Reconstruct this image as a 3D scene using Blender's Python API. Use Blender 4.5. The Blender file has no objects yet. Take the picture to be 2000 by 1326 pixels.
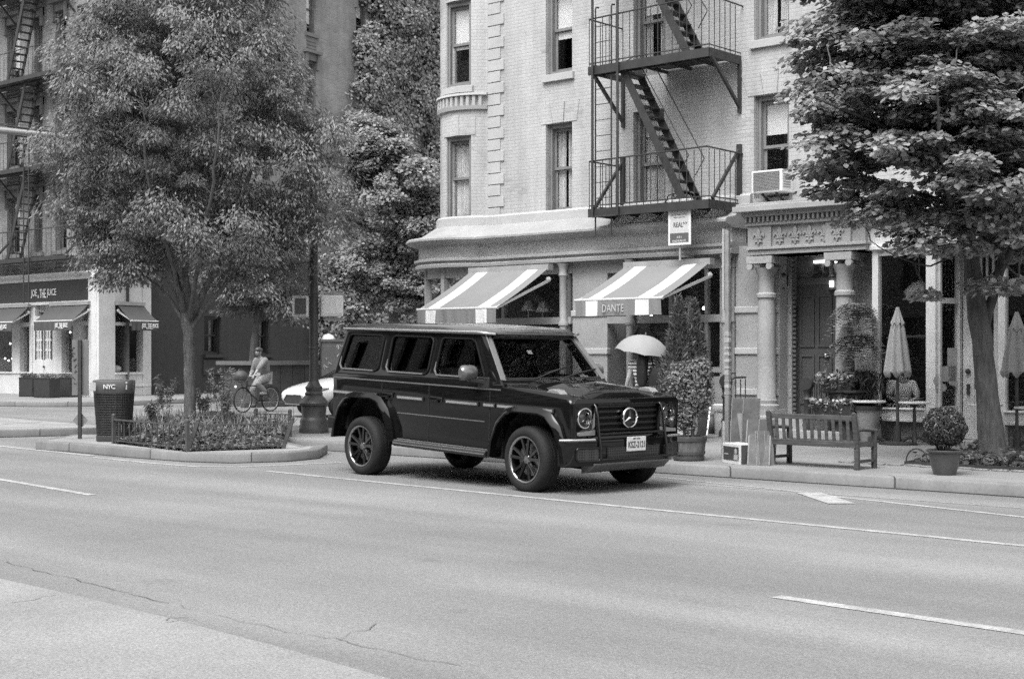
import bpy, bmesh, math, random
import numpy as np
from mathutils import Vector, Matrix, Euler
sc = bpy.context.scene
COL = sc.collection
PI = math.pi
rad = math.radians
# ---------------------------------------------------------------- survey
# world: X runs along the main facade (to the right), Y away from the camera, Z up; metres
CA = rad(41.2); CF = 2800.0; CH = 1.62
def vdir(px, py):
    s = (px-1000)/CF
    return (s*math.cos(CA)-math.sin(CA), s*math.sin(CA)+math.cos(CA), (690-py)/CF)
def gp(px, py, z=0.0):
    v = vdir(px, py); t = (z-CH)/v[2]
    return Vector((v[0]*t, v[1]*t, z))
def fp(px, py, Y):
    v = vdir(px, py); t = Y/v[1]
    return Vector((v[0]*t, Y, CH+v[2]*t))
def fx(px, Y): return fp(px, 690, Y).x
def fz(px, py, Y): return fp(px, py, Y).z
def tp(px, py, t):
    v = vdir(px, py); return Vector((v[0]*t, v[1]*t, CH+v[2]*t))
# ---------------------------------------------------------------- mesh builder
class MB:
    def __init__(s): s.v = []; s.f = []
    def add(s, vs, fs, M=None):
        n = len(s.v)
        if M is not None: vs = [M @ Vector(p) for p in vs]
        s.v += [tuple(p) for p in vs]; s.f += [tuple(i+n for i in f) for f in fs]; return s
    def box(s, x0, y0, z0, x1, y1, z1, M=None):
        if x0 > x1: x0, x1 = x1, x0
        if y0 > y1: y0, y1 = y1, y0
        if z0 > z1: z0, z1 = z1, z0
        return s.add([(x0,y0,z0),(x1,y0,z0),(x1,y1,z0),(x0,y1,z0),(x0,y0,z1),(x1,y0,z1),(x1,y1,z1),(x0,y1,z1)],
              [(3,2,1,0),(4,5,6,7),(0,1,5,4),(1,2,6,5),(2,3,7,6),(3,0,4,7)], M)
    def bar(s, p0, p1, w, h=None, up=(0,0,1)):
        p0 = Vector(p0); p1 = Vector(p1); h = h or w; d = (p1-p0); L = d.length; d.normalize()
        u = Vector(up)
        if abs(d.dot(u)) > .98: u = Vector((0,1,0))
        sd = d.cross(u).normalized(); u = sd.cross(d).normalized()
        M = Matrix((( sd.x,d.x,u.x,p0.x),(sd.y,d.y,u.y,p0.y),(sd.z,d.z,u.z,p0.z),(0,0,0,1)))
        return s.box(-w/2,0,-h/2,w/2,L,h/2,M)
    def tube(s, pts, r, n=8, cap=True, closed=False):
        pts = [Vector(p) for p in pts]; N = len(pts)
        rs = r if isinstance(r,(list,tuple)) else [r]*N
        vs = []; fs = []; prev = None
        for i,p in enumerate(pts):
            if closed: d = pts[(i+1)%N]-pts[i-1]
            else: d = pts[min(i+1,N-1)]-pts[max(i-1,0)]
            d.normalize()
            if prev is None:
                a = Vector((0,0,1)) if abs(d.z) < .9 else Vector((1,0,0))
            else: a = prev
            u = (a-d*a.dot(d)).normalized(); w = d.cross(u); prev = u
            for k in range(n):
                t = 2*PI*k/n; vs.append(p+(u*math.cos(t)+w*math.sin(t))*rs[i])
        for i in range(N if closed else N-1):
            j = (i+1)%N
            for k in range(n):
                fs.append((i*n+k, i*n+(k+1)%n, j*n+(k+1)%n, j*n+k))
        if cap and not closed:
            fs.append(tuple(range(n-1,-1,-1))); fs.append(tuple((N-1)*n+k for k in range(n)))
        return s.add(vs, fs)
    def cyl(s, p0, p1, r0, r1=None, n=12): return s.tube([p0,p1],[r0, r0 if r1 is None else r1],n)
    def lathe(s, prof, c=(0,0,0), n=24, M=None, a0=0, a1=2*PI):
        full = abs(a1-a0-2*PI) < 1e-6; m = n if full else n+1
        vs = []; fs = []
        for (r,z) in prof:
            for k in range(m):
                t = a0+(a1-a0)*k/n; vs.append((c[0]+r*math.cos(t), c[1]+r*math.sin(t), c[2]+z))
        for i in range(len(prof)-1):
            for k in range(n):
                k2 = (k+1)%m
                fs.append((i*m+k, i*m+k2, (i+1)*m+k2, (i+1)*m+k))
        return s.add(vs, fs, M)
    def prism(s, poly, ax, c0, c1, M=None):
        n = len(poly)
        def P(a,b,c):
            return (a,b,c) if ax=='z' else ((a,c,b) if ax=='y' else (c,a,b))
        vs = [P(a,b,c0) for a,b in poly]+[P(a,b,c1) for a,b in poly]
        fs = [tuple(range(n-1,-1,-1)), tuple(range(n,2*n))]+[(i,(i+1)%n,n+(i+1)%n,n+i) for i in range(n)]
        return s.add(vs, fs, M)
    def ell(s, c, r, nu=16, nv=10, M=None):
        if not isinstance(r,(tuple,list)): r = (r,r,r)
        vs = []; fs = []
        for j in range(nv+1):
            ph = -PI/2+PI*j/nv
            for i in range(nu):
                t = 2*PI*i/nu
                vs.append((c[0]+r[0]*math.cos(ph)*math.cos(t), c[1]+r[1]*math.cos(ph)*math.sin(t), c[2]+r[2]*math.sin(ph)))
        for j in range(nv):
            for i in range(nu):
                fs.append((j*nu+i, j*nu+(i+1)%nu, (j+1)*nu+(i+1)%nu, (j+1)*nu+i))
        return s.add(vs, fs, M)
    def quad(s, a, b, c, d): return s.add([a,b,c,d],[(0,1,2,3)])
    def loft(s, secs, closed=False, cap=False):
        n = len(secs[0]); vs = [p for q in secs for p in q]; fs = []
        for i in range(len(secs)-1):
            for k in range(n if closed else n-1):
                k2 = (k+1)%n; fs.append((i*n+k, i*n+k2, (i+1)*n+k2, (i+1)*n+k))
        if cap: fs += [tuple(range(n-1,-1,-1)), tuple((len(secs)-1)*n+k for k in range(n))]
        return s.add(vs, fs)
    def mesh(s, me, M=None):
        return s.add([v.co.copy() for v in me.vertices], [tuple(p.vertices) for p in me.polygons], M)
    def build(s, name, m, par=None, smooth=None, bevel=0, seg=2, world=False, fix=True):
        me = bpy.data.meshes.new(name)
        v = s.v
        if world and par is not None:
            off = Vector((0,0,0)); q = par
            while q is not None: off += q.location; q = q.parent
            v = [(a-off.x, b-off.y, c-off.z) for a,b,c in v]
        me.from_pydata(v, [], s.f); me.update()
        if fix and len(s.f) < 60000:
            bm = bmesh.new(); bm.from_mesh(me)
            bmesh.ops.remove_doubles(bm, verts=bm.verts, dist=1e-5)
            bmesh.ops.recalc_face_normals(bm, faces=bm.faces); bm.to_mesh(me); bm.free()
        if m is not None: me.materials.append(m)
        o = bpy.data.objects.new(name, me); COL.objects.link(o)
        if par is not None: o.parent = par
        if smooth is not None:
            me.polygons.foreach_set('use_smooth', [True]*len(me.polygons))
            me.set_sharp_from_angle(angle=rad(smooth))
        if bevel:
            b = o.modifiers.new('bevel','BEVEL'); b.width = bevel; b.segments = seg; b.limit_method = 'ANGLE'; b.angle_limit = rad(40)
        return o
def tag(o, label=None, cat=None, group=None, kind=None):
    if label: o['label'] = label
    if cat: o['category'] = cat
    if group: o['group'] = group
    if kind: o['kind'] = kind
    return o
def thing(name, label, cat, loc=(0,0,0), rz=0, group=None):
    o = bpy.data.objects.new(name, None); COL.objects.link(o)
    o.location = loc; o.rotation_euler = (0,0,rz); o.empty_display_size = .2
    return tag(o, label, cat, group)
def sub(name, par, loc=(0,0,0), rot=(0,0,0)):
    o = bpy.data.objects.new(name, None); COL.objects.link(o); o.parent = par; o.location = loc; o.rotation_euler = rot
    o.empty_display_size = .1; return o
def copy_tree(o, par=None):
    c = o.copy(); COL.objects.link(c)
    if par is not None: c.parent = par
    for ch in list(o.children): copy_tree(ch, c)
    return c
def shape2d(outer, holes, th, bev=0.0, res=1):
    """flat plate in local XY with holes, thickness th centred on z=0"""
    cu = bpy.data.curves.new('c','CURVE'); cu.dimensions = '2D'; cu.fill_mode = 'BOTH'
    for poly in [outer]+list(holes):
        sp = cu.splines.new('POLY'); sp.points.add(len(poly)-1)
        for i,(x,y) in enumerate(poly): sp.points[i].co = (x,y,0,1)
        sp.use_cyclic_u = True
    cu.extrude = max(th/2-bev, .0005); cu.bevel_depth = bev; cu.bevel_resolution = res; cu.offset = -bev
    o = bpy.data.objects.new('c',cu); me = bpy.data.meshes.new_from_object(o)
    bpy.data.objects.remove(o); bpy.data.curves.remove(cu); return me
def rrect(x0, z0, x1, z1, r, n=5):
    pts = []
    for cx,cy,a in ((x1-r,z0+r,-90),(x1-r,z1-r,0),(x0+r,z1-r,90),(x0+r,z0+r,180)):
        for k in range(n+1):
            t = rad(a+90*k/n); pts.append((cx+r*math.cos(t), cy+r*math.sin(t)))
    return pts
def rquad(pts, r, n=5):
    """rounded polygon"""
    out = []; N = len(pts)
    for i in range(N):
        p = Vector(pts[i]); a = (Vector(pts[i-1])-p); b = (Vector(pts[(i+1)%N])-p)
        rr = r[i] if isinstance(r,(list,tuple)) else r
        pa = p+a.normalized()*rr; pb = p+b.normalized()*rr
        for k in range(n+1):
            t = k/n; q = pa*(1-t)**2+p*2*t*(1-t)+pb*t*t; out.append((q.x,q.y))
    return out
def text_mesh(st, w, h, depth=.004, font_sp=1.0, bold=.015):
    cu = bpy.data.curves.new('t','FONT'); cu.body = st; cu.extrude = .5; cu.align_x = 'LEFT'; cu.space_character = font_sp; cu.resolution_u = 3; cu.offset = bold
    o = bpy.data.objects.new('t',cu); me = bpy.data.meshes.new_from_object(o)
    bpy.data.objects.remove(o); bpy.data.curves.remove(cu)
    c = np.array([v.co[:] for v in me.vertices]); mn = c.min(0); mx = c.max(0)
    for v in me.vertices:
        v.co = ((v.co.x-mn[0])/(mx[0]-mn[0])*w-w/2, (v.co.y-mn[1])/(mx[1]-mn[1])*h-h/2, (v.co.z-mn[2])/(mx[2]-mn[2])*depth)
    return me
def frame_mat(o, xa, za, na):
    """matrix taking local x,y,z to axes xa, za, na at origin o"""
    xa = Vector(xa).normalized(); za = Vector(za).normalized(); na = Vector(na).normalized(); o = Vector(o)
    return Matrix(((xa.x,za.x,na.x,o.x),(xa.y,za.y,na.y,o.y),(xa.z,za.z,na.z,o.z),(0,0,0,1)))
# ---------------------------------------------------------------- materials
def nodes(name):
    m = bpy.data.materials.new(name); m.use_nodes = True
    nt = m.node_tree; nt.nodes.clear()
    out = nt.nodes.new('ShaderNodeOutputMaterial')
    return m, nt, out
def N(nt, t, **k):
    n = nt.nodes.new(t)
    for a,b in k.items():
        if a in n.inputs.keys(): n.inputs[a].default_value = b
        else: setattr(n, a, b)
    return n
def gcol(g): return (g,g,g,1)
def ramp(nt, src, stops):
    r = nt.nodes.new('ShaderNodeValToRGB'); cr = r.color_ramp
    while len(cr.elements) < len(stops): cr.elements.new(.5)
    for e,(p,g) in zip(cr.elements, stops): e.position = p; e.color = gcol(g)
    nt.links.new(src, r.inputs[0]); return r.outputs[0]
def mult(nt, a, b, mode='MULTIPLY', fac=1.0):
    x = nt.nodes.new('ShaderNodeMix'); x.data_type = 'RGBA'; x.blend_type = mode; x.inputs[0].default_value = fac
    for s,i in ((a,6),(b,7)):
        if isinstance(s,(int,float)): x.inputs[i].default_value = gcol(s)
        else: nt.links.new(s, x.inputs[i])
    return x.outputs[2]
def noise(nt, vec, scale, detail=4, rough=.6):
    n = nt.nodes.new('ShaderNodeTexNoise'); n.inputs['Scale'].default_value = scale; n.inputs['Detail'].default_value = detail; n.inputs['Roughness'].default_value = rough
    if vec is not None: nt.links.new(vec, n.inputs['Vector'])
    return n.outputs['Fac']
def principled(nt, out, rough=.8, metal=0, spec=.5, coat=0):
    p = nt.nodes.new('ShaderNodeBsdfPrincipled'); p.inputs['Roughness'].default_value = rough; p.inputs['Metallic'].default_value = metal
    p.inputs['Specular IOR Level'].default_value = spec
    p.inputs['Coat Weight'].default_value = coat; p.inputs['Coat Roughness'].default_value = .03
    nt.links.new(p.outputs[0], out.inputs[0]); return p
def bump(nt, p, h, strength=.3, dist=.01):
    b = nt.nodes.new('ShaderNodeBump'); b.inputs['Strength'].default_value = strength; b.inputs['Distance'].default_value = dist
    nt.links.new(h, b.inputs['Height']); nt.links.new(b.outputs[0], p.inputs['Normal'])
MC = {}
def mat(name, g, rough=.8, var=.18, scale=2.0, grain=.12, gscale=60, bmp=.0, metal=0, spec=.5, coat=0, stretch=None):
    if name in MC: return MC[name]
    m, nt, out = nodes(name); p = principled(nt, out, rough, metal, spec, coat)
    tc = nt.nodes.new('ShaderNodeTexCoord'); vec = tc.outputs['Object']
    if stretch:
        mp = nt.nodes.new('ShaderNodeMapping'); mp.inputs['Scale'].default_value = stretch; nt.links.new(vec, mp.inputs[0]); vec = mp.outputs[0]
    c = g
    if var:
        a = ramp(nt, noise(nt, vec, scale, 5), [(.3,1-var),(.7,1+var)]); c = mult(nt, a, g)
    if grain:
        gn = noise(nt, vec, gscale, 3); b = ramp(nt, gn, [(.3,1-grain),(.7,1+grain)]); c = mult(nt, c if not isinstance(c,(int,float)) else b, b if not isinstance(c,(int,float)) else g)
        if bmp: bump(nt, p, gn, bmp, .01)
    if isinstance(c,(int,float)): p.inputs['Base Color'].default_value = gcol(c)
    else: nt.links.new(c, p.inputs['Base Color'])
    MC[name] = m; return m
def brick(name, c1, c2, mortar, bmp=.5, bw=.215, rh=.072, ms=.01, patch=None, rough=.85, var=.15):
    if name in MC: return MC[name]
    m, nt, out = nodes(name); p = principled(nt, out, rough)
    tc = nt.nodes.new('ShaderNodeTexCoord'); sx = nt.nodes.new('ShaderNodeSeparateXYZ'); nt.links.new(tc.outputs['Object'], sx.inputs[0])
    ad = N(nt,'ShaderNodeMath',operation='ADD'); nt.links.new(sx.outputs[0], ad.inputs[0]); nt.links.new(sx.outputs[1], ad.inputs[1])
    cb = nt.nodes.new('ShaderNodeCombineXYZ'); nt.links.new(ad.outputs[0], cb.inputs[0]); nt.links.new(sx.outputs[2], cb.inputs[1])
    b = nt.nodes.new('ShaderNodeTexBrick'); nt.links.new(cb.outputs[0], b.inputs['Vector'])
    b.inputs['Scale'].default_value = 1; b.inputs['Brick Width'].default_value = bw; b.inputs['Row Height'].default_value = rh; b.inputs['Mortar Size'].default_value = ms
    b.inputs['Mortar Smooth'].default_value = .3; b.inputs['Bias'].default_value = 0
    b.inputs['Color1'].default_value = gcol(c1); b.inputs['Color2'].default_value = gcol(c2); b.inputs['Mortar'].default_value = gcol(mortar)
    c = mult(nt, b.outputs['Color'], ramp(nt, noise(nt, tc.outputs['Object'], .9, 6), [(.3,1-var),(.7,1+var)]))
    c = mult(nt, c, ramp(nt, noise(nt, tc.outputs['Object'], 30, 3), [(.3,.9),(.7,1.1)]))
    ms_ = nt.nodes.new('ShaderNodeMapping'); ms_.inputs['Scale'].default_value = (1.8,1.8,.14); nt.links.new(tc.outputs['Object'], ms_.inputs[0])   # rain streaks
    c = mult(nt, c, ramp(nt, noise(nt, ms_.outputs[0], 1.6, 5), [(.32,.84),(.6,1.04)]))
    if patch:
        # worn patches where the paint has come off single bricks
        w = ramp(nt, noise(nt, cb.outputs[0], 1.1, 2), [(.56,0),(.66,1)])
        bb = nt.nodes.new('ShaderNodeTexBrick'); nt.links.new(cb.outputs[0], bb.inputs['Vector'])
        for k in ('Scale','Brick Width','Row Height','Mortar Size','Mortar Smooth'): bb.inputs[k].default_value = b.inputs[k].default_value
        bb.inputs['Bias'].default_value = -.55
        bb.inputs['Color1'].default_value = gcol(1); bb.inputs['Color2'].default_value = gcol(patch); bb.inputs['Mortar'].default_value = gcol(.9)
        x = nt.nodes.new('ShaderNodeMix'); x.data_type='RGBA'; x.blend_type='MULTIPLY'
        nt.links.new(w, x.inputs[0]); nt.links.new(c, x.inputs[6]); nt.links.new(bb.outputs['Color'], x.inputs[7]); c = x.outputs[2]
    nt.links.new(c, p.inputs['Base Color'])
    inv = N(nt,'ShaderNodeMath',operation='SUBTRACT'); inv.inputs[0].default_value = 1; nt.links.new(b.outputs['Fac'], inv.inputs[1])
    bump(nt, p, inv.outputs[0], bmp, .012)
    MC[name] = m; return m
def glass(name, tint=.85, refl=1.0, rough=.02, ior=1.5, wav=.0):
    if name in MC: return MC[name]
    m, nt, out = nodes(name)
    t = N(nt,'ShaderNodeBsdfTransparent'); t.inputs[0].default_value = gcol(tint)
    g = N(nt,'ShaderNodeBsdfGlossy'); g.inputs[0].default_value = gcol(refl); g.inputs['Roughness'].default_value = rough
    ge = nt.nodes.new('ShaderNodeNewGeometry'); f0 = ((ior-1)/(ior+1))**2       # same reflectance from both faces of a pane
    dt = N(nt,'ShaderNodeVectorMath',operation='DOT_PRODUCT'); nt.links.new(ge.outputs['Normal'], dt.inputs[0]); nt.links.new(ge.outputs['Incoming'], dt.inputs[1])
    def M_(op, a, b=None):
        q = N(nt,'ShaderNodeMath',operation=op)
        for i,x in enumerate((a,b)):
            if x is None: continue
            if isinstance(x,(int,float)): q.inputs[i].default_value = x
            else: nt.links.new(x, q.inputs[i])
        return q.outputs[0]
    fo = M_('ADD', M_('MULTIPLY', M_('POWER', M_('SUBTRACT', 1.0, M_('ABSOLUTE', dt.outputs['Value'])), 5.0), 1-f0), f0)
    if wav:
        tc = nt.nodes.new('ShaderNodeTexCoord'); b = N(nt,'ShaderNodeBump'); b.inputs['Strength'].default_value = wav; b.inputs['Distance'].default_value=.02
        nt.links.new(noise(nt, tc.outputs['Object'], 1.3, 1), b.inputs['Height']); nt.links.new(b.outputs[0], g.inputs['Normal'])
    mx = N(nt,'ShaderNodeMixShader'); nt.links.new(fo, mx.inputs[0]); nt.links.new(t.outputs[0], mx.inputs[1]); nt.links.new(g.outputs[0], mx.inputs[2])
    nt.links.new(mx.outputs[0], out.inputs[0]); MC[name] = m; return m
def emis(name, g, s):
    if name in MC: return MC[name]
    m, nt, out = nodes(name); e = N(nt,'ShaderNodeEmission'); e.inputs[0].default_value = gcol(g); e.inputs[1].default_value = s
    nt.links.new(e.outputs[0], out.inputs[0]); MC[name] = m; return m
def leafmat(name, lo, hi=.2, rough=.45, trans=.25, spec=.4):
    if name in MC: return MC[name]
    m, nt, out = nodes(name); p = nt.nodes.new('ShaderNodeBsdfPrincipled'); p.inputs['Roughness'].default_value = rough; p.inputs['Specular IOR Level'].default_value = spec
    g = nt.nodes.new('ShaderNodeNewGeometry'); c = ramp(nt, g.outputs['Random Per Island'], [(0,lo),(1,hi)])
    nt.links.new(c, p.inputs['Base Color'])
    tr = N(nt,'ShaderNodeBsdfTranslucent'); nt.links.new(c, tr.inputs[0])
    mx = N(nt,'ShaderNodeMixShader'); mx.inputs[0].default_value = trans
    nt.links.new(p.outputs[0], mx.inputs[1]); nt.links.new(tr.outputs[0], mx.inputs[2]); nt.links.new(mx.outputs[0], out.inputs[0])
    MC[name] = m; return m
# ---------------------------------------------------------------- fast foliage mesh
def leaves(name, cen, ax, nor, L, W, m, par, fold=.0, shape='diamond'):
    """one small leaf face per row: cen, long axis, normal, length and width arrays"""
    n = len(cen); ax = ax/np.linalg.norm(ax,axis=1,keepdims=True)
    sd = np.cross(nor, ax); sd /= (np.linalg.norm(sd,axis=1,keepdims=True)+1e-9); up = np.cross(ax, sd)
    L = L[:,None]; W = W[:,None]
    if shape == 'diamond':
        k = 4; vs = np.stack([cen-ax*L*.5, cen+sd*W*.5-up*L*fold, cen+ax*L*.5-up*L*fold*1.5, cen-sd*W*.5-up*L*fold],1)
    else:   # broad lobed leaf, six points
        k = 6; vs = np.stack([cen-ax*L*.5, cen-ax*L*.2+sd*W*.5-up*L*fold, cen+ax*L*.2+sd*W*.42-up*L*fold, cen+ax*L*.55-up*L*fold*1.4, cen+ax*L*.2-sd*W*.42-up*L*fold, cen-ax*L*.2-sd*W*.5-up*L*fold],1)
    me = bpy.data.meshes.new(name); me.vertices.add(n*k); me.vertices.foreach_set('co', vs.reshape(-1).astype(np.float32))
    me.loops.add(n*k); me.loops.foreach_set('vertex_index', np.arange(n*k,dtype=np.int32))
    me.polygons.add(n); me.polygons.foreach_set('loop_start', np.arange(0,n*k,k,dtype=np.int32))
    me.update(calc_edges=True); me.validate()
    me.materials.append(m)
    o = bpy.data.objects.new(name, me); COL.objects.link(o)
    if par is not None: o.parent = par
    return o
def unit(a): return a/(np.linalg.norm(a,axis=-1,keepdims=True)+1e-9)
def proj(p):
    f = -math.sin(CA)*p[0]+math.cos(CA)*p[1]; r = math.cos(CA)*p[0]+math.sin(CA)*p[1]
    return 1000+CF*r/f, 690-CF*(p[2]-CH)/f
# ================================================================ world, light, camera
w = bpy.data.worlds.new("World"); sc.world = w; w.use_nodes = True; nt = w.node_tree
bg = nt.nodes['Background']; sky = nt.nodes.new('ShaderNodeTexSky'); sky.sky_type = 'NISHITA'; sky.sun_disc = False
SUN_EL, SUN_AZ = rad(60), rad(168)      # azimuth clockwise from +Y
sky.sun_elevation = SUN_EL; sky.sun_rotation = SUN_AZ; sky.dust_density = 4; sky.air_density = 1.5
bw = nt.nodes.new('ShaderNodeRGBToBW'); nt.links.new(sky.outputs[0], bw.inputs[0]); nt.links.new(bw.outputs[0], bg.inputs[0])
bg.inputs[1].default_value = .135
ld = bpy.data.lights.new('sun','SUN'); ld.energy = 1.0; ld.angle = rad(35); ld.color = (1,1,1)
lo = bpy.data.objects.new('sun', ld); COL.objects.link(lo)
sd_ = Vector((math.sin(SUN_AZ)*math.cos(SUN_EL), math.cos(SUN_AZ)*math.cos(SUN_EL), math.sin(SUN_EL)))
lo.rotation_euler = sd_.to_track_quat('Z','Y').to_euler(); lo.location = (0,-5,30)
cd = bpy.data.cameras.new('camera'); cam = bpy.data.objects.new('camera', cd); COL.objects.link(cam); sc.camera = cam
cd.sensor_width = 36; cd.lens = CF/2000*36; cd.shift_y = 27/2000; cd.clip_end = 2000; cd.clip_start = .1
cam.location = (0,0,CH); cam.rotation_euler = (PI/2, 0, CA)
sc.view_settings.view_transform = 'Standard'; sc.view_settings.look = 'None'; sc.view_settings.exposure = 1.4; sc.view_settings.gamma = 1
sc.render.engine = 'CYCLES'; sc.cycles.max_bounces = 8; sc.cycles.transparent_max_bounces = 12
sc.cycles.caustics_reflective = False; sc.cycles.caustics_refractive = False; sc.cycles.sample_clamp_indirect = 4; sc.cycles.use_denoising = False
# ================================================================ ground
def asphalt():
    m, nt, out = nodes('asphalt'); p = principled(nt, out, .85, 0, .35)
    tc = nt.nodes.new('ShaderNodeTexCoord'); v = tc.outputs['Object']
    mp = nt.nodes.new('ShaderNodeMapping'); mp.inputs['Scale'].default_value = (.12,.9,1); nt.links.new(v, mp.inputs[0])
    c = mult(nt, ramp(nt, noise(nt, mp.outputs[0], 1.0, 5), [(.3,.86),(.7,1.12)]), .195)
    c = mult(nt, c, ramp(nt, noise(nt, v, .35, 6), [(.3,.86),(.7,1.12)]))
    gn = noise(nt, v, 75, 3, .7)
    c = mult(nt, c, ramp(nt, gn, [(.25,.5),(.75,1.5)]))
    c = mult(nt, c, ramp(nt, noise(nt, v, 240, 2), [(.3,.8),(.7,1.2)]))
    c = mult(nt, c, ramp(nt, noise(nt, v, 22, 2), [(.3,.88),(.7,1.12)]))
    mp2 = nt.nodes.new('ShaderNodeMapping'); mp2.inputs['Scale'].default_value = (.05,.62,1); nt.links.new(v, mp2.inputs[0])     # wheel tracks along the lanes
    c = mult(nt, c, ramp(nt, noise(nt, mp2.outputs[0], 1.0, 2), [(.35,.88),(.65,1.1)]))
    c = mult(nt, c, ramp(nt, noise(nt, v, 1.7, 3), [(.62,1),(.75,.86)]))     # oil and patch stains
    nt.links.new(c, p.inputs['Base Color']); bump(nt, p, gn, .5, .006); return m
M_ASPH = asphalt()
M_CONC = mat('concrete pavement', .30, .85, .14, .8, .22, 55, .25)
M_KERB = brick('kerb stone', .19,.16,.05, .6, bw=2.3, rh=60, ms=.014, var=.2)
M_PAINT = mat('road paint', .34, .7, .34, 5, .3, 50)
def struct(o): o['kind'] = 'structure'; return o
mb = MB(); S = 400
mb.quad((-S,-S,0),(S,-S,0),(S,S,0),(-S,S,0)); struct(mb.build('road', M_ASPH, fix=False))
# pale concrete strip at the near left
e = [gp(0,1130),gp(170,1168),gp(340,1210),gp(560,1268),gp(760,1326),gp(1100,1440)]
mb = MB(); vs = []
for p in e: vs += [(p.x,p.y,.004),(p.x,-20,.004)]
mb.add([(-60,5.45,.004),(-60,-20,.004)]+vs, [(2*i,2*i+1,2*i+3,2*i+2) for i in range(len(e))])
struct(mb.build('concrete_strip', mat('pale concrete', .235,.85,.16,.9,.35,70,.3)))
def stripe(pts, wd, name='road_marking', z=.004):
    mb = MB(); L = [Vector((p[0],p[1],z)) for p in pts]; A = []
    for i,p in enumerate(L):
        d = (L[min(i+1,len(L)-1)]-L[max(i-1,0)]).normalized(); n = Vector((-d.y,d.x,0))*wd/2; A.append((p+n,p-n))
    for a,b in zip(A,A[1:]): mb.quad(a[1],b[1],b[0],a[0])
    return struct(mb.build(name, M_PAINT))
g2 = lambda *q: [gp(*p)[:2] for p in q]
stripe(g2((522,920),(1000,968),(1500,1017),(2000,1066),(2300,1096)), .11)
stripe(g2((1288,932),(1440,948),(1590,963)), .06); stripe(g2((1590,966),(1700,977),(2000,1010),(2300,1042)), .09)
stripe(g2((640,878),(1000,905),(1280,932)), .06)
stripe(g2((1300,942),(1590,963),(2000,993),(2300,1014)), .035)
stripe(g2((1578,962),(1645,984)), .3, z=.006)
stripe(g2((-60,926),(180,967)), .11); stripe(g2((1516,1165),(2000,1236),(2200,1264)), .12)
stripe(g2((-80,862),(0,871),(180,890)), .13); stripe(g2((182,893),(300,905),(380,911),(460,912),(560,908),(668,903)), .11)
stripe(g2((0,826),(60,824)), .1); stripe(g2((5,842),(80,838)), .1, z=.156)
stripe(g2((40,811),(165,814),(260,812)), .11); stripe(g2((140,838),(215,842),(300,838)), .1)
for a in ((505,822,540,822),(503,826,560,826),(500,830,552,830)): stripe(g2(a[:2],a[2:]), .12)
# cracks in the asphalt and the concrete
M_CRACK = mat('crack filler', .085, .9)
def crack(pts, wd, seed, z=.006):
    r = random.Random(seed); P = [gp(*p) for p in pts]; out = []
    for a,b in zip(P,P[1:]):
        n = max(2,int((b-a).length/.12))
        for k in range(n):
            q = a.lerp(b,k/n); out.append((q.x+r.uniform(-.02,.02), q.y+r.uniform(-.025,.025)))
    out.append(P[-1][:2]); L = [Vector((x,y,z)) for x,y in out]; mb = MB(); A = []
    for i,p in enumerate(L):
        d = (L[min(i+1,len(L)-1)]-L[max(i-1,0)]).normalized(); n = Vector((-d.y,d.x,0))*wd*r.uniform(.05,.28); A.append((p+n,p-n))
    for a,b in zip(A,A[1:]): mb.quad(a[1],b[1],b[0],a[0])
    o = mb.build('road_crack', M_CRACK); struct(o)
crack([(10,1098),(90,1118),(180,1140),(265,1162),(330,1178)], .016, 1)
crack([(345,1182),(440,1205),(560,1235)], .01, 2)
crack([(560,1235),(640,1245),(672,1250),(676,1254),(780,1279),(900,1300)], .012, 3)
crack([(672,1250),(690,1235),(722,1229),(735,1218)], .013, 4)
crack([(20,1178),(60,1173),(110,1163)], .014, 5); crack([(322,1214),(335,1208),(368,1206)], .02, 6); crack([(328,1216),(352,1212),(385,1210)], .02, 7)
# ---------------------------------------------------------------- pavements with kerbs
def slab(name, outline, h=.15, m=None, kw=.16, kerb=True):
    """pavement slab whose rim is a kerb stone; outline counter-clockwise in plan"""
    pts = [Vector((p[0],p[1])) for p in outline]; n = len(pts)
    inn = []
    for i in range(n):
        a = (pts[i]-pts[i-1]).normalized(); b = (pts[(i+1)%n]-pts[i]).normalized(); na = Vector((-a.y,a.x)); nb = Vector((-b.y,b.x))
        bis = (na+nb); bis = bis/(bis.length**2/2) if bis.length > .3 else na
        inn.append(pts[i]+bis*kw)
    r = .025
    mb = MB()
    mid = [p.lerp(q, r/kw) for p,q in zip(pts,inn)]
    rings = [[(p.x,p.y,-.02) for p in pts],[(p.x,p.y,h-r) for p in pts],[(p.x,p.y,h) for p in mid],[(p.x,p.y,h) for p in inn]]
    mb.loft(rings, closed=True); k = mb.build('kerb', M_KERB, smooth=50); struct(k)
    if h > 0:
        top = MB(); top.add([(p.x,p.y,h) for p in inn],[tuple(range(n))]); o = top.build(name, m or M_CONC, fix=False); struct(o)
def arc(cx, cy, r, a0, a1, n=10): return [(cx+r*math.cos(rad(a0+(a1-a0)*k/n)), cy+r*math.sin(rad(a0+(a1-a0)*k/n))) for k in range(n+1)]
KY = 15.88
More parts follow.
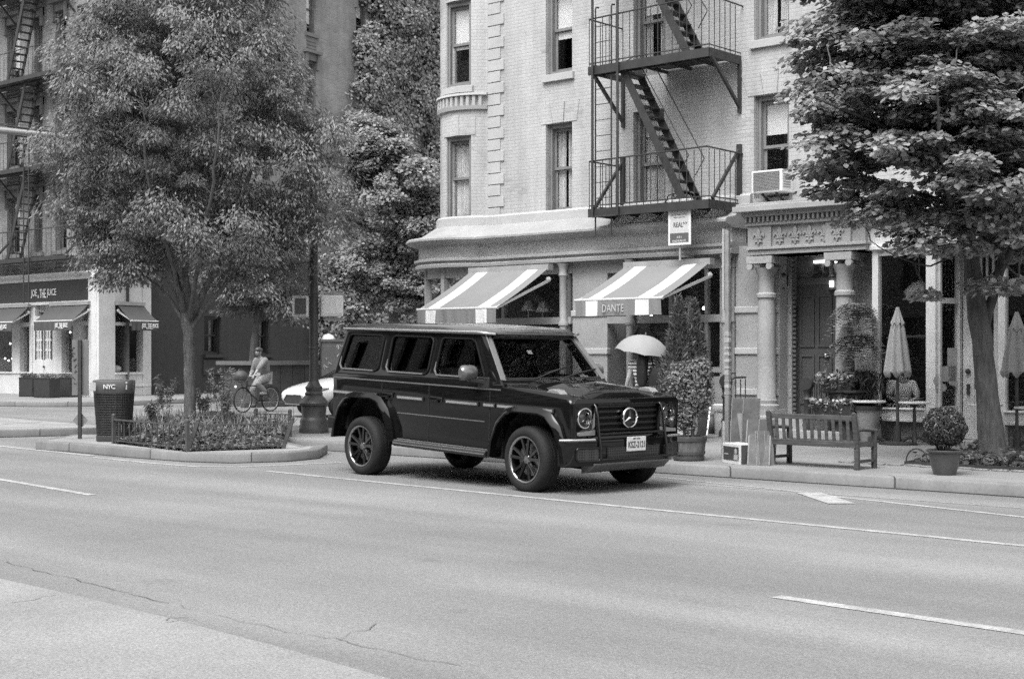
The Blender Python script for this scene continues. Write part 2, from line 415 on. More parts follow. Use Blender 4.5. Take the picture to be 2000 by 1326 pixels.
def pave():
    m, nt, out = nodes('flagged pavement'); p = principled(nt, out, .85, 0, .4)
    tc = nt.nodes.new('ShaderNodeTexCoord'); v = tc.outputs['Object']
    b = nt.nodes.new('ShaderNodeTexBrick'); nt.links.new(v, b.inputs['Vector']); b.offset = 0
    for k,x in (('Scale',1),('Brick Width',1.5),('Row Height',1.5),('Mortar Size',.012),('Bias',0)): b.inputs[k].default_value = x
    b.inputs['Color1'].default_value = gcol(.25); b.inputs['Color2'].default_value = gcol(.215); b.inputs['Mortar'].default_value = gcol(.15)
    c = mult(nt, b.outputs[0], ramp(nt, noise(nt, v, .7, 6), [(.3,.82),(.7,1.15)])); gn = noise(nt, v, 60, 3)
    c = mult(nt, c, ramp(nt, gn, [(.3,.78),(.7,1.22)])); nt.links.new(c, p.inputs['Base Color']); bump(nt, p, gn, .3, .006); return m
M_PAVE = pave()
slab('pavement', [(60,KY),(60,60),(-23.6,60),(-22.6,21)]+arc(-19.3,19.2,3.3,180,270,12)+[(-15,KY),(-8,KY)], .15, M_PAVE)
gi = [gp(70,878),gp(150,884),gp(240,893),gp(360,902),gp(450,905),gp(560,902),gp(622,896),gp(640,885)]
bk = [(-17.5,15.0),(-18.6,15.55),(-21.5,15.6),(-23.2,14.4)]
slab('traffic_island', [p[:2] for p in gi]+bk, .15, mat('island concrete', .27,.85,.2,1.2,.25,50,.3))
a_, b_ = gp(140,851), gp(100,835,.15)
slab('traffic_island', [gp(-300,862)[:2], a_[:2], (a_.x+.15,a_.y+.6), (a_.x-.3,a_.y+1.1), (-45,19)], .15, mat('island concrete',.27))
# ================================================================ main corner building
YW = 22.87
# a slim round turret stands at the corner: s >= XT is the flat front, below that s runs round the turret
XT = fx(953, YW); RT = .916; CTX, CTY = XT-.71, YW+.58; LT = RT*rad(140.7); RB = LT*2/PI
def ths(d): return math.acos(max(-1, min(1, (CTY-YW+d)/(RT+d))))
def wmap(s, z, d=0.0):
    t0 = ths(d); xs = CTX+(RT+d)*math.sin(t0)
    if s >= XT: return Vector((max(s,xs), YW-d, z))
    u = (XT-s)/LT
    if u > 1: return Vector((CTX-RT-d, CTY+(u-1)*LT, z))
    th = t0-(t0+PI/2)*u
    return Vector((CTX+(RT+d)*math.sin(th), CTY-(RT+d)*math.cos(th), z))
def s_at(px, d=0.0):
    s = XT-.68*LT
    while s < XT+12:
        if proj(wmap(s,5,d))[0] >= px: return s
        s += .005
    return s
def wframe(s, z, d=0.0):
    """matrix: x along the wall (to the right), y up, z outward"""
    a = wmap(s-.02,z,d); b = wmap(s+.02,z,d); t = (b-a).normalized(); n = Vector((t.y,-t.x,0))
    return frame_mat(wmap(s,z,d), t, (0,0,1), n)
def hole_wall(mb, s0, s1, z0, z1, holes, mp, depth=.2, step=None):
    ss = {s0,s1}; zz = {z0,z1}
    for h in holes: ss |= {h[0],h[1]}; zz |= {h[2],h[3]}
    if step:
        k = s0
        while k < s1: ss.add(k); k += step
    ss = sorted(x for x in ss if s0-1e-6 <= x <= s1+1e-6); zz = sorted(x for x in zz if z0-1e-6 <= x <= z1+1e-6)
    for a,b in zip(ss,ss[1:]):
        if b-a < 1e-5: continue
        for c,e in zip(zz,zz[1:]):
            m = ((a+b)/2,(c+e)/2)
            if any(h[0]<m[0]<h[1] and h[2]<m[1]<h[3] for h in holes): continue
            mb.quad(mp(a,c,0),mp(b,c,0),mp(b,e,0),mp(a,e,0))
    for h in holes:
        a,b,c,e = h
        for p,q in (((a,c),(a,e)),((a,e),(b,e)),((b,e),(b,c)),((b,c),(a,c))):
            mb.quad(mp(p[0],p[1],0),mp(q[0],q[1],0),mp(q[0],q[1],-depth),mp(p[0],p[1],-depth))
def sweep(mb, prof, ss, mp, caps=True):
    secs = [[mp(s,z,d) for d,z in prof] for s in ss]
    mb.loft(secs, closed=True)
    if caps:
        n = len(prof); mb.add(secs[0],[tuple(range(n))]); mb.add(secs[-1],[tuple(range(n-1,-1,-1))])
def srange(a, b, step=.25):
    n = max(1, int(math.ceil((b-a)/step))); return [a+(b-a)*k/n for k in range(n+1)]
M_PB = brick('painted brick', .45,.425,.40, .35, patch=.42, var=.11)
M_STONE = mat('painted stone', .42, .8, .10, 1.6, .12, 40, .15)
M_STONE2 = mat('brownstone', .32, .85, .14, 1.6, .2, 40, .25)
M_STUC = mat('rough stucco', .42, .9, .12, 1.5, .25, 45, .6)
M_WFR = mat('window frame paint', .20, .6, .12, 3, .08, 60)
M_WOODD = mat('dark trim paint', .13, .55, .15, 3, .1, 60)
M_GREY = mat('grey joinery paint', .30, .6, .12, 3, .1, 60)
M_IRON = mat('black iron', .035, .55, .25, 5, .15, 60)
M_BLACK = mat('dark room', .02, .9, 0, 1, 0)
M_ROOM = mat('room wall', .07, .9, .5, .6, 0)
M_GLASS = glass('window glass', .95, 1.0, .01, 1.5, .04)
M_BLIND = mat('roller blind', .85, .9, .05, 2, .05)
M_CURT = mat('curtain', .75, .9, .25, 3, .05, stretch=(9,9,.3))
XR_MAIN = fx(1626, YW)
bld = thing('apartment_building', 'pale painted brick corner apartment building with rounded bay and striped awning shopfront', 'building', (XT,YW,0))
B = dict(par=bld, world=True)
z2b, z2t = fz(1091,415,YW), fz(1091,240,YW)
z3b, z3t = fz(1091,143,YW), fz(1091,143,YW)+(z2t-z2b)
wins = [(s_at(871),s_at(920),z2b-.03,z2t-.05), (fx(1066,YW),fx(1117.5,YW),z2b,z2t), (fx(1237,YW),fx(1297,YW),fz(1266,388,YW)-.35,z2t), (fx(1472.5,YW),fx(1541,YW),fz(1505,386,YW),z2t)]
holes = [w for w in wins]+[(w[0],w[1],z3b-(.35 if i==2 else 0),z3t) for i,w in enumerate(wins)]
ZC = fz(1155,424,YW)      # foot of the upper wall, top of the shop cornice ledge
mb = MB(); hole_wall(mb, XT-RB*PI/2-6, XR_MAIN, ZC-.1, 13.5, holes, wmap, .24, .1); mb.build('wall', M_PB, **B, fix=False)
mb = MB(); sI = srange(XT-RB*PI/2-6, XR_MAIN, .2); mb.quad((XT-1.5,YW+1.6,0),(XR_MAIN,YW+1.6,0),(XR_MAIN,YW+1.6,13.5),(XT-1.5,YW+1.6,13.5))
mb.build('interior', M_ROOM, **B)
mb = MB(); mb.add([wmap(s,13.5,.3) for s in sI]+[Vector((XR_MAIN,45,13.5)),Vector((XT-1.6,45,13.5))],[tuple(range(len(sI)+2))]); mb.build('roof', M_STONE, **B, fix=False)
def sash_window(par, M, w, h, blind=0.0, curtain=False, dark=False, frm=None, rail=.5, world=True, cfr=.43):
    """double hung window set in the opening; M sits at the opening's centre on the wall face"""
    frm = frm or M_WFR; D = -.14
    mb = MB(); f = .085
    for b in ((-w/2,-h/2,-w/2+f,h/2),(w/2-f,-h/2,w/2,h/2),(-w/2+f,h/2-f*1.1,w/2-f,h/2),(-w/2+f,-h/2,w/2-f,-h/2+f*.8)):
        mb.box(b[0],b[1],D-.10,b[2],b[3],D+.03,M)
        mb.box(b[0]*.985 if 1 else 0,b[1],D+.03,(b[0]+.03) if b[0]<0 and b[2]<0 else b[2],b[3],D+.05,M) if b[0]==-w/2 else None
    fr = mb.build('window', frm, par, world=world)
    mb = MB(); a = f+.0; rw = .055; zr = -h/2+h*rail
    x0,x1,y0,y1 = -w/2+f, w/2-f, -h/2+f*.8, h/2-f*1.1
    for (p0,p1,d) in ((zr-.02,y1,D-.05),(y0,zr+.02,D-.085)):
        mb.box(x0,p0,d-.03,x0+rw,p1,d,M); mb.box(x1-rw,p0,d-.03,x1,p1,d,M); mb.box(x0+rw,p0,d-.03,x1-rw,p0+rw,d,M); mb.box(x0+rw,p1-rw,d-.03,x1-rw,p1,d,M)
    mb.build('sash', frm, fr, world=world)
    mb = MB()
    mb.box(x0+rw,zr+.04,D-.069,x1-rw,y1-rw,D-.063,M); mb.box(x0+rw,y0+rw,D-.104,x1-rw,zr-.04,D-.098,M)
    mb.build('glass_pane', M_GLASS, fr, world=world)
    if blind:
        mb = MB(); mb.box(x0,y1-(y1-y0)*blind,D-.118,x1,y1,D-.113,M); mb.build('roller_blind', M_BLIND, fr, world=world)
    if curtain:
        mb = MB(); n = 26
        for sgn in (-1,1):
            vs = []
            for k in range(n+1):
                u = k/n; x = (x0+.02+u*(x1-x0)*cfr) if sgn < 0 else (x1-.02-u*(x1-x0)*cfr)
                for yy in (y0,y1): vs.append((x,yy,D-.15+.022*math.sin(u*38)))
            mb.add(vs,[(2*k,2*k+2,2*k+3,2*k+1) for k in range(n)],M)
        mb.build('curtain', M_CURT, fr, world=world, fix=False)
    if dark:
        mb = MB(); mb.box(x0,y0,D-.6,x1,y1,D-.59,M); mb.build('back_board', M_BLACK, fr, world=world)
    return fr
bl = [(.0,1),(0,1),(.2,1),(.36,0),(.55,0),(.6,0),(.42,1),(.25,1)]; cf = [.5,.40,.45,.3,.2,.3,.3,.4]
bars_mat = mat('white window bars', .6,.6,.05)
for i,h in enumerate(holes):
    sm = (h[0]+h[1])/2; zm = (h[2]+h[3])/2; M = wframe(sm, zm)
    wd = (wmap(h[1],0)-wmap(h[0],0)).length
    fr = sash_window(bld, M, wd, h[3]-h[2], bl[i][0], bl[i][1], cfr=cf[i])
    if i == 2:
        mb = MB(); hh = h[3]-h[2]
        for k in range(9): x = -.05+.05*k; mb.cyl(M@Vector((x,-hh/2+.1,-.32)),M@Vector((x,hh*.12,-.32)),.011,n=6)
        mb.build('security_bars', bars_mat, fr, world=True)
# sills, lintels, quoins, string courses
for i,h in enumerate(holes):
    mb = MB(); zb = h[2]
    ss = srange(h[0]-.06,h[1]+.06,.2)
    if i not in (2,6) and not (i in (0,1,3)):
        sweep(mb, [(-.10,zb-.16),(.07,zb-.16),(.07,zb-.03),(-.10,zb+.004)], ss, wmap); mb.build('window_sill', M_STONE, **B)
    if i < 4 and i != 2:
        if i == 0:
            mb = MB(); sweep(mb, [(-.01,h[3]),(.012,h[3]),(.012,h[3]+.4),(-.01,h[3]+.4)], srange(h[0]-.08,h[1]+.1,.06), wmap); sm_ = (h[0]+h[1])/2
            sweep(mb, [(-.01,h[3]),(.03,h[3]),(.035,h[3]+.43),(-.01,h[3]+.43)], [sm_-.08,sm_,sm_+.08], wmap); mb.build('lintel', M_PB, **B); continue
        mb = MB(); M = wframe((h[0]+h[1])/2, h[3]); wd = (h[1]-h[0])/2; hh = .42
        for x0,x1,t in ((-wd-.12,-.16,-.05),(.16,wd+.12,.05),(-.13,.13,0)):
            mb.add([M@Vector(p) for p in ((x0,0,0),(x1,0,0),(x1,0,.012 if t else .03),(x0,0,.012 if t else .03),(x0+(t or -.03)*3,hh,0),(x1+(t*1.5 if t else .03),hh,0),(x1+(t*1.5 if t else .03),hh,.012 if t else .03),(x0+(t or -.03)*3,hh,.012 if t else .03))],
                   [(0,1,2,3),(4,7,6,5),(3,2,6,7),(0,3,7,4),(1,5,6,2)])
        mb.build('lintel', M_PB, **B)
mb = MB(); q0 = XT; ql = fx(985,YW); qs = fx(978,YW); z = ZC+.12; k = 0
while z < 12.8:
    sweep(mb, [(-.01,z+.008),(.03,z+.008),(.03,z+.232),(-.01,z+.232)], srange(q0, ql if k%2 else qs, .12), wmap); z += .243; k += 1
mb.build('quoins', M_STONE, **B, bevel=.006, seg=1)
mb = MB(); sweep(mb, [(-.01,ZC-.02),(.09,ZC-.02),(.09,ZC+.16),(.05,ZC+.2),(-.01,ZC+.2)], srange(XT-RB*PI/2, fx(1470,YW), .08), wmap); mb.build('sill_band', M_STONE, **B)
z = fz(905,189,YW-.25); s0 = XT-RB*1.3; mb = MB(); sweep(mb, [(-.01,z),(.10,z),(.09,z+.05),(-.01,z+.07)], srange(s0,q0,.06), wmap)
sweep(mb, [(-.01,z-.3),(.06,z-.3),(.08,z-.22),(-.01,z-.22)], srange(s0,q0,.06), wmap)
s = s0
while s < q0-.1:
    sweep(mb, [(-.01,z-.22),(.07,z-.22),(.07,z),(-.01,z)], [s,s+.06], wmap); s += .13
mb.build('dentil_band', M_STONE, **B)
# shop cornice
XC_R = fx(1421, YW-.7); zz = lambda y, d: fz(1152, y, YW-d)
prof = [(-.02,ZC+.0),(.12,ZC-.02),(.45,zz(440,.62)),(.72,zz(444,.72)),(.76,zz(447,.76)),(.76,zz(451,.76)),(.70,zz(455,.70)),(.62,zz(458,.62)),(.54,zz(461,.54)),(.5,zz(463,.5)),(-.02,zz(463,.5))]
mb = MB(); ss = srange(XT-RB*PI/2-4, XC_R, .07); sweep(mb, prof, ss, wmap); mb.build('shop_cornice', mat('weathered cornice stone',.31,.85,.16,1.2,.2,40,.2), **B, smooth=45)
zf0, zf1 = zz(489,.48), zz(463,.48)
mb = MB(); sweep(mb, [(-.02,zf0-.02),(.48,zf0-.02),(.48,zf1+.02),(-.02,zf1+.02)], ss[:-1]+[XC_R-.05], wmap); mb.build('frieze', M_STUC, **B)
zs = zz(509,.55)
prof = [(.0,zs),(.55,zs),(.56,zz(503,.56)),(.52,zz(500,.52)),(.52,zz(497,.52)),(.58,zz(495,.58)),(.58,zz(490,.58)),(.48,zz(488,.48)),(0,zz(488,.48))]
mb = MB(); sweep(mb, prof, ss[:-1]+[XC_R-.02], wmap); mb.build('architrave', M_STONE2, **B, smooth=45)
# shop front
D_S = .33; YS = YW-D_S
def smap(s,z,d=0): return wmap(s,z,D_S+d)
xa, xb = fx(1118,YS), fx(1186,YS)      # stone pier between the two openings
xc, xd_ = fx(1434,YS), fx(1480,YS)     # stone pilaster at the door
zst = zs
mb = MB(); mb.box(xa,YS,.1,xb,YW+1.6,zst); mb.build('stone_pier', M_STONE2, **B, bevel=.01)
mb = MB(); mb.box(xc,YS+.05,.1,xd_+.42,YW+.25,fz(1460,480,YS)); mb.build('stone_pier', M_STONE2, **B, bevel=.01)
for zc_ in (fz(1150,686,YS), fz(1150,612,YS), fz(1450,765,YS)):
    mb = MB(); mb.box(xa-.02,YS-.035,zc_-.06,xb+.02,YS+.1,zc_+.06); mb.build('stone_band', M_STONE, **B, bevel=.015)
    mb = MB(); mb.box(xc-.01,YS+.015,zc_-.06,xd_+.41,YS+.1,zc_+.06); mb.build('stone_band', M_STONE, **B, bevel=.015)
# left opening: curved glazing with slim posts; right opening: glazing with door
sL = XT-RB*1.25; posts_l = [sL+k*.55 for k in range(int((XT-sL)/.55)+1)]+[fx(985,YS)]
z_tr = fz(1000,628,YS); z_b = .75
mb = MB(); sweep(mb, [(-.10,z_tr-.07),(.06,z_tr-.07),(.06,z_tr+.07),(-.10,z_tr+.07)], srange(sL,xa,.08), smap)
sweep(mb, [(-.05,zst-.22),(.02,zst-.22),(.02,zst),(-.05,zst)], srange(sL,xa,.08), smap)
sweep(mb, [(-.12,.1),(.05,.1),(.05,z_b),(-.12,z_b)], srange(sL,xa,.08), smap)
for s in posts_l+[fx(1109,YS)]: sweep(mb, [(-.08,z_b),(.05,z_b),(.05,zst),(-.08,zst)], [s-.035,s+.035], smap)
fr = mb.build('shopfront', M_GREY, **B)
mb = MB(); g = srange(sL,xa,.08)
for a,b in zip(g,g[1:]): mb.quad(smap(a,z_b,-.04),smap(b,z_b,-.04),smap(b,zst,-.04),smap(a,zst,-.04))
mb.build('glass_pane', M_GLASS, fr, world=True)
def pipe_col(px, z1, r=.075):
    x = fx(px,YS-.12); mb = MB(); c = (x,YS-.12,0)
    mb.lathe([(.0,.12),(r*1.8,.12),(r*1.8,.3),(r*1.2,.36),(r,.42),(r,z_tr-.12),(r*1.35,z_tr-.1),(r*1.35,z_tr-.04),(r,z_tr),(r,z1-.3),(r*1.3,z1-.26),(r,z1-.2),(r*1.2,z1-.1),(r*1.7,z1-.02),(0,z1-.02)], c, 16)
    mb.build('iron_column', M_GREY, **B, smooth=40)
for px in (1100, 1231, 1418): pipe_col(px, zst)
mb = MB(); x0,x1 = xb,xc
px_posts = [fx(q,YS) for q in (1241,1309,1379,1409,1430)]
for x in px_posts: mb.box(x-.035,YS,.12,x+.035,YS+.1,zst)
mb.box(x0,YS-.02,z_tr-.08,x1,YS+.11,z_tr+.06); mb.box(x0,YS-.01,zst-.25,x1,YS+.1,zst); mb.box(px_posts[2],YS+.01,.12,x1,YS+.09,fz(1400,735,YS)); mb.box(x0,YS+.01,.12,px_posts[0]+.001,YS+.09,.6)
mb.box(px_posts[2],YS-.015,fz(1400,722,YS)-.05,x1,YS+.12,fz(1400,722,YS)+.05)
fr2 = mb.build('shopfront', M_GREY, **B)
mb = MB(); mb.quad((x0,YS+.05,.12),(x1,YS+.05,.12),(x1,YS+.05,zst),(x0,YS+.05,zst)); mb.build('glass_pane', M_GLASS, fr2, world=True)
# pleated curtain behind the door glass
mb = MB(); n = 60; a, b = fx(1243,YS+.2), fx(1307,YS+.2)
mb.add([p for k in range(n+1) for p in ((a+(b-a)*k/n,YS+.2+.02*math.sin(k*1.9),.5),(a+(b-a)*k/n,YS+.2+.02*math.sin(k*1.9),fz(1270,648,YS)))],[(2*k,2*k+2,2*k+3,2*k+1) for k in range(n)])
mb.build('door_curtain', mat('net curtain', .34,.9,.1), fr2, world=True, fix=False)
mb = MB(); mb.prism(rquad([(-.28,-.2),(.28,-.2),(.28,.14),(.12,.3),(-.12,.3),(-.28,.14)],.03),'y',-.02,.02,Matrix.Translation(fp(1258,672,YS+.02))); mb.build('door_plaque', M_IRON, fr2, world=True)
# warm room behind the shop glass: lamps with shades, back wall
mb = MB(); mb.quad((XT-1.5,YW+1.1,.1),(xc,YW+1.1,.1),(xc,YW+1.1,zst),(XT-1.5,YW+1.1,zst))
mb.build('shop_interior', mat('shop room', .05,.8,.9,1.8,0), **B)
for px,py in ((1032,598),(1060,600),(1345,590)):
    c = fp(px,py,YS+.7); mb = MB(); mb.lathe([(.05,.12),(.16,-.1)],c,14); mb.lathe([(.015,-.1),(.015,-.35)],c,8); mb.build('table_lamp', mat('lamp shade',.5,.9,0), **B)
for px,py in ((1375,602),(1368,620),(1247,618),(1272,618),(1330,606)):
    mb = MB(); mb.ell(fp(px,py,YS+.6),.035,8,6); mb.build('lamp_bulb', emis('bulb glow',1,2.2), **B)
# ------------------------------------------------ entrance portal
YP = YW-.75; ZST = .52
por = fz(1580,400,YP)
xl, xr = fx(1466,YP), fx(1690,YP)
cols = (fx(1497,YP+.2), fx(1650,YP+.2)); zE0 = fz(1570,494,YP); zE1 = fz(1570,398,YP)
mb = MB(); mb.box(xl-.1,YP-.35,.1,xr+.1,YW+.7,ZST-.0); mb.box(xl+.1,YP-.68,.1,xr-.1,YP-.35,ZST-.2); mb.build('stoop', M_STONE2, **B, bevel=.015)
def column(x):
    c = (x,YP+.2,0); r = .165; zb = ZST; zt = zE0-.02; mb = MB()
    mb.box(x-.25,YP-.05,zb,x+.25,YP+.45,zb+.1)
    mb.lathe([(r*1.35,zb+.1),(r*1.4,zb+.17),(r*1.15,zb+.2),(r*1.2,zb+.26),(r*1.02,zb+.3),(r,zb+1),(r*.9,zt-.75),(r*1.08,zt-.73),(r*1.08,zt-.67),(r*.88,zt-.64),(r*.88,zt-.34),(r*1.1,zt-.28),(r*1.25,zt-.2)],c,24)
    mb.box(x-.26,YP-.06,zt-.13,x+.26,YP+.46,zt-.0)
    for sx in (-1,1):
        for yy in (YP-.02,YP+.42): mb.lathe([(.001,-.035),(.06,-.035),(.06,.035),(.001,.035)],(0,0,0),16,Matrix.Translation((x+sx*.2,yy,zt-.18))@Matrix.Rotation(PI/2,4,'X'))
    mb.build('entrance_column', M_STONE2, **B, smooth=40)
for x in cols: column(x)
mb = MB(); h = zE1-zE0
mb.box(xl,YP,zE0,xr,YW+.05,zE1); mb.box(xl-.03,YP-.04,zE0,xr+.03,YW,zE0+.09); mb.box(xl-.05,YP-.08,zE0+.09,xr+.05,YW,zE0+.14)
mb.box(xl-.06,YP-.09,zE1-.34,xr+.06,YW,zE1-.28); mb.box(xl-.1,YP-.16,zE1-.18,xr+.1,YW,zE1-.1); mb.box(xl-.2,YP-.3,zE1-.1,xr+.2,YW,zE1); mb.box(xl-.16,YP-.24,zE1,xr+.16,YW,zE1+.05)
for x0,x1 in ((cols[0]-.24,cols[0]+.24),(cols[1]-.24,cols[1]+.24)): mb.box(x0,YP-.05,zE0+.14,x1,YP+.3,zE1-.34)
x = xl-.05
while x < xr+.02: mb.box(x,YP-.13,zE1-.28,x+.045,YP,zE1-.18); x += .09
ent = mb.build('entablature', M_STONE2, **B, bevel=.006, seg=1)
def fleur(x, y, z, s):
    M = frame_mat((x,y,z),(1,0,0),(0,0,1),(0,-1,0)); mb = MB(); d = .03
    mb.prism([(0,.5*s),(.12*s,.28*s),(.1*s,.1*s),(.05*s,-.05*s),(-.05*s,-.05*s),(-.1*s,.1*s),(-.12*s,.28*s)],'z',0,d,M)
    for q in (-1,1):
        mb.prism([(q*.06*s,-.04*s),(q*.16*s,.18*s),(q*.3*s,.2*s),(q*.4*s,.08*s),(q*.36*s,-.04*s),(q*.28*s,.0),(q*.26*s,.08*s),(q*.18*s,.02*s),(q*.12*s,-.1*s)],'z',0,d,M)
        mb.prism([(q*.02*s,-.16*s),(q*.14*s,-.18*s),(q*.24*s,-.34*s),(q*.1*s,-.3*s),(q*.03*s,-.42*s)],'z',0,d,M)
    mb.box(-.22*s,-.14*s,0,.22*s,-.07*s,d*1.3,M); mb.box(-.04*s,-.45*s,0,.04*s,-.1*s,d,M)
    mb.build('fleur_ornament', M_STONE2, ent, world=True)
zm = (zE0+.14+zE1-.34)/2+.0
for px in (1524,1554,1582,1611): fleur(fx(px,YP-.0), YP-.001, zm, .34)
for x in cols: fleur(x, YP-.051, zm, .32)
# recess, door, transom
YD = YW+.2; xd0, xd1 = fx(1556,YD), fx(1634,YD)
zd1 = fz(1600,556,YD); zt1 = fz(1600,508,YD)
mb = MB(); xj0, xj1 = xd0-.14, xd1+.14
xq = fx(1546,YW); mb.box(cols[0]+.1,YW-.0,ZST,xq,YW+.3,zE0); mb.box(xj1+.15,YW-.1,ZST,xr,YW+.3,zE0)
mb.build('portal_wall', M_STONE2, **B, bevel=.01)
for zc_ in (fz(1530,603,YW), fz(1530,686,YW), fz(1530,768,YW)): mb = MB(); mb.box(cols[0]+.15,YW-.02,zc_-.07,xq-.01,YW+.1,zc_+.07); mb.build('stone_band', M_STONE, **B, bevel=.01)
mb = MB(); mb.box(xq+.002,YW+.05,ZST,xd0,YD+.1,zE0); mb.box(xj1,YW+.02,ZST,xj1+.2,YD+.1,zE0); mb.box(xj0,YD-.02,zd1,xj1,YD+.1,zd1+.12); mb.box(xj0,YD-.02,zt1,xj1,YD+.1,zE0)
mb.box(xq,YD+.1,ZST,xj1+.2,YD+.14,zE0)
k = ZST
while k < zE0: mb.box(xq+.01,YW+.02,k,xq+.07,YW+.05,k+.045); k += .08
mb.build('door_frame', M_WOODD, **B)
mb = MB(); mb.box(xd0-.14,YD,ZST,xd1+.14,YD+.06,zd1)
dr = mb.build('door', mat('dark door paint', .085,.4,.15,2,.1,60), **B)
mb = MB(); W_ = xd1-xd0; H_ = zd1-ZST
for a0,a1,b0,b1 in ((.1,.46,.52,.92),(.54,.9,.52,.92),(.1,.46,.08,.46),(.54,.9,.08,.46)):
    X0,X1,Z0,Z1 = xd0+a0*W_,xd0+a1*W_,ZST+b0*H_,ZST+b1*H_; t = .035
    for q in ((X0,Z0,X1,Z0+t),(X0,Z1-t,X1,Z1),(X0,Z0+t,X0+t,Z1-t),(X1-t,Z0+t,X1,Z1-t)): mb.box(q[0],YD-.025,q[1],q[2],YD,q[3])
mb.build('door_moulding', mat('dark door paint',.085), dr, world=True)
M_BRASS = mat('polished brass', .55,.25,.1,2,0,60,0,1)
mb = MB(); mb.ell(fp(1613,694,YD-.06),.045,12,8); mb.build('door_knob', M_BRASS, dr, world=True)
mb = MB(); mb.box(xd0,YD+.01,zd1+.12,xd1,YD+.03,zt1); tr_ = mb.build('transom', mat('transom glass', .20,.25,.3,2,.1,60), **B)
mb = MB(); mb.mesh(text_mesh('55',.36,.26,.03), frame_mat(fp(1607,528,YD),(1,0,0),(0,0,1),(0,-1,0))); mb.build('house_number', mat('number paint',.04,.5,0), tr_, world=True)
mb = MB(); p = fp(1612,511,YD-.03); mb.box(p.x-.22,p.y-.03,p.z-.02,p.x+.22,p.y+.03,p.z+.02); mb.build('strip_light', emis('tube glow',1,2.2), **B)
def lantern(px, py, Y, label, lit):
    c = fp(px,py,Y-.14); t = thing('wall_lantern', label, 'lantern', (c.x,Y,c.z-.14))
    mb = MB(); mb.box(-.05,-.02,.06,.05,.0,.24); mb.tube([(0,-.01,.2),(0,-.1,.27),(0,-.14,.25)],.014,6); mb.lathe([(.005,.31),(.09,.25),(.09,.235),(.0,.235)],(0,-.14,0),12); mb.lathe([(.0,.0),(.06,.0),(.06,.02),(.0,.02)],(0,-.14,0),12)
    mb.build('bracket', M_IRON, t, smooth=40)
    mb = MB(); mb.lathe([(.03,.07),(.04,.12),(.036,.18)],(0,-.14,0),12); mb.build('lamp_glass', emis('lantern glow',1,1.6) if lit else mat('frosted glass',.5,.3,.05), t, smooth=60)
lantern(1527,549,YW,'unlit wall lantern on the stone beside the left portal column','')
lantern(1624,553,YW+.3,'glowing wall lantern hanging at the left edge of the right portal column','lit')
# ------------------------------------------------ air conditioner in the right hand window
h = wins[3]; c = fp(1497,376,YW-.4)
ac = thing('air_conditioner','white window air conditioner on the sill above the entrance portal','air conditioner',(c.x,YW-.16,h[2]+.05))
mb = MB(); mb.box(-.32,-.24,.0,.32,.3,.4); mb.build('casing', mat('white enamel',.68,.4,.06), ac, bevel=.015)
mb = MB()
for k in range(13): mb.box(-.27,-.255,.04+k*.026,.27,-.24,.055+k*.026)
for k in range(6): mb.box(.32,-.2,.08+k*.045,.326,.05,.1+k*.045)
mb.build('grille', mat('grey grille',.22,.6,.1), ac)
for x in (-.15,.15): mb = MB(); mb.bar((x,-.15,-.01),(x,.16,-.16),.03); mb.build('bracket', M_IRON, ac)
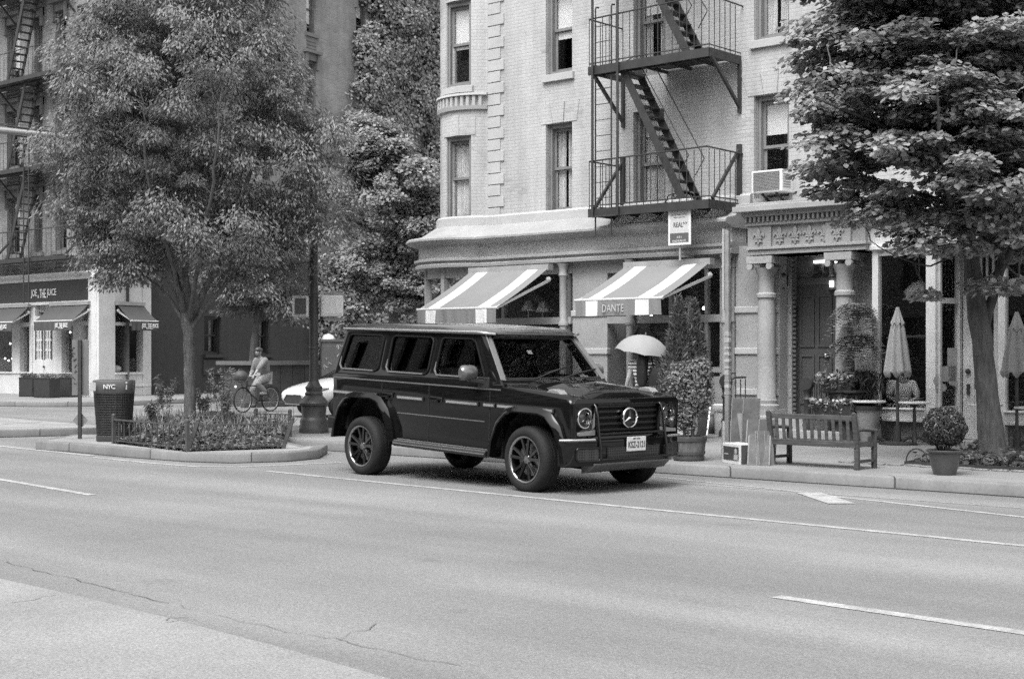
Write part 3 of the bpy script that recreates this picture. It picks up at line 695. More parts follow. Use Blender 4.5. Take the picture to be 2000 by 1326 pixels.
# ------------------------------------------------ fire escape
YO = YW-1.05
def fire_escape():
    zl = fz(1150,409,YO); zu = fz(1150,132,YO); X0 = fx(1151,YO); X1 = fx(1385,YO)
    fe = thing('fire_escape','black iron fire escape with zigzag stair on the pale facade','fire escape',(X0,YW,zl))
    K = dict(par=fe, world=True)
    for z,nm in ((zl,0),(zu,1),(zu+(zu-zl),2)):
        mb = MB()
        mb.box(X0-.02,YO-.02,z-.16,X1,YO+.02,z+.0); mb.box(X0-.02,YO+.02,z-.14,X0+.02,YW,z-.02); mb.box(X1-.02,YO+.02,z-.16,X1+.02,YW,z)
        mb.box(X0,YO+.42,z-.1,X1,YO+.46,z-.02)
        n = 26
        for k in range(n):
            y = YO+.04+(1.0)*k/n
            if nm and .45 < k/n < .98: mb.box(X0+1.1,y,z-.045,X1-.02,y+.022,z-.025); continue
            mb.box(X0+.02,y,z-.045,X1-.02,y+.022,z-.025)
        for q in (.2,.4,.6,.8): mb.box(X0+(X1-X0)*q-.02,YO+.02,z-.12,X0+(X1-X0)*q+.02,YW,z-.06)
        mb.build('platform', M_IRON, **K)
        mb = MB(); hr = .92
        for zz_ in (z+hr,): mb.tube([(X0,YW,zz_),(X0,YO,zz_),(X1-.05,YO,zz_+.04),(X1+.02,YO+.1,zz_+.02),(X1+.05,YW,zz_)],.016,6)
        mb.tube([(X0,YW,z+.06),(X0,YO,z+.06),(X1,YO,z+.06),(X1,YW,z+.06)],.012,6)
        n = 17
        for k in range(n+1):
            x = X0+(X1-X0)*k/n; mb.cyl((x,YO,z),(x,YO,z+hr),.009,n=5)
        for k in range(1,6):
            y = YO+(YW-YO)*k/6; mb.cyl((X0,y,z),(X0,y,z+hr),.009,n=5); mb.cyl((X1,y,z),(X1,y,z+hr),.009,n=5)
        mb.build('railing', M_IRON, **K)
        if nm == 1:
            for x in (X0+.05,X1):
                mb = MB(); mb.bar((x,YO+.05,z-.12),(x,YW-.03,z-.95),.05,.06); mb.box(x-.03,YW-.06,z-1.05,x+.03,YW,z-.1); mb.build('bracket', M_IRON, **K)
        if nm == 0:
            for x,q in ((X0+.05,1),(X1,1)):
                mb = MB(); mb.bar((x,YO+.1,z+.02),(x,YW-.05,z+1.0),.045,.06); mb.box(x-.04,YW-.08,z,x+.04,YW,z+1.1); mb.build('bracket', M_IRON, **K)
    def stair(xt, zt, xb_, zb, ya, n):
        mb = MB()
        for y in (ya, ya+.52): mb.bar((xt,y,zt),(xb_,y,zb),.022,.15)
        for k in range(1,n): 
            u = k/n; x = xt+(xb_-xt)*u; z = zt+(zb-zt)*u; mb.box(x-.11,ya+.01,z-.012,x+.11,ya+.51,z+.012)
        mb.build('stair', M_IRON, **K)
        mb = MB(); d = Vector((xb_-xt,0,zb-zt)).normalized()
        for y in (ya, ya+.52):
            a = Vector((xt+.35,y,zt-.0)); b = Vector((xb_+.1,y,zb+.85))
            mb.tube([Vector((xt,y,zt)),a+Vector((0,0,.12)),b,Vector((xb_-.1,y,zb+.55))],.012,6)
        mb.build('handrail', M_IRON, **K)
    ya = YO+.12
    stair(fx(1212,ya), zu-.02, fx(1336,ya), zl, ya, 13)
    stair(fx(1218,ya)-.1, zu+(zu-zl), fx(1342,ya), zu, ya, 13)
    mb = MB(); y = YO-.06; xg0, xg1 = fx(1157,y), fx(1206,y); zb = fz(1160,424,y)
    for x in (xg0,xg1): mb.cyl((x,y,zb),(x,y,12.5),.026,n=8)
    mb.cyl((xg0,y,zb),(xg1,y,zb+.0),.016,n=6); mb.build('ladder_guide', M_IRON, **K, smooth=50)
    mb = MB(); y = YO+.04; x0, x1 = fx(1163,y), fx(1194,y); zb = fz(1163,464,y); zt = fz(1163,14,y)
    for x in (x0,x1): mb.tube([(x,y,zb),(x,y,zt-.06),(x,y+.02,zt-.01),(x,y+.1,zt)],.017,6)
    z = zb+.75
    while z < zt-.1: mb.cyl((x0,y,z),(x1,y,z),.008,n=5); z += .3
    mb.build('drop_ladder', M_IRON, **K, smooth=50)
    return fe
fire_escape()
def planter_row():
    zl = fz(1150,409,YO); c = Vector((fx(1330,YO+.35),YO+.35,zl))
    t = thing('metal_coil','small coil of loose black rods lying on the lower fire escape platform','coil',c)
    mb = MB(); r = random.Random(5)
    for k in range(5):
        cx = -.25+k*.12; mb.tube([(cx+.09*math.cos(a*PI/5),r.uniform(-.05,.05),.11+.09*math.sin(a*PI/5)) for a in range(10)],.012,5,closed=True)
    mb.build('coil', M_IRON, t)
planter_row()
# ------------------------------------------------ apartments for rent sign
def rent_sign():
    Y = YW-1.0; a = fp(1305,480,Y); b = fp(1349,387,Y); w_ = b.x-a.x; h_ = b.z-a.z; c = (a+b)/2
    t = thing('rent_sign','white rectangular rental notice board hung below the fire escape platform','sign',(c.x,Y,a.z))
    M = frame_mat((0,0,h_/2),(1,0,0),(0,0,1),(0,-1,0))
    mb = MB(); mb.box(-w_/2,-h_/2,-.02,w_/2,h_/2,0,M); mb.build('board', mat('white sign paint',.70,.5,.05), t, bevel=.004)
    mb = MB(); mb.box(-w_/2+.045,-h_/2+.05,.001,w_/2-.045,h_/2-.05,.003,M); p_ = mb.build('panel', mat('sign face',.52,.5,.03), t)
    mb = MB(); mb.box(-w_/2+.045,-h_/2+.05,.004,w_/2-.045,-h_/2+.05+h_*.2,.006,M); mb.build('band', mat('sign dark band',.10,.5,.03), t)
    ink = mat('sign ink',.06,.5,0)
    mb = MB()
    for s,y,w2,h2 in (('APARTMENTS',.36,.70,.055),('FOR RENT',.28,.5,.05),('(212) REAL NYC',.155,.68,.05),('REAL ESTATE',.10,.5,.022),('REAL',-.06,.42,.105)):
        mb.mesh(text_mesh(s,w_*w2,h_*h2,.003), M@Matrix.Translation((-.04*w_ if s=='REAL' else 0,h_*y,.003)))
    mb.mesh(text_mesh('NY',w_*.2,h_*.05,.003), M@Matrix.Translation((w_*.27,h_*-.035,.003)))
    mb.build('lettering', ink, t)
    mb = MB()
    for s,y,w2,h2 in (('551',-.33,.2,.045),('HUDSON ST',-.41,.6,.045)): mb.mesh(text_mesh(s,w_*w2,h_*h2,.003), M@Matrix.Translation((0,h_*y,.006)))
    mb.build('small_lettering', mat('pale sign ink',.6,.5,0), t)
    mb = MB(); mb.cyl((-.02,.05,-.28),(-.02,.05,h_*.9),.02,n=8); mb.bar((-.02,.04,-.2),(-.02,.55,-.2),.03); mb.bar((-.02,.04,h_*.5),(-.02,.9,h_*.5),.025); mb.build('mounting_pole', M_GREY, t)
rent_sign()
# ------------------------------------------------ awnings
M_CANV = mat('grey awning canvas', .20,.85,.06,2,.1,70); M_CANW = mat('white awning canvas',.74,.85,.05,2,.06,70)
def set_mats(o, mats, idx):
    o.data.materials.clear()
    for m in mats: o.data.materials.append(m)
    o.data.polygons.foreach_set('material_index', idx)
def awning(name, label, org, xa, W, drop, out, fr, val=.27, txt=None, tpos=.37, tw=.22, grp='striped awnings over the shopfront', canv=None):
    """org = top left corner at the wall, xa = direction along the wall to the right, fr = white stripe fractions"""
    xa = Vector(xa).normalized(); nn = Vector((xa.y,-xa.x,0)); rz = math.atan2(xa.y,xa.x)
    t = thing(name, label, 'awning', org, rz, grp); M_CV = canv or M_CANV
    cuts = [0]+[q for f in fr for q in f]+[1]; nx = 30; us = sorted(set(cuts+[k/nx for k in range(nx+1)])); nv = 8
    iswhite = lambda u: any(f[0]<u<f[1] for f in fr)
    P = lambda u,v,o: (u*W, -v*out-(.0), -v*drop-.05*math.sin(v*PI)*(.6+.4*math.sin(u*PI))+o)
    mb = MB(); idx = []
    for a,b in zip(us,us[1:]):
        for k in range(nv):
            v0,v1 = k/nv,(k+1)/nv
            mb.quad(P(a,v0,0),P(b,v0,0),P(b,v1,0),P(a,v1,0)); idx.append(1 if iswhite((a+b)/2) else 0)
    o = mb.build('canopy', M_CV, t, fix=False); set_mats(o,[M_CV,M_CANW],idx)
    s = o.modifiers.new('thick','SOLIDIFY'); s.thickness = .006; s.offset = -1
    mb = MB(); idx = []; nv2 = 4; r = random.Random(len(label))
    wob = [r.uniform(-.015,.015) for _ in us]
    for i,(a,b) in enumerate(zip(us,us[1:])):
        for k in range(nv2):
            v0,v1 = k/nv2,(k+1)/nv2
            Q = lambda u,v,w: (u*W, -out-.02-w*v*1.5+.012*math.sin(u*40)*v, -drop-.02-v*val)
            mb.quad(Q(a,v0,wob[i]),Q(b,v0,wob[i+1]),Q(b,v1,wob[i+1]),Q(a,v1,wob[i])); idx.append(1 if iswhite((a+b)/2) else 0)
    o = mb.build('valance', M_CV, t, fix=False); set_mats(o,[M_CV,M_CANW],idx)
    s = o.modifiers.new('thick','SOLIDIFY'); s.thickness = .004
    mb = MB(); mb.cyl((-.03,-out,-drop-.0),(W+.03,-out,-drop),.028,n=10); mb.build('front_bar', mat('pale metal',.5,.4,.05), t, smooth=50)
    mb = MB(); mb.box(-.03,-.14,-.09,W+.03,.02,.03); mb.build('roller_box', M_GREY, t)
    for x in ((.06,W-.03) if 'curved' not in label else (W-.03,)):
        mb = MB(); mb.bar((x,-.05,-.3),(x,-out+.02,-drop+.0),.04,.05); mb.ell((x,-.06,-.28),.06,8,6); mb.build('arm', mat('pale metal',.5), t)
    if txt:
        mb = MB(); mb.mesh(text_mesh(txt,W*tw,val*.5,.004,1.1,0), frame_mat((W*tpos,-out-.045,-drop-.02-val*.5),(1,0,0),(0,0,1),(0,-1,0))); mb.build('lettering', mat('pale lettering',.48,.8,0), t)
    return t
Yt = YW-.6
def awn_px(l, r, y, fl, fr_, yf):
    a = fp(l,y+4,Yt); b = fp(r,y,Yt); W = b.x-a.x; z = (a.z+b.z)/2
    # front bar below the right end
    q = vdir(fr_,yf); Yf = q[1]*(b.x/q[0]); zf = CH+q[2]*(b.x/q[0]); return Vector((a.x,Yt,z)), W, z-zf, Yt-Yf
o_,W_,d_,u_ = awn_px(925,1077,521,820,970,601)
awning('awning','grey and white striped awning without lettering, above the roof of the black car',o_,(1,0,0),W_,d_,u_,((.11,.245),(.75,.887)))
o_,W_,d_,u_ = awn_px(1228,1392,510,1135,1292,582)
awning('awning','grey and white striped awning with pale lettering on its valance, above the shop door',o_,(1,0,0),W_,d_,u_,((.126,.27),(.71,.865)),txt='DANTE',tpos=.46,tw=.25)
# ------------------------------------------------ stoop railings with iron newels
def stoop_rail(px, py, yb, label, side):
    Y = YP-.55; c = gp(px,yb,.15); x = fx(px,Y)
    t = thing('stoop_railing', label, 'railing', (x,Y,.15), 0, 'iron newel railings at the stoop')
    H = fz(px,py,Y)-.15; mb = MB()
    mb.lathe([(0,0),(.13,0),(.13,.08),(.09,.14),(.075,.2),(.09,.26),(.06,.32),(.06,H*.62),(.085,H*.66),(.06,H*.7),(.07,H*.78),(.1,H*.82),(.0,H*.83)],(0,0,0),12); 
    mb.lathe([(.0,-.05),(.11,-.05),(.13,0),(.11,.05),(.0,.05)],(0,0,0),16,Matrix.Translation((0,0,H*.91))@Matrix.Rotation(PI/2,4,'X')); mb.build('newel', M_IRON, t, smooth=40)
    mb = MB(); L = side*1.0; yw = .65
    pts = [(0,0,H*.7),(0,.12,H*.92),(0,.3,H*.97),(0,yw,H*.97)]; mb.tube(pts,.018,6); 
    for k in range(4): mb.cyl((0,.16+k*.16,.2),(0,.16+k*.16,H*.94),.011,n=5)
    mb.build('handrail', M_IRON, t)
stoop_rail(1418,734,855,'black iron newel and short railing left of the portal columns, behind the cardboard',1)
stoop_rail(1577,738,830,'black iron newel and railing in front of the dark entrance door, behind the bench',1)
# ================================================================ cafe building on the right
YC = YW-.62
xw0 = fx(1697,YC); 
cafe = thing('cafe_building','pale building with white framed cafe shopfront behind the right tree','building',(xw0,YC,0))
K = dict(par=cafe, world=True)
M_WHT = mat('white shop paint', .66,.55,.12,2.5,.1,50); M_WHT2 = mat('off white shop paint',.52,.6,.2,2.5,.12,50)
zt = fz(1760,484,YC); zsl = fz(1760,800,YC); zpl = fz(1760,816,YC)
cmap = lambda s,z,d=0: Vector((s,YW-d,z))
XE = xw0+14
hol = [(xw0+1.0,xw0+1.75,5.3,7.2),(xw0+3.6,xw0+4.35,5.3,7.2),(xw0+6,xw0+6.75,5.3,7.2)]; hol += [(a,b,c+2.95,d+2.95) for a,b,c,d in hol]
mb = MB(); hole_wall(mb, XR_MAIN+.02, XE, zt+.2, 13.3, hol, cmap, .22); mb.build('wall', brick('painted brick',.45,.425,.40), **K, fix=False)
for h in hol: sash_window(cafe, frame_mat(((h[0]+h[1])/2,YW,(h[2]+h[3])/2),(1,0,0),(0,0,1),(0,-1,0)), h[1]-h[0], h[3]-h[2], .5, False, True)
mb = MB(); mb.cyl((XR_MAIN+.02,YW-.06,3),(XR_MAIN+.02,YW-.06,13),.05,n=8); mb.build('drainpipe', M_GREY, **K)
mb = MB()
mb.box(xw0-.02,YC-.02,zt+.02,XE,YW+.3,zt+.52); mb.box(xw0-.06,YC-.2,zt+.52,XE,YW+.3,zt+.6); mb.box(xw0-.06,YC-.1,zt+.6,XE,YW,zt+.68); mb.box(xw0-.04,YC-.06,zt-.02,XE,YC+.2,zt+.06)
fas = mb.build('fascia', M_WHT, **K, bevel=.01)
# posts
p1 = [fx(q,YC) for q in (1703,1715,1808,1827)]; 
pr = [fx(q,YC) for q in (1949,1963)]; 
mb = MB()
mb.box(p1[0],YC,.15,p1[1],YC+.14,zt); mb.box(p1[2],YC,.15,p1[3],YC+.14,zt); mb.box(pr[0],YC,.15,pr[1],YC+.14,zt)
xend = pr[1]+2.0; mb.box(xend,YC,.15,xend+.2,YC+.14,zt)
for a,b in ((p1[1],p1[2]),(pr[1],xend)):
    mb.box(a,YC-.05,zpl,b,YC+.16,zsl); mb.box(a,YC+.02,zt-.12,b,YC+.12,zt); mb.box(a,YC-.09,zsl,b,YC+.16,zsl+.03); mb.box(a,YC-.06,zpl-.06,b,YC+.1,zpl)
sf = mb.build('shopfront', M_WHT, **K, bevel=.008)
for a,b in ((p1[1],p1[2]),(pr[1],xend)): mb = MB(); mb.box(a,YC+.12,.12,b,YC+.3,zpl); mb.build('stall_riser', mat('grey plinth',.22,.9,.2), **K)
for a,b in ((p1[1],p1[2]),(pr[1],xend)): mb = MB(); mb.box(a,YC+.07,zsl,b,YC+.075,zt-.12); mb.build('glass_pane', M_GLASS, sf, world=True)
# mullion in the far right window
mb = MB(); mb.box(pr[1]+.35,YC+.04,zsl,pr[1]+.43,YC+.12,zt-.12); mb.build('mullion', M_WHT2, sf, world=True)
# recessed doorway: side light, door, transom with bars
YDc = YC+.75; zdt = fz(1850,588,YC+.4)
mb = MB(); a = Vector((p1[3]+.02,YC+.1,0)); b = Vector((fx(1872,YC+.55),YC+.55,0))
for q,w_ in ((0,.07),(1,.09)):
    p = a.lerp(b,q); mb.box(p.x-w_/2,p.y-w_/2,.15,p.x+w_/2,p.y+w_/2,zt)
mb.bar(a+Vector((0,0,.45)),b+Vector((0,0,.45)),.06,.6); mb.bar(a+Vector((0,0,zdt)),b+Vector((0,0,zdt)),.07,.09)
sl = mb.build('side_light', M_WHT2, **K)
mb = MB(); mb.quad(a+Vector((0,0,.7)),b+Vector((0,0,.7)),b+Vector((0,0,zt)),a+Vector((0,0,zt))); mb.build('glass_pane', M_GLASS, sl, world=True)
# door leaf
x0 = b.x+.05; x1 = pr[0]-.12; Yd = YC+.6
mb = MB(); mb.box(x0,Yd,.2,x0+.2,Yd+.05,zdt); mb.box(x1-.2,Yd,.2,x1,Yd+.05,zdt); mb.box(x0+.2,Yd,.2,x1-.2,Yd+.05,1.02); mb.box(x0+.2,Yd,zdt-.16,x1-.2,Yd+.05,zdt)
mb.box(x0+.26,Yd-.015,.32,x1-.26,Yd,.34); mb.box(x0+.26,Yd-.015,.9,x1-.26,Yd,.92); mb.box(x0+.26,Yd-.015,.34,x0+.28,Yd,.9); mb.box(x1-.28,Yd-.015,.34,x1-.26,Yd,.9)
dr = mb.build('door', M_WHT2, **K, bevel=.006)
mb = MB(); mb.box(x0+.2,Yd+.02,1.02,x1-.2,Yd+.03,zdt-.16); mb.build('glass_pane', M_GLASS, dr, world=True)
mb = MB(); mb.lathe([(0,0),(.04,0),(.045,.03),(.03,.05),(0,.055)],(0,0,0),12,Matrix.Translation((x0+.1,Yd,fz(1889,725,Yd)))@Matrix.Rotation(PI/2,4,'X')); mb.build('door_knob', M_IRON, dr, world=True); mb = MB(); mb.box(x0+.08,Yd-.03,fz(1889,770,Yd),x0+.13,Yd,fz(1889,750,Yd)); mb.build('lock_plate', M_IRON, dr, world=True)
mb = MB(); 
for k in range(8): xx = x0+(x1-x0)*k/7; mb.box(xx-.02,Yd,zdt+.1,xx+.02,Yd+.04,zt-.05)
mb.box(x0,Yd,zdt,x1,Yd+.06,zdt+.1); mb.box(x0,Yd,zt-.1,x1,Yd+.06,zt); mb.build('transom', M_WHT2, **K)
mb = MB(); mb.box(p1[2]+.1,YC+.05,.1,pr[0]+.05,YC+.9,.19); mb.build('door_step', M_STONE2, **K)
# dark cafe room
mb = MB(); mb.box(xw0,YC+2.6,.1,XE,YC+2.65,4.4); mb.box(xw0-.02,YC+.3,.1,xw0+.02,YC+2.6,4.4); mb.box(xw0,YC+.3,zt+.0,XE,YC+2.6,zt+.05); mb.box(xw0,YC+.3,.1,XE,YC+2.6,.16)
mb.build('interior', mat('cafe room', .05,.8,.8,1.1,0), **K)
def weave():
    m, nt, out = nodes('woven seat'); p = principled(nt,out,.8); tc = nt.nodes.new('ShaderNodeTexCoord'); c = nt.nodes.new('ShaderNodeTexChecker'); c.inputs['Scale'].default_value = 28
    c.inputs[1].default_value = gcol(.05); c.inputs[2].default_value = gcol(.35); nt.links.new(tc.outputs['Object'],c.inputs[0]); nt.links.new(c.outputs[0],p.inputs[0]); return m
M_WEAVE = weave()
for a_,b_ in ((p1[1]+.05,p1[2]-.05),(pr[1]+.05,xend-.05)): mb = MB(); mb.box(a_,YC+.2,zsl-.05,b_,YC+.62,zsl+.09); mb.build('window_seat', M_WEAVE, **K)
# pictures and panels on the room's wall, paper notices on the glass
M_PAP = mat('paper notice',.42,.8,.15,8,.1)
for px,py,w_,h_ in ((1744,610,.45,.62),(1755,690,.3,.4),(1780,690,.3,.5),(1760,740,.3,.2)):
    c = fp(px,py,YC+2.3); mb = MB(); mb.box(c.x-w_/2,c.y,c.z-h_/2,c.x+w_/2,c.y+.03,c.z+h_/2); mb.build('wall_picture', mat('dim picture',.12,.7,.5,4,.2), **K)
def onslope(px,py):
    v = vdir(px,py); n_ = Vector((-(b-a).y,(b-a).x,0)); t = a.dot(n_)/(v[0]*n_.x+v[1]*n_.y); return Vector((v[0]*t,v[1]*t,CH+v[2]*t))
ax_ = (b-a).normalized(); nn = Vector((ax_.y,-ax_.x,0))
for px,py,w_,h_,rnd in ((1864,697,.115,.3,0),(1851,730,.11,.25,0),(1864,725,.1,.17,0),(1864,744,.11,.18,1),(1837,757,.085,.15,1),(1829,743,.06,.16,1)):
    c = onslope(px,py)+nn*.012; mb = MB(); M = frame_mat(c,ax_,(0,0,1),nn); L = w_/abs(ax_.x*.75+.1)
    if rnd: mb.prism([(L/2*math.cos(q*PI/4),h_/2*math.sin(q*PI/4)) for q in range(8)],'z',0,.003,M)
    else: mb.box(-L/2,-h_/2,0,L/2,h_/2,.003,M)
    mb.build('paper_notice', M_PAP, sl, world=True)
# lampshade hanging inside the window
c = fp(1795,566,YC+.8); mb = MB(); mb.lathe([(.03,.16),(.12,.12),(.26,-.02),(.24,-.1),(.0,-.1)],c,16); mb.cyl(c+Vector((0,0,.14)),c+Vector((0,0,.8)),.008,n=6); mb.build('hanging_lamp', mat('milk glass',.62,.4,0), **K)
c = fp(1855,588,YC+.4); mb = MB(); mb.bar(c+Vector((-.1,0,0)),c+Vector((-.34,-.2,-.42)),.02); mb.build('door_closer', M_GREY, **K)
# ================================================================ corner building across the side street
JC = gp(193,775,.15); YJ = JC.y; JC2 = Vector((JC.x,JC.y))
JD = Vector((-.199,.98)); JN = Vector((.98,.199))
lmap = lambda s,z,d=0: Vector((JC.x-s, YJ-d, z))              # s runs left from the corner
def rmap(s,z,d=0):
    p = JC2+JD*s+JN*d; return Vector((p.x,p.y,z))
def sr_at(px, d=0.0):
    s = -1.0
    while s < 40:
        if proj(rmap(s,2,d))[0] >= px: return s
        s += .02
    return s
def rz_(px, py, d=0.0):
    s = sr_at(px,d); p = rmap(s,0,d); f = -math.sin(CA)*p.x+math.cos(CA)*p.y; return CH+(690-py)/CF*f
lx = lambda px: JC.x-fx(px,YJ)
lz = lambda px,py: fz(px,py,YJ)
jb = thing('brick_corner_building','dark brick corner building with white painted juice bar front and ivy on its side wall','building',JC)
K = dict(par=jb, world=True)
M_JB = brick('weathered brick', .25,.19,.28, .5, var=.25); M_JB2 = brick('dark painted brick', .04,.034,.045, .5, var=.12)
M_JW = mat('white shopfront paint', .62,.55,.10,2,.1,40); M_BRN = mat('brownstone trim', .16,.85,.2,2,.2,40,.2); M_SGN = mat('dark fascia paint', .035,.5,.15,2,.1,40)
M_JST = mat('grey stone course',.26,.85,.15,1.5,.2,40,.2)
ZJ = lz(100,506); ZJt = 20.0; wz = [5.2+3.15*k for k in range(5)]; WH = 2.05
wl = []
for a,b in ((14,39),(67,83),(108,130),(150,172),(-60,-40),(-110,-90)):
    for z in wz: wl.append((lx(b),lx(a),z,z+WH))
wr = []
for a,b in ((310,325),(398,414),(512,531),(598,617),(695,716),(770,788),(832,846)):
    for z in wz[:-1]: wr.append((sr_at(a),sr_at(b),z,z+WH))
mb = MB(); hole_wall(mb, 0, 40, ZJ, ZJt, wl, lambda s,z,d: lmap(s,z,d), .2); mb.build('wall', M_JB, **K)
mb = MB(); hole_wall(mb, 0, 45, ZJ, ZJt, wr, rmap, .2); mb.build('side_wall', M_JB, **K)
mb = MB(); mb.quad(lmap(0,ZJt),lmap(40,ZJt),lmap(40,ZJt)+Vector((0,40,0)),rmap(40,ZJt)); mb.build('roof', M_JST, **K)
mb = MB(); mb.quad(lmap(-.0,0,-1.2),lmap(40,0,-1.2),lmap(40,ZJt,-1.2),lmap(0,ZJt,-1.2)); mb.quad(rmap(1,0,-1.2),rmap(45,0,-1.2),rmap(45,ZJt,-1.2),rmap(1,ZJt,-1.2)); mb.build('interior', M_ROOM, **K)
rj = random.Random(3)
def jwin(h, mp, side):
    a = mp(h[0],h[2]); b = mp(h[1],h[2]); c = (a+b)/2; c.z = (h[2]+h[3])/2
    xa_ = (b-a).normalized() if side else (a-b).normalized(); nn = Vector((xa_.y,-xa_.x,0))
    M = frame_mat(c, xa_, (0,0,1), nn); w_ = (b-a).length; hh = h[3]-h[2]
    fr = sash_window(jb, M, w_, hh, rj.choice((0,.3,.55,.5,.8)), rj.random() < .3, frm=M_WOODD)
    mb = MB(); mb.box(-w_/2-.12,-hh/2-.14,-.1,w_/2+.12,-hh/2,.1,M); mb.build('sill', M_BRN, fr, world=True)
    mb = MB(); mb.box(-w_/2-.2,hh/2+.28,-.02,w_/2+.2,hh/2+.4,.2,M); mb.box(-w_/2-.12,hh/2,-.02,w_/2+.12,hh/2+.28,.05,M)
    for q in (-1,1): mb.box(q*(w_/2+.05)-.07,hh/2-.35,-.02,q*(w_/2+.05)+.07,hh/2+.28,.11,M)
    mb.build('hood_lintel', M_BRN, fr, world=True)
    mb = MB(); 
    for k in range(3): mb.box(-w_/2,-hh/2-.62+k*.14,-.01,w_/2,-hh/2-.54+k*.14,.035,M)
    mb.build('recessed_panel', M_BRN, fr, world=True)
for h in wl[:15]: jwin(h, lmap, False)
for h in wr: jwin(h, rmap, True)
# ---- ground floor: stone course, cornice, fascia, white front
zc1, zc0 = lz(100,535), lz(100,549)
mb = MB(); mb.box(JC.x-40,YJ-.03,zc1,JC.x+.0,YJ+.2,ZJ+.02); mb.build('stone_course', M_JST, **K)
mb = MB(); prof = [(0,zc0),(.1,zc0),(.14,zc0+.08),(.3,zc1-.08),(.34,zc1-.05),(.34,zc1),(0,zc1+.03)]
mb.loft([[lmap(s,z,d) for d,z in prof] for s in (40,-.34)],closed=True,cap=True); sC = sr_at(292)
mb.loft([[rmap(s,z,d) for d,z in prof] for s in (-.36,sC)],closed=True,cap=True); mb.build('shop_cornice', M_JW, **K)
zf1, zf0 = lz(90,553), lz(90,590)
mb = MB(); mb.box(JC.x-40,YJ-.05,zf0-.0,fx(178,YJ),YJ+.2,zc0); mb.build('fascia_board', M_SGN, **K)
mb = MB(); mb.box(JC.x-40,YJ-.09,zf0-.1,fx(180,YJ),YJ+.1,zf0); mb.build('fascia_ledge', M_JW, **K)
M_LET = mat('white lettering',.75,.6,0)
def joe(mb, w_, h_, M):
    for s,x0,x1,hh,dy in (('JOE',0,.23,1,0),('&',.265,.32,.35,-.32),('THE',.345,.59,1,0),('JUICE',.63,1,1,0)):
        mb.mesh(text_mesh(s,w_*(x1-x0),h_*hh,.01), M@Matrix.Translation((w_*((x0+x1)/2-.5),h_*dy,0)))
a = fp(61,583,YJ-.06); b = fp(110,563,YJ-.06); mb = MB(); joe(mb, b.x-a.x, b.z-a.z, frame_mat((a+b)/2,(1,0,0),(0,0,1),(0,-1,0))); mb.build('shop_lettering', M_LET, **K)
zb = lz(80,727); zg = .15
mb = MB()
def lp(px0,px1,z0,z1,d0=.06,d1=-.25): mb.box(fx(px0,YJ),YJ-d0,z0,fx(px1,YJ),YJ-d1,z1)
lp(178,193.5,zg,zc0+.0,.12,-.3); mb.box(JC.x-.25,YJ-.1,zg,JC.x+.0,YJ+.4,zc0)
for p0,p1 in ((60,65),(118,123),(145,161),(26,41),(-40,-28)): lp(p0,p1,zg,zf0-.1)
zt_ = lz(80,633); lp(-300,178,zt_-.08,zt_+.08,.03,-.1); lp(-300,65,zg,zb,.045); lp(118,178,zg,zb,.045); lp(-300,65,zb-.06,zb,.1); lp(118,178,zb-.06,zb,.1)
lp(65,69,zg,zf0-.1,.02); lp(104,118,zg,zt_,.02)
mb.box(JC.x-40,YJ+.15,zf0-.35,JC.x,YJ+.25,zf0-.09)
# side return
sa, sb = sr_at(221), sr_at(276)
def rp(s0,s1,z0,z1,d0=.06,d1=-.25):
    mb.add([rmap(s0,z0,d0),rmap(s1,z0,d0),rmap(s1,z0,d1),rmap(s0,z0,d1),rmap(s0,z1,d0),rmap(s1,z1,d0),rmap(s1,z1,d1),rmap(s0,z1,d1)],[(3,2,1,0),(4,5,6,7),(0,1,5,4),(1,2,6,5),(2,3,7,6),(3,0,4,7)])
zrb = rz_(250,727)
rp(-.1,sa,zg,zc0,.1); rp(sb,sC,zg,zc0,.08); rp(sa,sb,zg,zrb,.06); rp(sa,sb,zrb-.07,zrb,.14); rp(sa,sb,rz_(250,592),zc0,.05); rp(sa,sb,rz_(250,633)-.06,rz_(250,633)+.06,.03,-.1); rp(sa-.4,sC,zrb-.5,zrb-.46,.1)
fr = mb.build('shopfront', M_JW, **K, bevel=.01)
mb = MB(); mb.box(JC.x-40,YJ+.12,zb,JC.x,YJ+.13,zf0); mb.quad(rmap(sa,zrb,-.1),rmap(sb,zrb,-.1),rmap(sb,zc0,-.1),rmap(sa,zc0,-.1)); mb.build('glass_pane', M_GLASS, fr, world=True)
mb = MB(); d0,d1 = fx(69,YJ),fx(104,YJ); zd = lz(85,645); dm = (d0+d1)/2
for a_,b_ in ((d0,dm-.01),(dm+.01,d1)):
    mb.box(a_,YJ-.02,zg,b_,YJ+.06,lz(85,703)); mb.box(a_,YJ-.02,zd,b_,YJ+.06,zd+.5)
    n = 3; wst = (b_-a_)/4
    for k in range(4):
        q = a_+(b_-a_)*(.1+.8*k/3); mb.box(q-.035,YJ-.02,lz(85,703),q+.035,YJ+.06,zd)
    for k in range(4):
        z = lz(85,703)+(zd-lz(85,703))*k/3; mb.box(a_,YJ-.018,z-.03,b_,YJ+.058,z+.03)
    mb.box(a_,YJ-.02,lz(85,703),a_+.1,YJ+.06,zd); mb.box(b_-.1,YJ-.02,lz(85,703),b_,YJ+.06,zd)
dr = mb.build('door', M_JW, **K)
mb = MB(); mb.ell((dm+.06,YJ-.06,1.15),.04,8,6); mb.build('door_handle', M_IRON, dr, world=True)
for px,py in ((20,671),(137,649),(17,704),(10,700),(24,700)): mb = MB(); mb.ell(fp(px,py,YJ+.7),.035,8,6); mb.build('lamp_bulb', emis('bulb glow',1,2.2), **K)
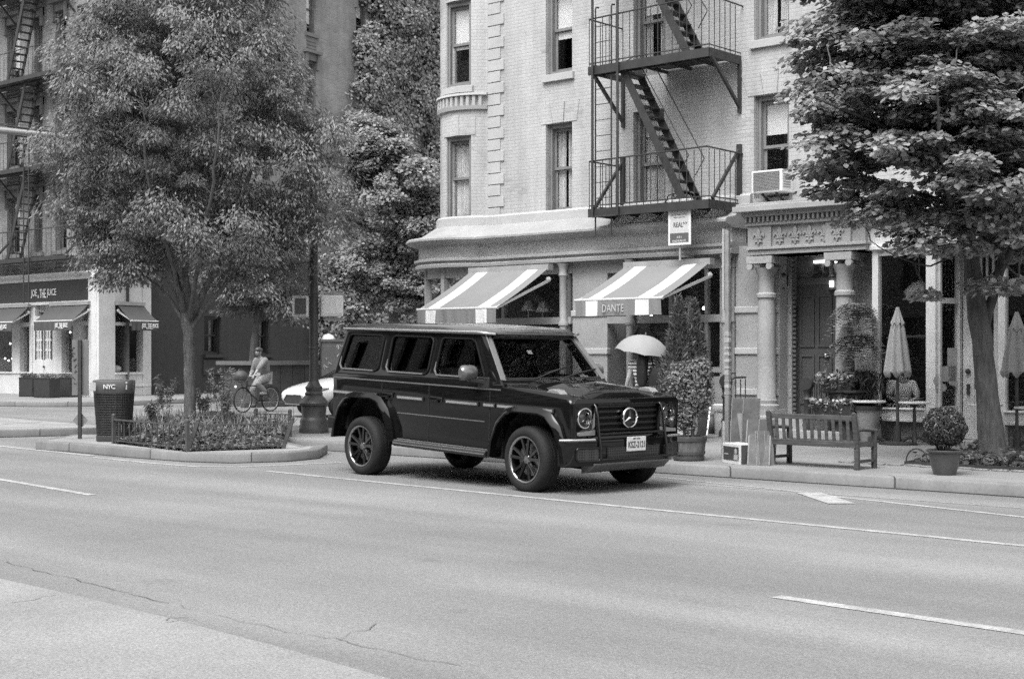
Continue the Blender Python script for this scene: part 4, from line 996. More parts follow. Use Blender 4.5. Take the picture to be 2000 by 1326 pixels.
c = fp(236,722,YJ+2); mb = MB(); q = rmap(sr_at(232),zrb+.12,-.35); mb.ell(q,(.35,.35,.16),12,8); mb.build('window_cushion', mat('pale cushion',.42,.9), **K)
# dark painted side wall with two windows
wlow = []
for p0,p1 in ((398,431),(503,526)): wlow.append((sr_at(p0),sr_at(p1),rz_(415,692),rz_(415,618)))
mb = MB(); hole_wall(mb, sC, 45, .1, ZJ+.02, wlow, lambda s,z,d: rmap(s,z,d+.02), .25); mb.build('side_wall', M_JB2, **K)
M_DK = mat('black window paint', .02,.5,.1)
for i,h in enumerate(wlow):
    a = rmap(h[0],h[2],.02); b = rmap(h[1],h[2],.02); c = (a+b)/2; c.z = (h[2]+h[3])/2
    fr = sash_window(jb, frame_mat(c,b-a,(0,0,1),Vector(((b-a).y,-(b-a).x,0))), h[1]-h[0], h[3]-h[2], 0, False, frm=M_DK)
    mb = MB(); s = h[0]+(h[1]-h[0])*.62; mb.add([rmap(s,h[2]+.1,-.3),rmap(s+.12,h[2]+.1,-.3),rmap(s+.12,h[3]-.1,-.3),rmap(s,h[3]-.1,-.3)],[(0,1,2,3)]); mb.build('curtain', mat('grey drape',.22,.9,.2), fr, world=True)
    q = rmap(h[0]+.35,rz_(405,668),-.6); mb = MB(); mb.ell(q,.05,8,6); q2 = rmap(h[0]+.55,rz_(408,648),-.6); mb.ell(q2,.05,8,6); mb.build('lamp_bulb', emis('bulb glow',1,2.2), fr, world=True)
    mb = MB(); rp(h[0]-.1,h[1]+.1,h[2]-.12,h[2],.18); rp(h[0]-.1,h[1]+.1,h[2]-.75,h[2]-.2,.08); mb.build('sill', M_DK, fr, world=True)
# ---- dark awnings
M_AWD = mat('charcoal awning canvas', .07,.85,.1,2,.12,60)
def jawn(label, org, xa, W, drop, out, tpos):
    t = awning('awning', label, org, xa, W, drop, out, (), .3, None, grp='charcoal awnings of the corner shop', canv=M_AWD)
    mb = MB(); joe(mb, .78, .19, frame_mat((W*tpos,-out-.05,-drop-.17),(1,0,0),(0,0,1),(0,-1,0))); mb.build('lettering', M_LET, t)
Ya = YJ-.1
def jpx(l,r,y,frp,yf):
    a = fp(l,y,Ya); b = fp(r,y,Ya); v = vdir(frp,yf); Yf = v[1]*(b.x/v[0]); return a, b.x-a.x, a.z-(CH+v[2]*(b.x/v[0])), Ya-Yf
a,W_,d_,u_ = jpx(104,177,593,140,626)
jawn('charcoal awning above the white double doors of the corner shop', a, (1,0,0), W_, d_, u_, .76)
a2 = Vector((fx(-18,Ya),Ya,a.z)); jawn('charcoal awning at the far left edge, left of the white double doors', a2, (1,0,0), fx(60,Ya)-a2.x, d_, u_, .76)
q = rmap(sr_at(221),a.z,.12); jawn('charcoal awning over the side window of the corner shop, right of its white pier', q, (JD.x,JD.y,0), sr_at(276)-sr_at(221)-.1, d_, u_, .68)
# ---- old iron fire escape on its front
def jfire():
    x0, x1 = fx(-75,YJ-1), fx(128,YJ-1.0); y0 = YJ-1.0
    fe = thing('fire_escape','dark iron fire escape on the brick front at the far left','fire escape',(x0,YJ,wz[0]-.3)); Kf = dict(par=fe, world=True)
    ends = [fx(130,y0), fx(80,y0), fx(97,y0), fx(97,y0), fx(97,y0)]
    for k,z in enumerate(wz[:4]):
        z -= .28; xe = ends[k]; mb = MB()
        mb.box(x0,y0-.02,z-.14,xe,y0+.02,z); mb.box(xe-.02,y0+.02,z-.14,xe+.02,YJ,z); mb.box(x0,y0+.5,z-.1,xe,y0+.54,z-.02)
        for q in range(24):
            y = y0+.04+.95*q/24; mb.box(x0,y,z-.045,xe-.02,y+.024,z-.025)
        mb.build('platform', M_IRON, **Kf)
        mb = MB(); mb.tube([(x0,y0,z+.95),(xe-.1,y0,z+.95),(xe,y0+.1,z+.95),(xe,YJ,z+.95)],.018,6); n = 22
        for q in range(n+1): x = x0+(xe-x0)*q/n; mb.cyl((x,y0,z),(x,y0,z+.95),.009,n=5)
        for q in range(6): mb.cyl((xe,y0+q*.18,z),(xe,y0+q*.18,z+.95),.009,n=5)
        mb.build('railing', M_IRON, **Kf)
        mb = MB(); xb = fx(38,y0+.5)
        for x in (xe-.03, fx(36,YJ)): mb.bar((x,y0+.1,z-.1) if k else (x-1.1,y0+.5,z-.05),(x,YJ-.02,z-1.0) if k else (x,YJ-.05,z+1.0),.05,.06)
        mb.build('bracket', M_IRON, **Kf)
        mb = MB(); ys = y0+.2; xa_, xb_ = fx(38,ys), fx(20,ys)+.0
        if k < 3:
            top = (xa_+.45, z+3.15); bot = (xb_-.2, z)
            for y in (ys,ys+.5): mb.bar((top[0],y,top[1]),(bot[0],y,bot[1]),.03,.14)
            for q in range(1,13): u = q/13; mb.box(top[0]+(bot[0]-top[0])*u-.1,ys,top[1]+(bot[1]-top[1])*u-.012,top[0]+(bot[0]-top[0])*u+.1,ys+.5,top[1]+(bot[1]-top[1])*u+.012)
            mb.build('stair', M_IRON, **Kf)
    mb = MB(); y = y0-.05; xg0,xg1 = fx(46,y),fx(56,y)
    for x in (xg0,xg1): mb.cyl((x,y,fz(50,592,y)),(x,y,wz[1]+.8),.022,n=6)
    z = fz(50,590,y)+.3
    while z < wz[1]: mb.cyl((xg0,y,z),(xg1,y,z),.009,n=5); z += .32
    mb.build('drop_ladder', M_IRON, **Kf)
jfire()
# ---- pavement of that corner
kf = YJ-4.6; A_ = rmap(0,0,4.2)
far = rmap(60,0,4.2)
slab('pavement', [(JC.x-70,kf),(JC.x+1.2,kf)]+arc(JC.x+1.2,kf+3,3,-90,5,8)+[(far.x,far.y),(JC.x-70,far.y)], .15, M_PAVE)
# ---- planter boxes, chairs, bench on it
def rail_planter(px, py, rz, label, w_=.86):
    c = gp(px,py,.15); t = thing('planter_box', label, 'planter', c, rz, 'dark planter boxes outside the corner shop'); h = .66
    mb = MB(); mb.box(-w_/2,0,0,w_/2,.42,h-.03); mb.box(-w_/2-.012,-.012,h-.03,w_/2+.012,.03,h); mb.box(-w_/2-.012,.39,h-.03,w_/2+.012,.432,h); mb.box(-w_/2+.02,-.008,.05,w_/2-.02,0,.08)
    mb.build('box', mat('dark stained boards',.03,.6,.2,2,.15,40), t, bevel=.006)
    r = np.random.default_rng(int(px)); n = 420
    p = np.stack([r.uniform(-w_/2,w_/2,n),r.uniform(.04,.4,n),h+r.uniform(-.02,.13,n)],1); ax = unit(np.stack([r.normal(0,.6,n),r.normal(0,.6,n),np.abs(r.normal(.7,.4,n))],1))
    leaves('low_plants', p, ax, unit(r.normal(0,1,(n,3))), r.uniform(.06,.13,n), r.uniform(.02,.04,n), leafmat('pale herb',.12,.26), t)
rail_planter(50,775,rad(30),'leftmost dark planter box, turned at an angle, in front of the shop',.5)
rail_planter(81,777,rad(4),'dark planter box second from the left, in front of the white double doors')
rail_planter(121,775.5,rad(4),'dark planter box just left of the sign post')
rail_planter(162,773.5,rad(4),'dark planter box just right of the sign post, beside the litter bin')
def bistro_chair(c, rz, label):
    t = thing('metal_chair', label, 'chair', c, rz, 'slatted metal chairs outside the corner shop')
    mb = MB()
    for k in range(6): mb.box(-.2,-.2+k*.072,.44,.2,-.15+k*.072,.46)
    mb.build('seat', M_IRON, t)
    mb = MB(); 
    for k in range(8): mb.bar((-.19+k*.054,.2,.5),(-.19+k*.054,.3,.9),.02,.012)
    mb.tube([(-.21,.2,.45),(-.21,.31,.9),(-.15,.32,.93),(.15,.32,.93),(.21,.31,.9),(.21,.2,.45)],.012,6); mb.build('backrest', M_IRON, t)
    for sx in (-1,1):
        mb = MB(); mb.tube([(sx*.2,-.19,.45),(sx*.23,-.26,0)],.012,6); mb.build('leg', M_IRON, t)
        mb = MB(); mb.tube([(sx*.2,.2,.45),(sx*.23,.3,0)],.012,6); mb.build('leg', M_IRON, t)
bistro_chair(gp(5,762,.15), rad(-60), 'slatted metal chair standing alone at the far left edge')
bistro_chair(gp(70,770,.15)+Vector((-.3,1.2,0)), rad(10), 'slatted metal chair behind the planter boxes')
def bench2():
    c = gp(105,770,.15)+Vector((-.5,1.3,0)); t = thing('slatted_table','low slatted metal table behind the planter boxes by the white doors','table',c,0)
    mb = MB(); 
    for k in range(6): mb.box(-.75,-.3+k*.1,.72,.75,-.22+k*.1,.74)
    mb.build('table_top', M_IRON, t)
    for x in (-.65,.65):
        for y in (-.25,.25): mb = MB(); mb.cyl((x,y,0),(x,y,.72),.02,n=6); mb.build('leg', M_IRON, t)
bench2()
# ---- low boxed enclosure on the side street and a tall utility cabinet
def shed():
    p0 = gp(500,795); p1 = gp(618,791); d = (p1-p0); L = d.length; rz = math.atan2(d.y,d.x)
    t = thing('dining_shed','low dark wooden enclosure with a flat ledge on the side street behind the cyclist','enclosure',p0,rz); H = 1.38
    mb = MB(); n = 5
    for k in range(n): mb.box(L*k/n+.01,0,.16,L*(k+1)/n-.01,.12,H-.12)
    mb.box(0,.02,.05,L,1.6,H-.13); mb.build('panel', mat('dark plywood',.055,.6,.35,1.5,.15,30), t, bevel=.01)
    mb = MB(); mb.box(-.25,-.1,H-.12,L+.1,1.7,H); mb.build('ledge', mat('grey ledge',.13,.8,.15), t, bevel=.01)
    mb = MB(); mb.box(-.6,-.25,0,L+.3,-.02,.16); mb.build('base_beam', mat('dark beam',.06,.8,.2), t, bevel=.02)
shed()
def cabinet():
    c = tp(654,770,44); c.z = .15; rz = CA+rad(12)
    t = thing('utility_cabinet','tall grey street cabinet with pale graffiti and a white dome, behind the lamp post','cabinet',c,rz); H = CH+(690-663)/CF*44-.15
    mb = MB(); mb.box(-.42,-.3,0,.42,.3,H); mb.box(-.45,-.33,H-.08,.45,.33,H); mb.box(-.38,-.315,.3,.38,-.3,H-.2); mb.build('casing', mat('cabinet paint',.085,.5,.25,3,.2,40), t, bevel=.02)
    mb = MB(); mb.ell((-.2,0,H),(.2,.2,.17),14,8); mb.build('dome', mat('white dome',.75,.4,.03), t, smooth=60)
    mb = MB(); r = random.Random(2)
    for k in range(16):
        x = r.choice((-.28,.05,.2))+r.uniform(-.06,.06); z = r.uniform(.35,.9)*H; mb.tube([(x,-.325,z),(x+r.uniform(-.06,.06),-.325,z+r.uniform(.03,.12)),(x+r.uniform(-.05,.1),-.325,z+r.uniform(-.05,.1))],.008,4)
    mb.build('graffiti', mat('pale spray paint',.4,.7,.1), t)
cabinet()
# ---- ivy
def ivy():
    r = np.random.default_rng(8); N_ = 120000
    from mathutils import noise as mn
    s0, s1 = sr_at(600), sr_at(930)
    P=[];A=[];Q=[];L=[]
    # clumps hanging off the wall
    cl = []
    while len(cl) < 900:
        s = r.uniform(s0,s1); z = r.uniform(1.0,ZJt); px = proj(rmap(s,z,0))
        cov = mn.noise(Vector((s*.35,z*.28,3)))+ .55*min(1,(px[0]-640)/110) + (.25 if px[1] > 300 else 0)
        if px[0] < 690 and px[1] < 230: cov -= .5
        if cov < .18: continue
        cl.append((s,z,max(.1,.15+.5*r.random()**1.5+.5*max(0,mn.noise(Vector((s*.5,z*.4,9)))))))
    for s,z,d in cl:
        n = int(N_/len(cl)*r.uniform(.6,1.4)); rc = r.uniform(.5,1.0)
        u = unit(r.normal(0,1,(n,3))); u[:,2] = u[:,2]*.8
        q = u*rc*r.uniform(.55,1.0,(n,1))
        c = np.array(rmap(s,z,d)); pos = c+q
        off = (pos-np.array(rmap(0,0,0)))@np.array((JN.x,JN.y,0)); pos -= np.outer(np.minimum(0,off-.03),np.array((JN.x,JN.y,0)))
        P.append(pos); nor = unit(u+np.array((JN.x*.5,JN.y*.5,.6))+r.normal(0,.35,(n,3))); Q.append(nor)
        A.append(unit(np.cross(nor,r.normal(0,1,(n,3)))+np.array((0,0,-.6))))
    P = np.concatenate(P); n = len(P); root = np.array(JC)
    t = thing('ivy','thick ivy covering the right part of the brick side wall','ivy',JC)
    leaves('foliage', P-root, np.concatenate(A), np.concatenate(Q), r.uniform(.09,.16,n), r.uniform(.08,.14,n), leafmat('ivy leaf',.2,.44,.5,.4), t, .05, 'lobed')
    mb = MB(); rr = random.Random(1)
    for k in range(14):
        s = sr_at(715)+(s1-sr_at(715))*(k+.5)/14; pts = []
        for q in range(14): s += rr.uniform(-.35,.35); pts.append(rmap(s,.15+q*1.3,.06))
        mb.tube(pts,[.06-.003*q for q in range(14)],5)
    mb.build('stem', mat('ivy stem',.06,.9), t, world=True)
ivy()
# ================================================================ trees
def make_tree(name, label, base, trunk, limbs, ells, ncl, nleaf, rc, lsize, lmat, bark, seed, droop=.5, flat=.5, shape='diamond', shell=.55, fold=.08, grp=None, upn=.8, avoid=None, crad=1.0):
    """trunk: points with radii (local); limbs: list of point lists with start radius; ells: crown volume as ellipsoids"""
    r = np.random.default_rng(seed); rr = random.Random(seed)
    t = thing(name, label, 'tree', base, 0, grp)
    mb = MB()
    def wob(pts, rs, n=8, amp=.02):
        P_ = [Vector(p) for p in pts]; out = []; ro = []
        for i in range(len(P_)-1):
            m = max(2,int((P_[i+1]-P_[i]).length/.22))
            for k in range(m):
                u = k/m; a = P_[max(i-1,0)]; b = P_[i]; c = P_[i+1]; d = P_[min(i+2,len(P_)-1)]
                q = .5*((2*b)+(c-a)*u+(2*a-5*b+4*c-d)*u*u+(3*b-a-3*c+d)*u**3)
                out.append(q+Vector((rr.uniform(-amp,amp),rr.uniform(-amp,amp),0))); ro.append(rs[i]+(rs[i+1]-rs[i])*u)
        out.append(P_[-1]); ro.append(rs[-1]); mb.tube(out, ro, n); return out, ro
    wob([p for p,_ in trunk],[q for _,q in trunk],14,.012)
    nodes_ = []
    for pts, r0, r1 in limbs:
        n = len(pts); r0 *= .7; o, ro = wob(pts,[r0+(r1-r0)*k/(n-1) for k in range(n)],8,.025); nodes_ += o
    mb.build('trunk', bark, t, smooth=70); mb = MB()
    # leaf clumps inside the crown volume
    C = []; tries = 0
    vol = np.array([e[1][0]*e[1][1]*e[1][2] for e in ells]); vol = vol/vol.sum()
    while len(C) < ncl and tries < 200000:
        tries += 1; e = ells[r.choice(len(ells),p=vol)]
        u = unit(r.normal(0,1,3)); rad_ = (shell+(1-shell)*r.random()**.7) if r.random() < .8 else r.random()**.33
        p = np.array(e[0])+u*np.array(e[1])*rad_*(1+.16*math.sin(u[0]*5+seed)*math.cos(u[2]*4+u[1]*3))
        if avoid is not None and avoid(p): continue
        C.append((p,u))
    nod = np.array([q[:] for q in nodes_]); dep = np.zeros(len(nod))
    near = lambda p: np.linalg.norm(nod-p,axis=1)+np.maximum(0,nod[:,2]-p[2])*.8+dep*.12
    for p,u in sorted(C, key=lambda c: near(c[0]).min()):
        k = int(near(p).argmin()); a = Vector(nod[k]); b = Vector(p); L_ = (b-a).length
        if L_ < .06: continue
        m = a.lerp(b,.5)+Vector((rr.uniform(-.14,.14),rr.uniform(-.14,.14),.10))*L_; q0 = (.004+.008*L_)/(1+.25*dep[k])
        pts = [a,a.lerp(m,.5)+Vector((rr.uniform(-.05,.05),rr.uniform(-.05,.05),.02))*L_,m,m.lerp(b,.5)+Vector((rr.uniform(-.06,.06),rr.uniform(-.06,.06),.03))*L_,b]; mb.tube(pts,[q0*1.5,q0*1.25,q0,q0*.7,.003],5,cap=False)
        nod = np.concatenate([nod,[q[:] for q in pts[1:]]]); dep = np.concatenate([dep,np.full(4,dep[k]+1)])
    mb.build('branches', barkmat(bark.name+' of limbs',.085), t, smooth=70)
    P=[];A=[];Q=[]
    for p,u in C:
        n = int(nleaf/len(C)*r.uniform(.5,1.5)); rcl = rc*r.uniform(.6,1.35)
        v = unit(r.normal(0,1,(n,3)))*(r.random((n,1))**.45)*rcl*crad; v[:,2] *= flat
        out = np.array((u[0],u[1],0)); rad2 = np.hypot(v[:,0],v[:,1])/rcl
        v[:,2] -= droop*.35*rcl*rad2**2
        P.append(p+v); o2 = unit(v*np.array((1,1,.3))+out*.35*rcl+r.normal(0,.25*rcl,(n,3)))
        A.append(unit(o2+np.array((0,0,-droop))+r.normal(0,.25,(n,3)))); Q.append(unit(np.array((0,0,upn))+u*.35+r.normal(0,.4,(n,3))))
    P = np.concatenate(P); n = len(P)
    ls = r.uniform(.7,1.25,n)*lsize[0]
    leaves('crown', P, np.concatenate(A), np.concatenate(Q), ls, ls*lsize[1], lmat, t, fold, shape)
    return t
def barkmat(name, g):
    if name in MC: return MC[name]
    m, nt, out = nodes(name); p = principled(nt,out,.9,0,.3); tc = nt.nodes.new('ShaderNodeTexCoord'); mp = nt.nodes.new('ShaderNodeMapping'); mp.inputs['Scale'].default_value = (14,14,2.2); nt.links.new(tc.outputs['Object'],mp.inputs[0])
    n1 = noise(nt,mp.outputs[0],1.6,6,.65); c = mult(nt,ramp(nt,n1,[(.3,.55),(.5,1),(.72,1.35)]),g); c = mult(nt,c,ramp(nt,noise(nt,tc.outputs['Object'],3,4),[(.3,.75),(.7,1.25)]))
    nt.links.new(c,p.inputs[0]); bump(nt,p,n1,.8,.03); MC[name] = m; return m
BARK1 = barkmat('grey bark', .13); BARK2 = barkmat('brown bark', .095)
# --- large tree on the island
TT = 25.4
T1 = tp(371,700,TT); T1.z = .15
def rel(px, py, t, b): q = tp(px,py,t); return (q.x-b.x,q.y-b.y,q.z-b.z)
R1 = lambda px,py,dt=0: rel(px,py,TT+dt,T1)
trunk = [((0,0,-.1),.13),(R1(371,790),.103),(R1(370,700),.096),(R1(368,655),.102),(R1(366,630),.105),(R1(365,590),.07),(R1(363,540),.05)]
limbs = [([R1(366,640),R1(352,590),R1(330,520),R1(270,420,-.6),R1(200,330,-1),R1(150,250,-1.2)],.09,.015),
 ([R1(366,640),R1(345,600),R1(310,560),R1(250,520,.4),R1(190,500,.6)],.06,.012),
 ([R1(366,635),R1(364,560),R1(360,450),R1(350,300,.3),R1(340,120,.4),R1(335,-60,.5)],.11,.015),
 ([R1(368,640),R1(400,570),R1(440,480),R1(480,360,.5),R1(520,220,.8),R1(490,60,1)],.10,.015),
 ([R1(372,640),R1(410,590),R1(460,530),R1(530,430,-.5),R1(580,360,-.8),R1(605,310,-1)],.08,.015),
 ([R1(366,635),R1(380,560,-.4),R1(400,450,-1),R1(420,330,-1.6),R1(430,200,-2)],.08,.012),
 ([R1(366,635),R1(350,560,.5),R1(310,440,1.2),R1(260,300,1.8),R1(240,120,2)],.08,.012),
 ([R1(366,635),R1(385,540,.6),R1(430,420,1.4),R1(470,300,2)],.07,.012),
 ([R1(364,620),R1(330,500,-.6),R1(290,360,-1.4),R1(280,200,-2)],.07,.012)]
R1c = lambda px,py,dt,rx,ry,rz: (R1(px,py,dt),(rx*.9,ry*.9,rz*.9))
ells = [R1c(370,190,0,2.5,2.5,2.6),R1c(200,330,-.2,1.15,1.5,1.5),R1c(560,330,-.2,1.25,1.5,1.5),R1c(230,120,.2,1.1,1.3,1.5),R1c(500,150,.2,.9,1.2,1.1),R1c(400,440,-.6,1.9,1.6,.9),R1c(350,-60,0,2.2,2,1.6),R1c(250,505,0,.95,1,.75),R1c(560,470,.3,.9,1,.8),R1c(150,320,-.2,.75,1,.9),R1c(650,300,-.4,.6,.9,.9),R1c(620,420,-.5,.8,1.1,.8),R1c(480,500,-.2,1.2,1.2,.55),R1c(300,540,.2,.7,.8,.5)]
make_tree('island_tree','large leafy tree growing from the planted traffic island',T1,trunk,limbs,ells,760,180000,.42,(.082,.36),leafmat('narrow leaf',.12,.32,.45,.35),BARK1,11,droop=.75,flat=.55,fold=.1)
# --- tree on the right pavement
T2 = gp(1941,905,.15)
t2 = -math.sin(CA)*T2.x+math.cos(CA)*T2.y
R2 = lambda px,py,dt=0: rel(px,py,t2+dt,T2)
trunk = [((0,0,-.1),.22),(R2(1938,870),.185),(R2(1930,780),.145),(R2(1922,690),.132),(R2(1915,645),.138),(R2(1906,590),.125),(R2(1899,530),.105),(R2(1893,470),.09)]
limbs = [([R2(1908,650),R2(1900,560),R2(1893,480),R2(1870,380,.1),R2(1840,280,.2),R2(1790,160,.3),R2(1740,40,.3)],.135,.02),
 ([R2(1920,670),R2(1940,570),R2(1958,480),R2(1950,360,-.2),R2(1920,220,-.3),R2(1900,60,-.3)],.115,.02),
 ([R2(1945,540),R2(1985,470),R2(2050,400),R2(2130,300,.3),R2(2200,150,.4)],.09,.015),
 ([R2(1880,410),R2(1800,380,-.2),R2(1700,350,-.4),R2(1620,330,-.5)],.06,.012),
 ([R2(1850,300),R2(1760,260,-.4),R2(1660,220,-.8),R2(1590,190,-1)],.05,.012),
 ([R2(1893,470),R2(1830,480,-.4),R2(1760,460,-.8),R2(1690,440,-1)],.04,.01),
 ([R2(1900,440),R2(1950,500,-.8),R2(1990,540,-1.2)],.04,.01),
 ([R2(1893,480),R2(1860,420,-.9),R2(1840,300,-1.6),R2(1830,180,-2)],.06,.012),
 ([R2(1950,400),R2(1990,300,1),R2(2020,150,1.5)],.07,.012),
 ([R2(1885,480),R2(1820,520,-.1),R2(1750,500,-.3),R2(1700,470,-.4)],.022,.006)]
R2c = lambda px,py,dt,rx,ry,rz: (R2(px,py,dt),(rx,ry,rz))
ells = [R2c(1900,130,0,1.9,2.0,1.5),R2c(1660,160,-.1,.85,1.2,.7),R2c(1640,290,-.2,.55,.9,.5),R2c(1800,330,-.4,1.2,1.4,.8),R2c(2080,200,0,1.5,1.8,1.5),R2c(1980,420,-.1,.9,1.0,.55),R2c(1850,-80,0,2.0,2,1.3),R2c(2100,420,0,.9,1,.8),R2c(1740,420,-.3,.6,.8,.32),R2c(1700,60,0,.8,1,.55),R2c(1960,560,-.6,.45,.5,.2),R2c(1640,385,-.2,.3,.5,.22),R2c(1830,560,-.9,.35,.4,.15),R2c(1930,330,-1.3,1.5,.7,.9),R2c(1830,450,-.9,.6,.5,.3),R2c(1745,490,-.3,.35,.4,.14),R2c(1830,575,-.3,.3,.35,.14),R2c(1770,230,-1.0,1.2,.8,.8)]
make_tree('street_tree','broad leaved street tree on the right pavement beside the potted shrub',T2,trunk,limbs,ells,900,140000,.36,(.08,.92),leafmat('broad leaf',.17,.47,.48,.4),BARK2,23,droop=.35,flat=.32,shape='lobed',fold=.07,upn=1.6)
# --- small tree by the side wall, tree on the side street
T3 = tp(495,700,44); T3.z = .15; R3 = lambda px,py,dt=0: rel(px,py,44+dt,T3)
make_tree('young_tree','small young tree with a thin pale trunk behind the cyclist',T3,[((0,0,-.1),.13),(R3(494,700),.11),(R3(500,640),.1),(R3(505,600),.09)],
 [([R3(500,640),R3(490,590),R3(460,540)],.05,.015),([R3(503,620),R3(520,560),R3(540,500)],.05,.015),([R3(505,610),R3(500,540),R3(495,470)],.05,.015)],
 [(R3(490,560),(1.6,1.6,.9)),(R3(560,600),(1.1,1.2,.6)),(R3(510,490),(1.6,1.6,.9))],130,20000,.5,(.14,.35),leafmat('dark narrow leaf',.09,.24,.4),BARK1,5,droop=.7,flat=.5)
T4 = tp(770,720,50); T4.z = .15; R4 = lambda px,py,dt=0: rel(px,py,50+dt,T4)
make_tree('side_street_tree','dense round leaved tree on the side street behind the black car roof',T4,[((0,0,-.1),.22),(R4(770,680),.18),(R4(768,600),.16),(R4(765,560),.15)],
 [([R4(768,600),R4(740,520),R4(710,440)],.09,.02),([R4(766,590),R4(770,480),R4(780,360)],.09,.02),([R4(766,590),R4(800,500),R4(830,400)],.09,.02)],
 [(R4(770,370),(1.7,1.8,1.7)),(R4(700,520),(1.1,1.2,1.0)),(R4(830,470),(1.2,1.4,1.6)),(R4(720,290),(1.0,1.2,1.0)),(R4(800,570),(1.5,1.2,.7)),(R4(690,610),(.9,.9,.6))],260,70000,.5,(.12,.85),leafmat('round leaf',.2,.44,.5,.4),BARK2,9,droop=.4,flat=.6,shape='lobed')
# ================================================================ black box-shaped off-roader
M_CARP = mat('black car paint', .006,.2,0,1,0,1,0,0,.0,.85); M_CARP.node_tree.nodes['Principled BSDF'].inputs['Coat Roughness'].default_value = .02
M_RUB = mat('tyre rubber', .017,.75,.15,6,.2,60,.2,0,.3); M_PLA = mat('black plastic', .022,.45,.1,6,.15,90)
M_CHR = mat('chrome', .75,.08,0,1,0,1,0,1); M_ALU = mat('machined alloy', .36,.3,.0,1,0,1,0,1); M_SIL = mat('silver trim', .42,.35,.05,3,0,1,0,.6)
M_GLT = glass('tinted car glass', .3, 1, .01, 1.9); M_GLC = glass('car glass', .7, 1, .005, 1.4); M_DARK = mat('under body', .01,.9,0,1,0)
M_LENS = glass('lamp lens', .85, 1.0, .01, 1.5)
def plate3(outer, holes, th, bev, M):
    me = shape2d(outer, holes, th, bev); mb = MB(); mb.mesh(me, M); bpy.data.meshes.remove(me); return mb
def ring(mb, pts, r, M=None, n=6):
    P_ = [(M@Vector(p)) if M is not None else Vector(p) for p in pts]; mb.tube(P_, r, n, closed=True)
SCL = 1.045; cF = gp(1034,961); cR = gp(704,926.5); cD = (cF-cR).normalized(); CYAW = math.atan2(cD.y,cD.x); cm = (cF+cR)/2+Vector((-cD.y,cD.x,0))*.92*SCL; CARX, CARY = cm.x, cm.y
car = thing('suv','glossy black boxy off-road car with round headlights driving in the street','car',(CARX,CARY,0),CYAW)
PITCH = rad(1.9); car.rotation_euler = (0,PITCH,CYAW); car.scale = (1.09,SCL,1.02)
XZ = lambda y: frame_mat((0,y,0),(1,0,0),(0,0,1),(0,-1,0))
FW, RW, WR = 1.445, -1.51, .39
def arch(cx, r=0): return [(cx-.555,.43),(cx-.53,.58),(cx-.44,.80),(cx-.31,.915),(cx-.2,.945),(cx+.2,.945),(cx+.31,.915),(cx+.44,.78),(cx+.53,.58),(cx+.555,.43)]
ZB = 1.235                                    # belt line
prof = [(-2.20,.62),(-2.19,ZB),(1.0,ZB),(2.0,1.145),(2.06,1.10),(2.07,.66),(2.04,.5)]+[p for p in reversed(arch(FW))]+[p for p in reversed(arch(RW))]+[(-2.1,.5)]
prof = [p for i,p in enumerate(prof)]
BW = .875
for s in (-1,1):
    mb = plate3(prof, [], .12, .018, XZ(s*(BW-.06)))
    mb.build('body_side', M_CARP, car, smooth=35)
mb = MB(); mb.box(-2.14,-BW+.1,.5,-1.99,BW-.1,ZB); mb.box(-.93,-BW+.1,.38,.92,BW-.1,ZB-.02); mb.box(-2.1,-.55,.45,2.0,.55,.95); mb.box(-2.0,-BW+.1,.96,-.9,BW-.1,ZB-.02); mb.box(.9,-BW+.1,.96,2.0,BW-.1,1.10); mb.box(2.0,-BW+.12,.5,2.05,BW-.12,1.08)
mb.box(-1.9,-.3,.3,1.9,.3,.46)
mb.build('chassis', M_DARK, car)
# axles
for x in (FW,RW):
    mb = MB(); mb.cyl((x,-.7,WR),(x,.7,WR),.06,n=10); mb.ell((x,.15,WR),(.17,.2,.17),12,8); mb.bar((x,-.6,WR+.1),(x-.9,-.55,WR+.2),.08); mb.build('axle', M_DARK, car)
# hood with raised centre, raised fender ridges
secs = []
for x,z,cw,ch in ((1.04,ZB+.0,.60,.05),(1.12,ZB+.005,.60,.06),(1.5,1.205,.58,.062),(1.9,1.172,.55,.055),(2.02,1.15,.54,.045),(2.07,1.115,.53,.02),(2.08,1.075,.53,.0)):
    half = [(-.865,z-.03),(-.85,z+.0),(-.79,z+.018),(-.71,z+.018),(-.66,z-.004),(-cw-.03,z+.0),(-cw+.03,z+ch*.3),(-cw+.22,z+ch*1.35),(-.24,z+ch*1.5),(0,z+ch*1.52)]
    secs.append([(x,a,b) for a,b in half]+[(x,-a,b) for a,b in reversed(half[:-1])])
mb = MB(); mb.loft(secs); mb.build('hood', M_CARP, car, smooth=50)
mb = MB(); mb.box(1.5,-.45,1.275,1.75,-.15,1.29); mb.box(1.5,.15,1.275,1.75,.45,1.29); mb.build('hood_vent', M_PLA, car, bevel=.005) if 0 else None
for s in (-1,1):
    mb = MB(); mb.prism([(1.62,1.195),(1.88,1.16),(1.86,1.19),(1.80,1.235),(1.72,1.245),(1.66,1.235)],'y',s*.75-.055,s*.75+.055); mb.build('turn_signal', mat('clear signal lens',.22,.15,.05), car, bevel=.012)
# cowl and base of the windscreen
mb = MB(); mb.box(.86,-.80,ZB-.03,1.06,.80,ZB+.03); mb.build('cowl', M_PLA, car, bevel=.01)
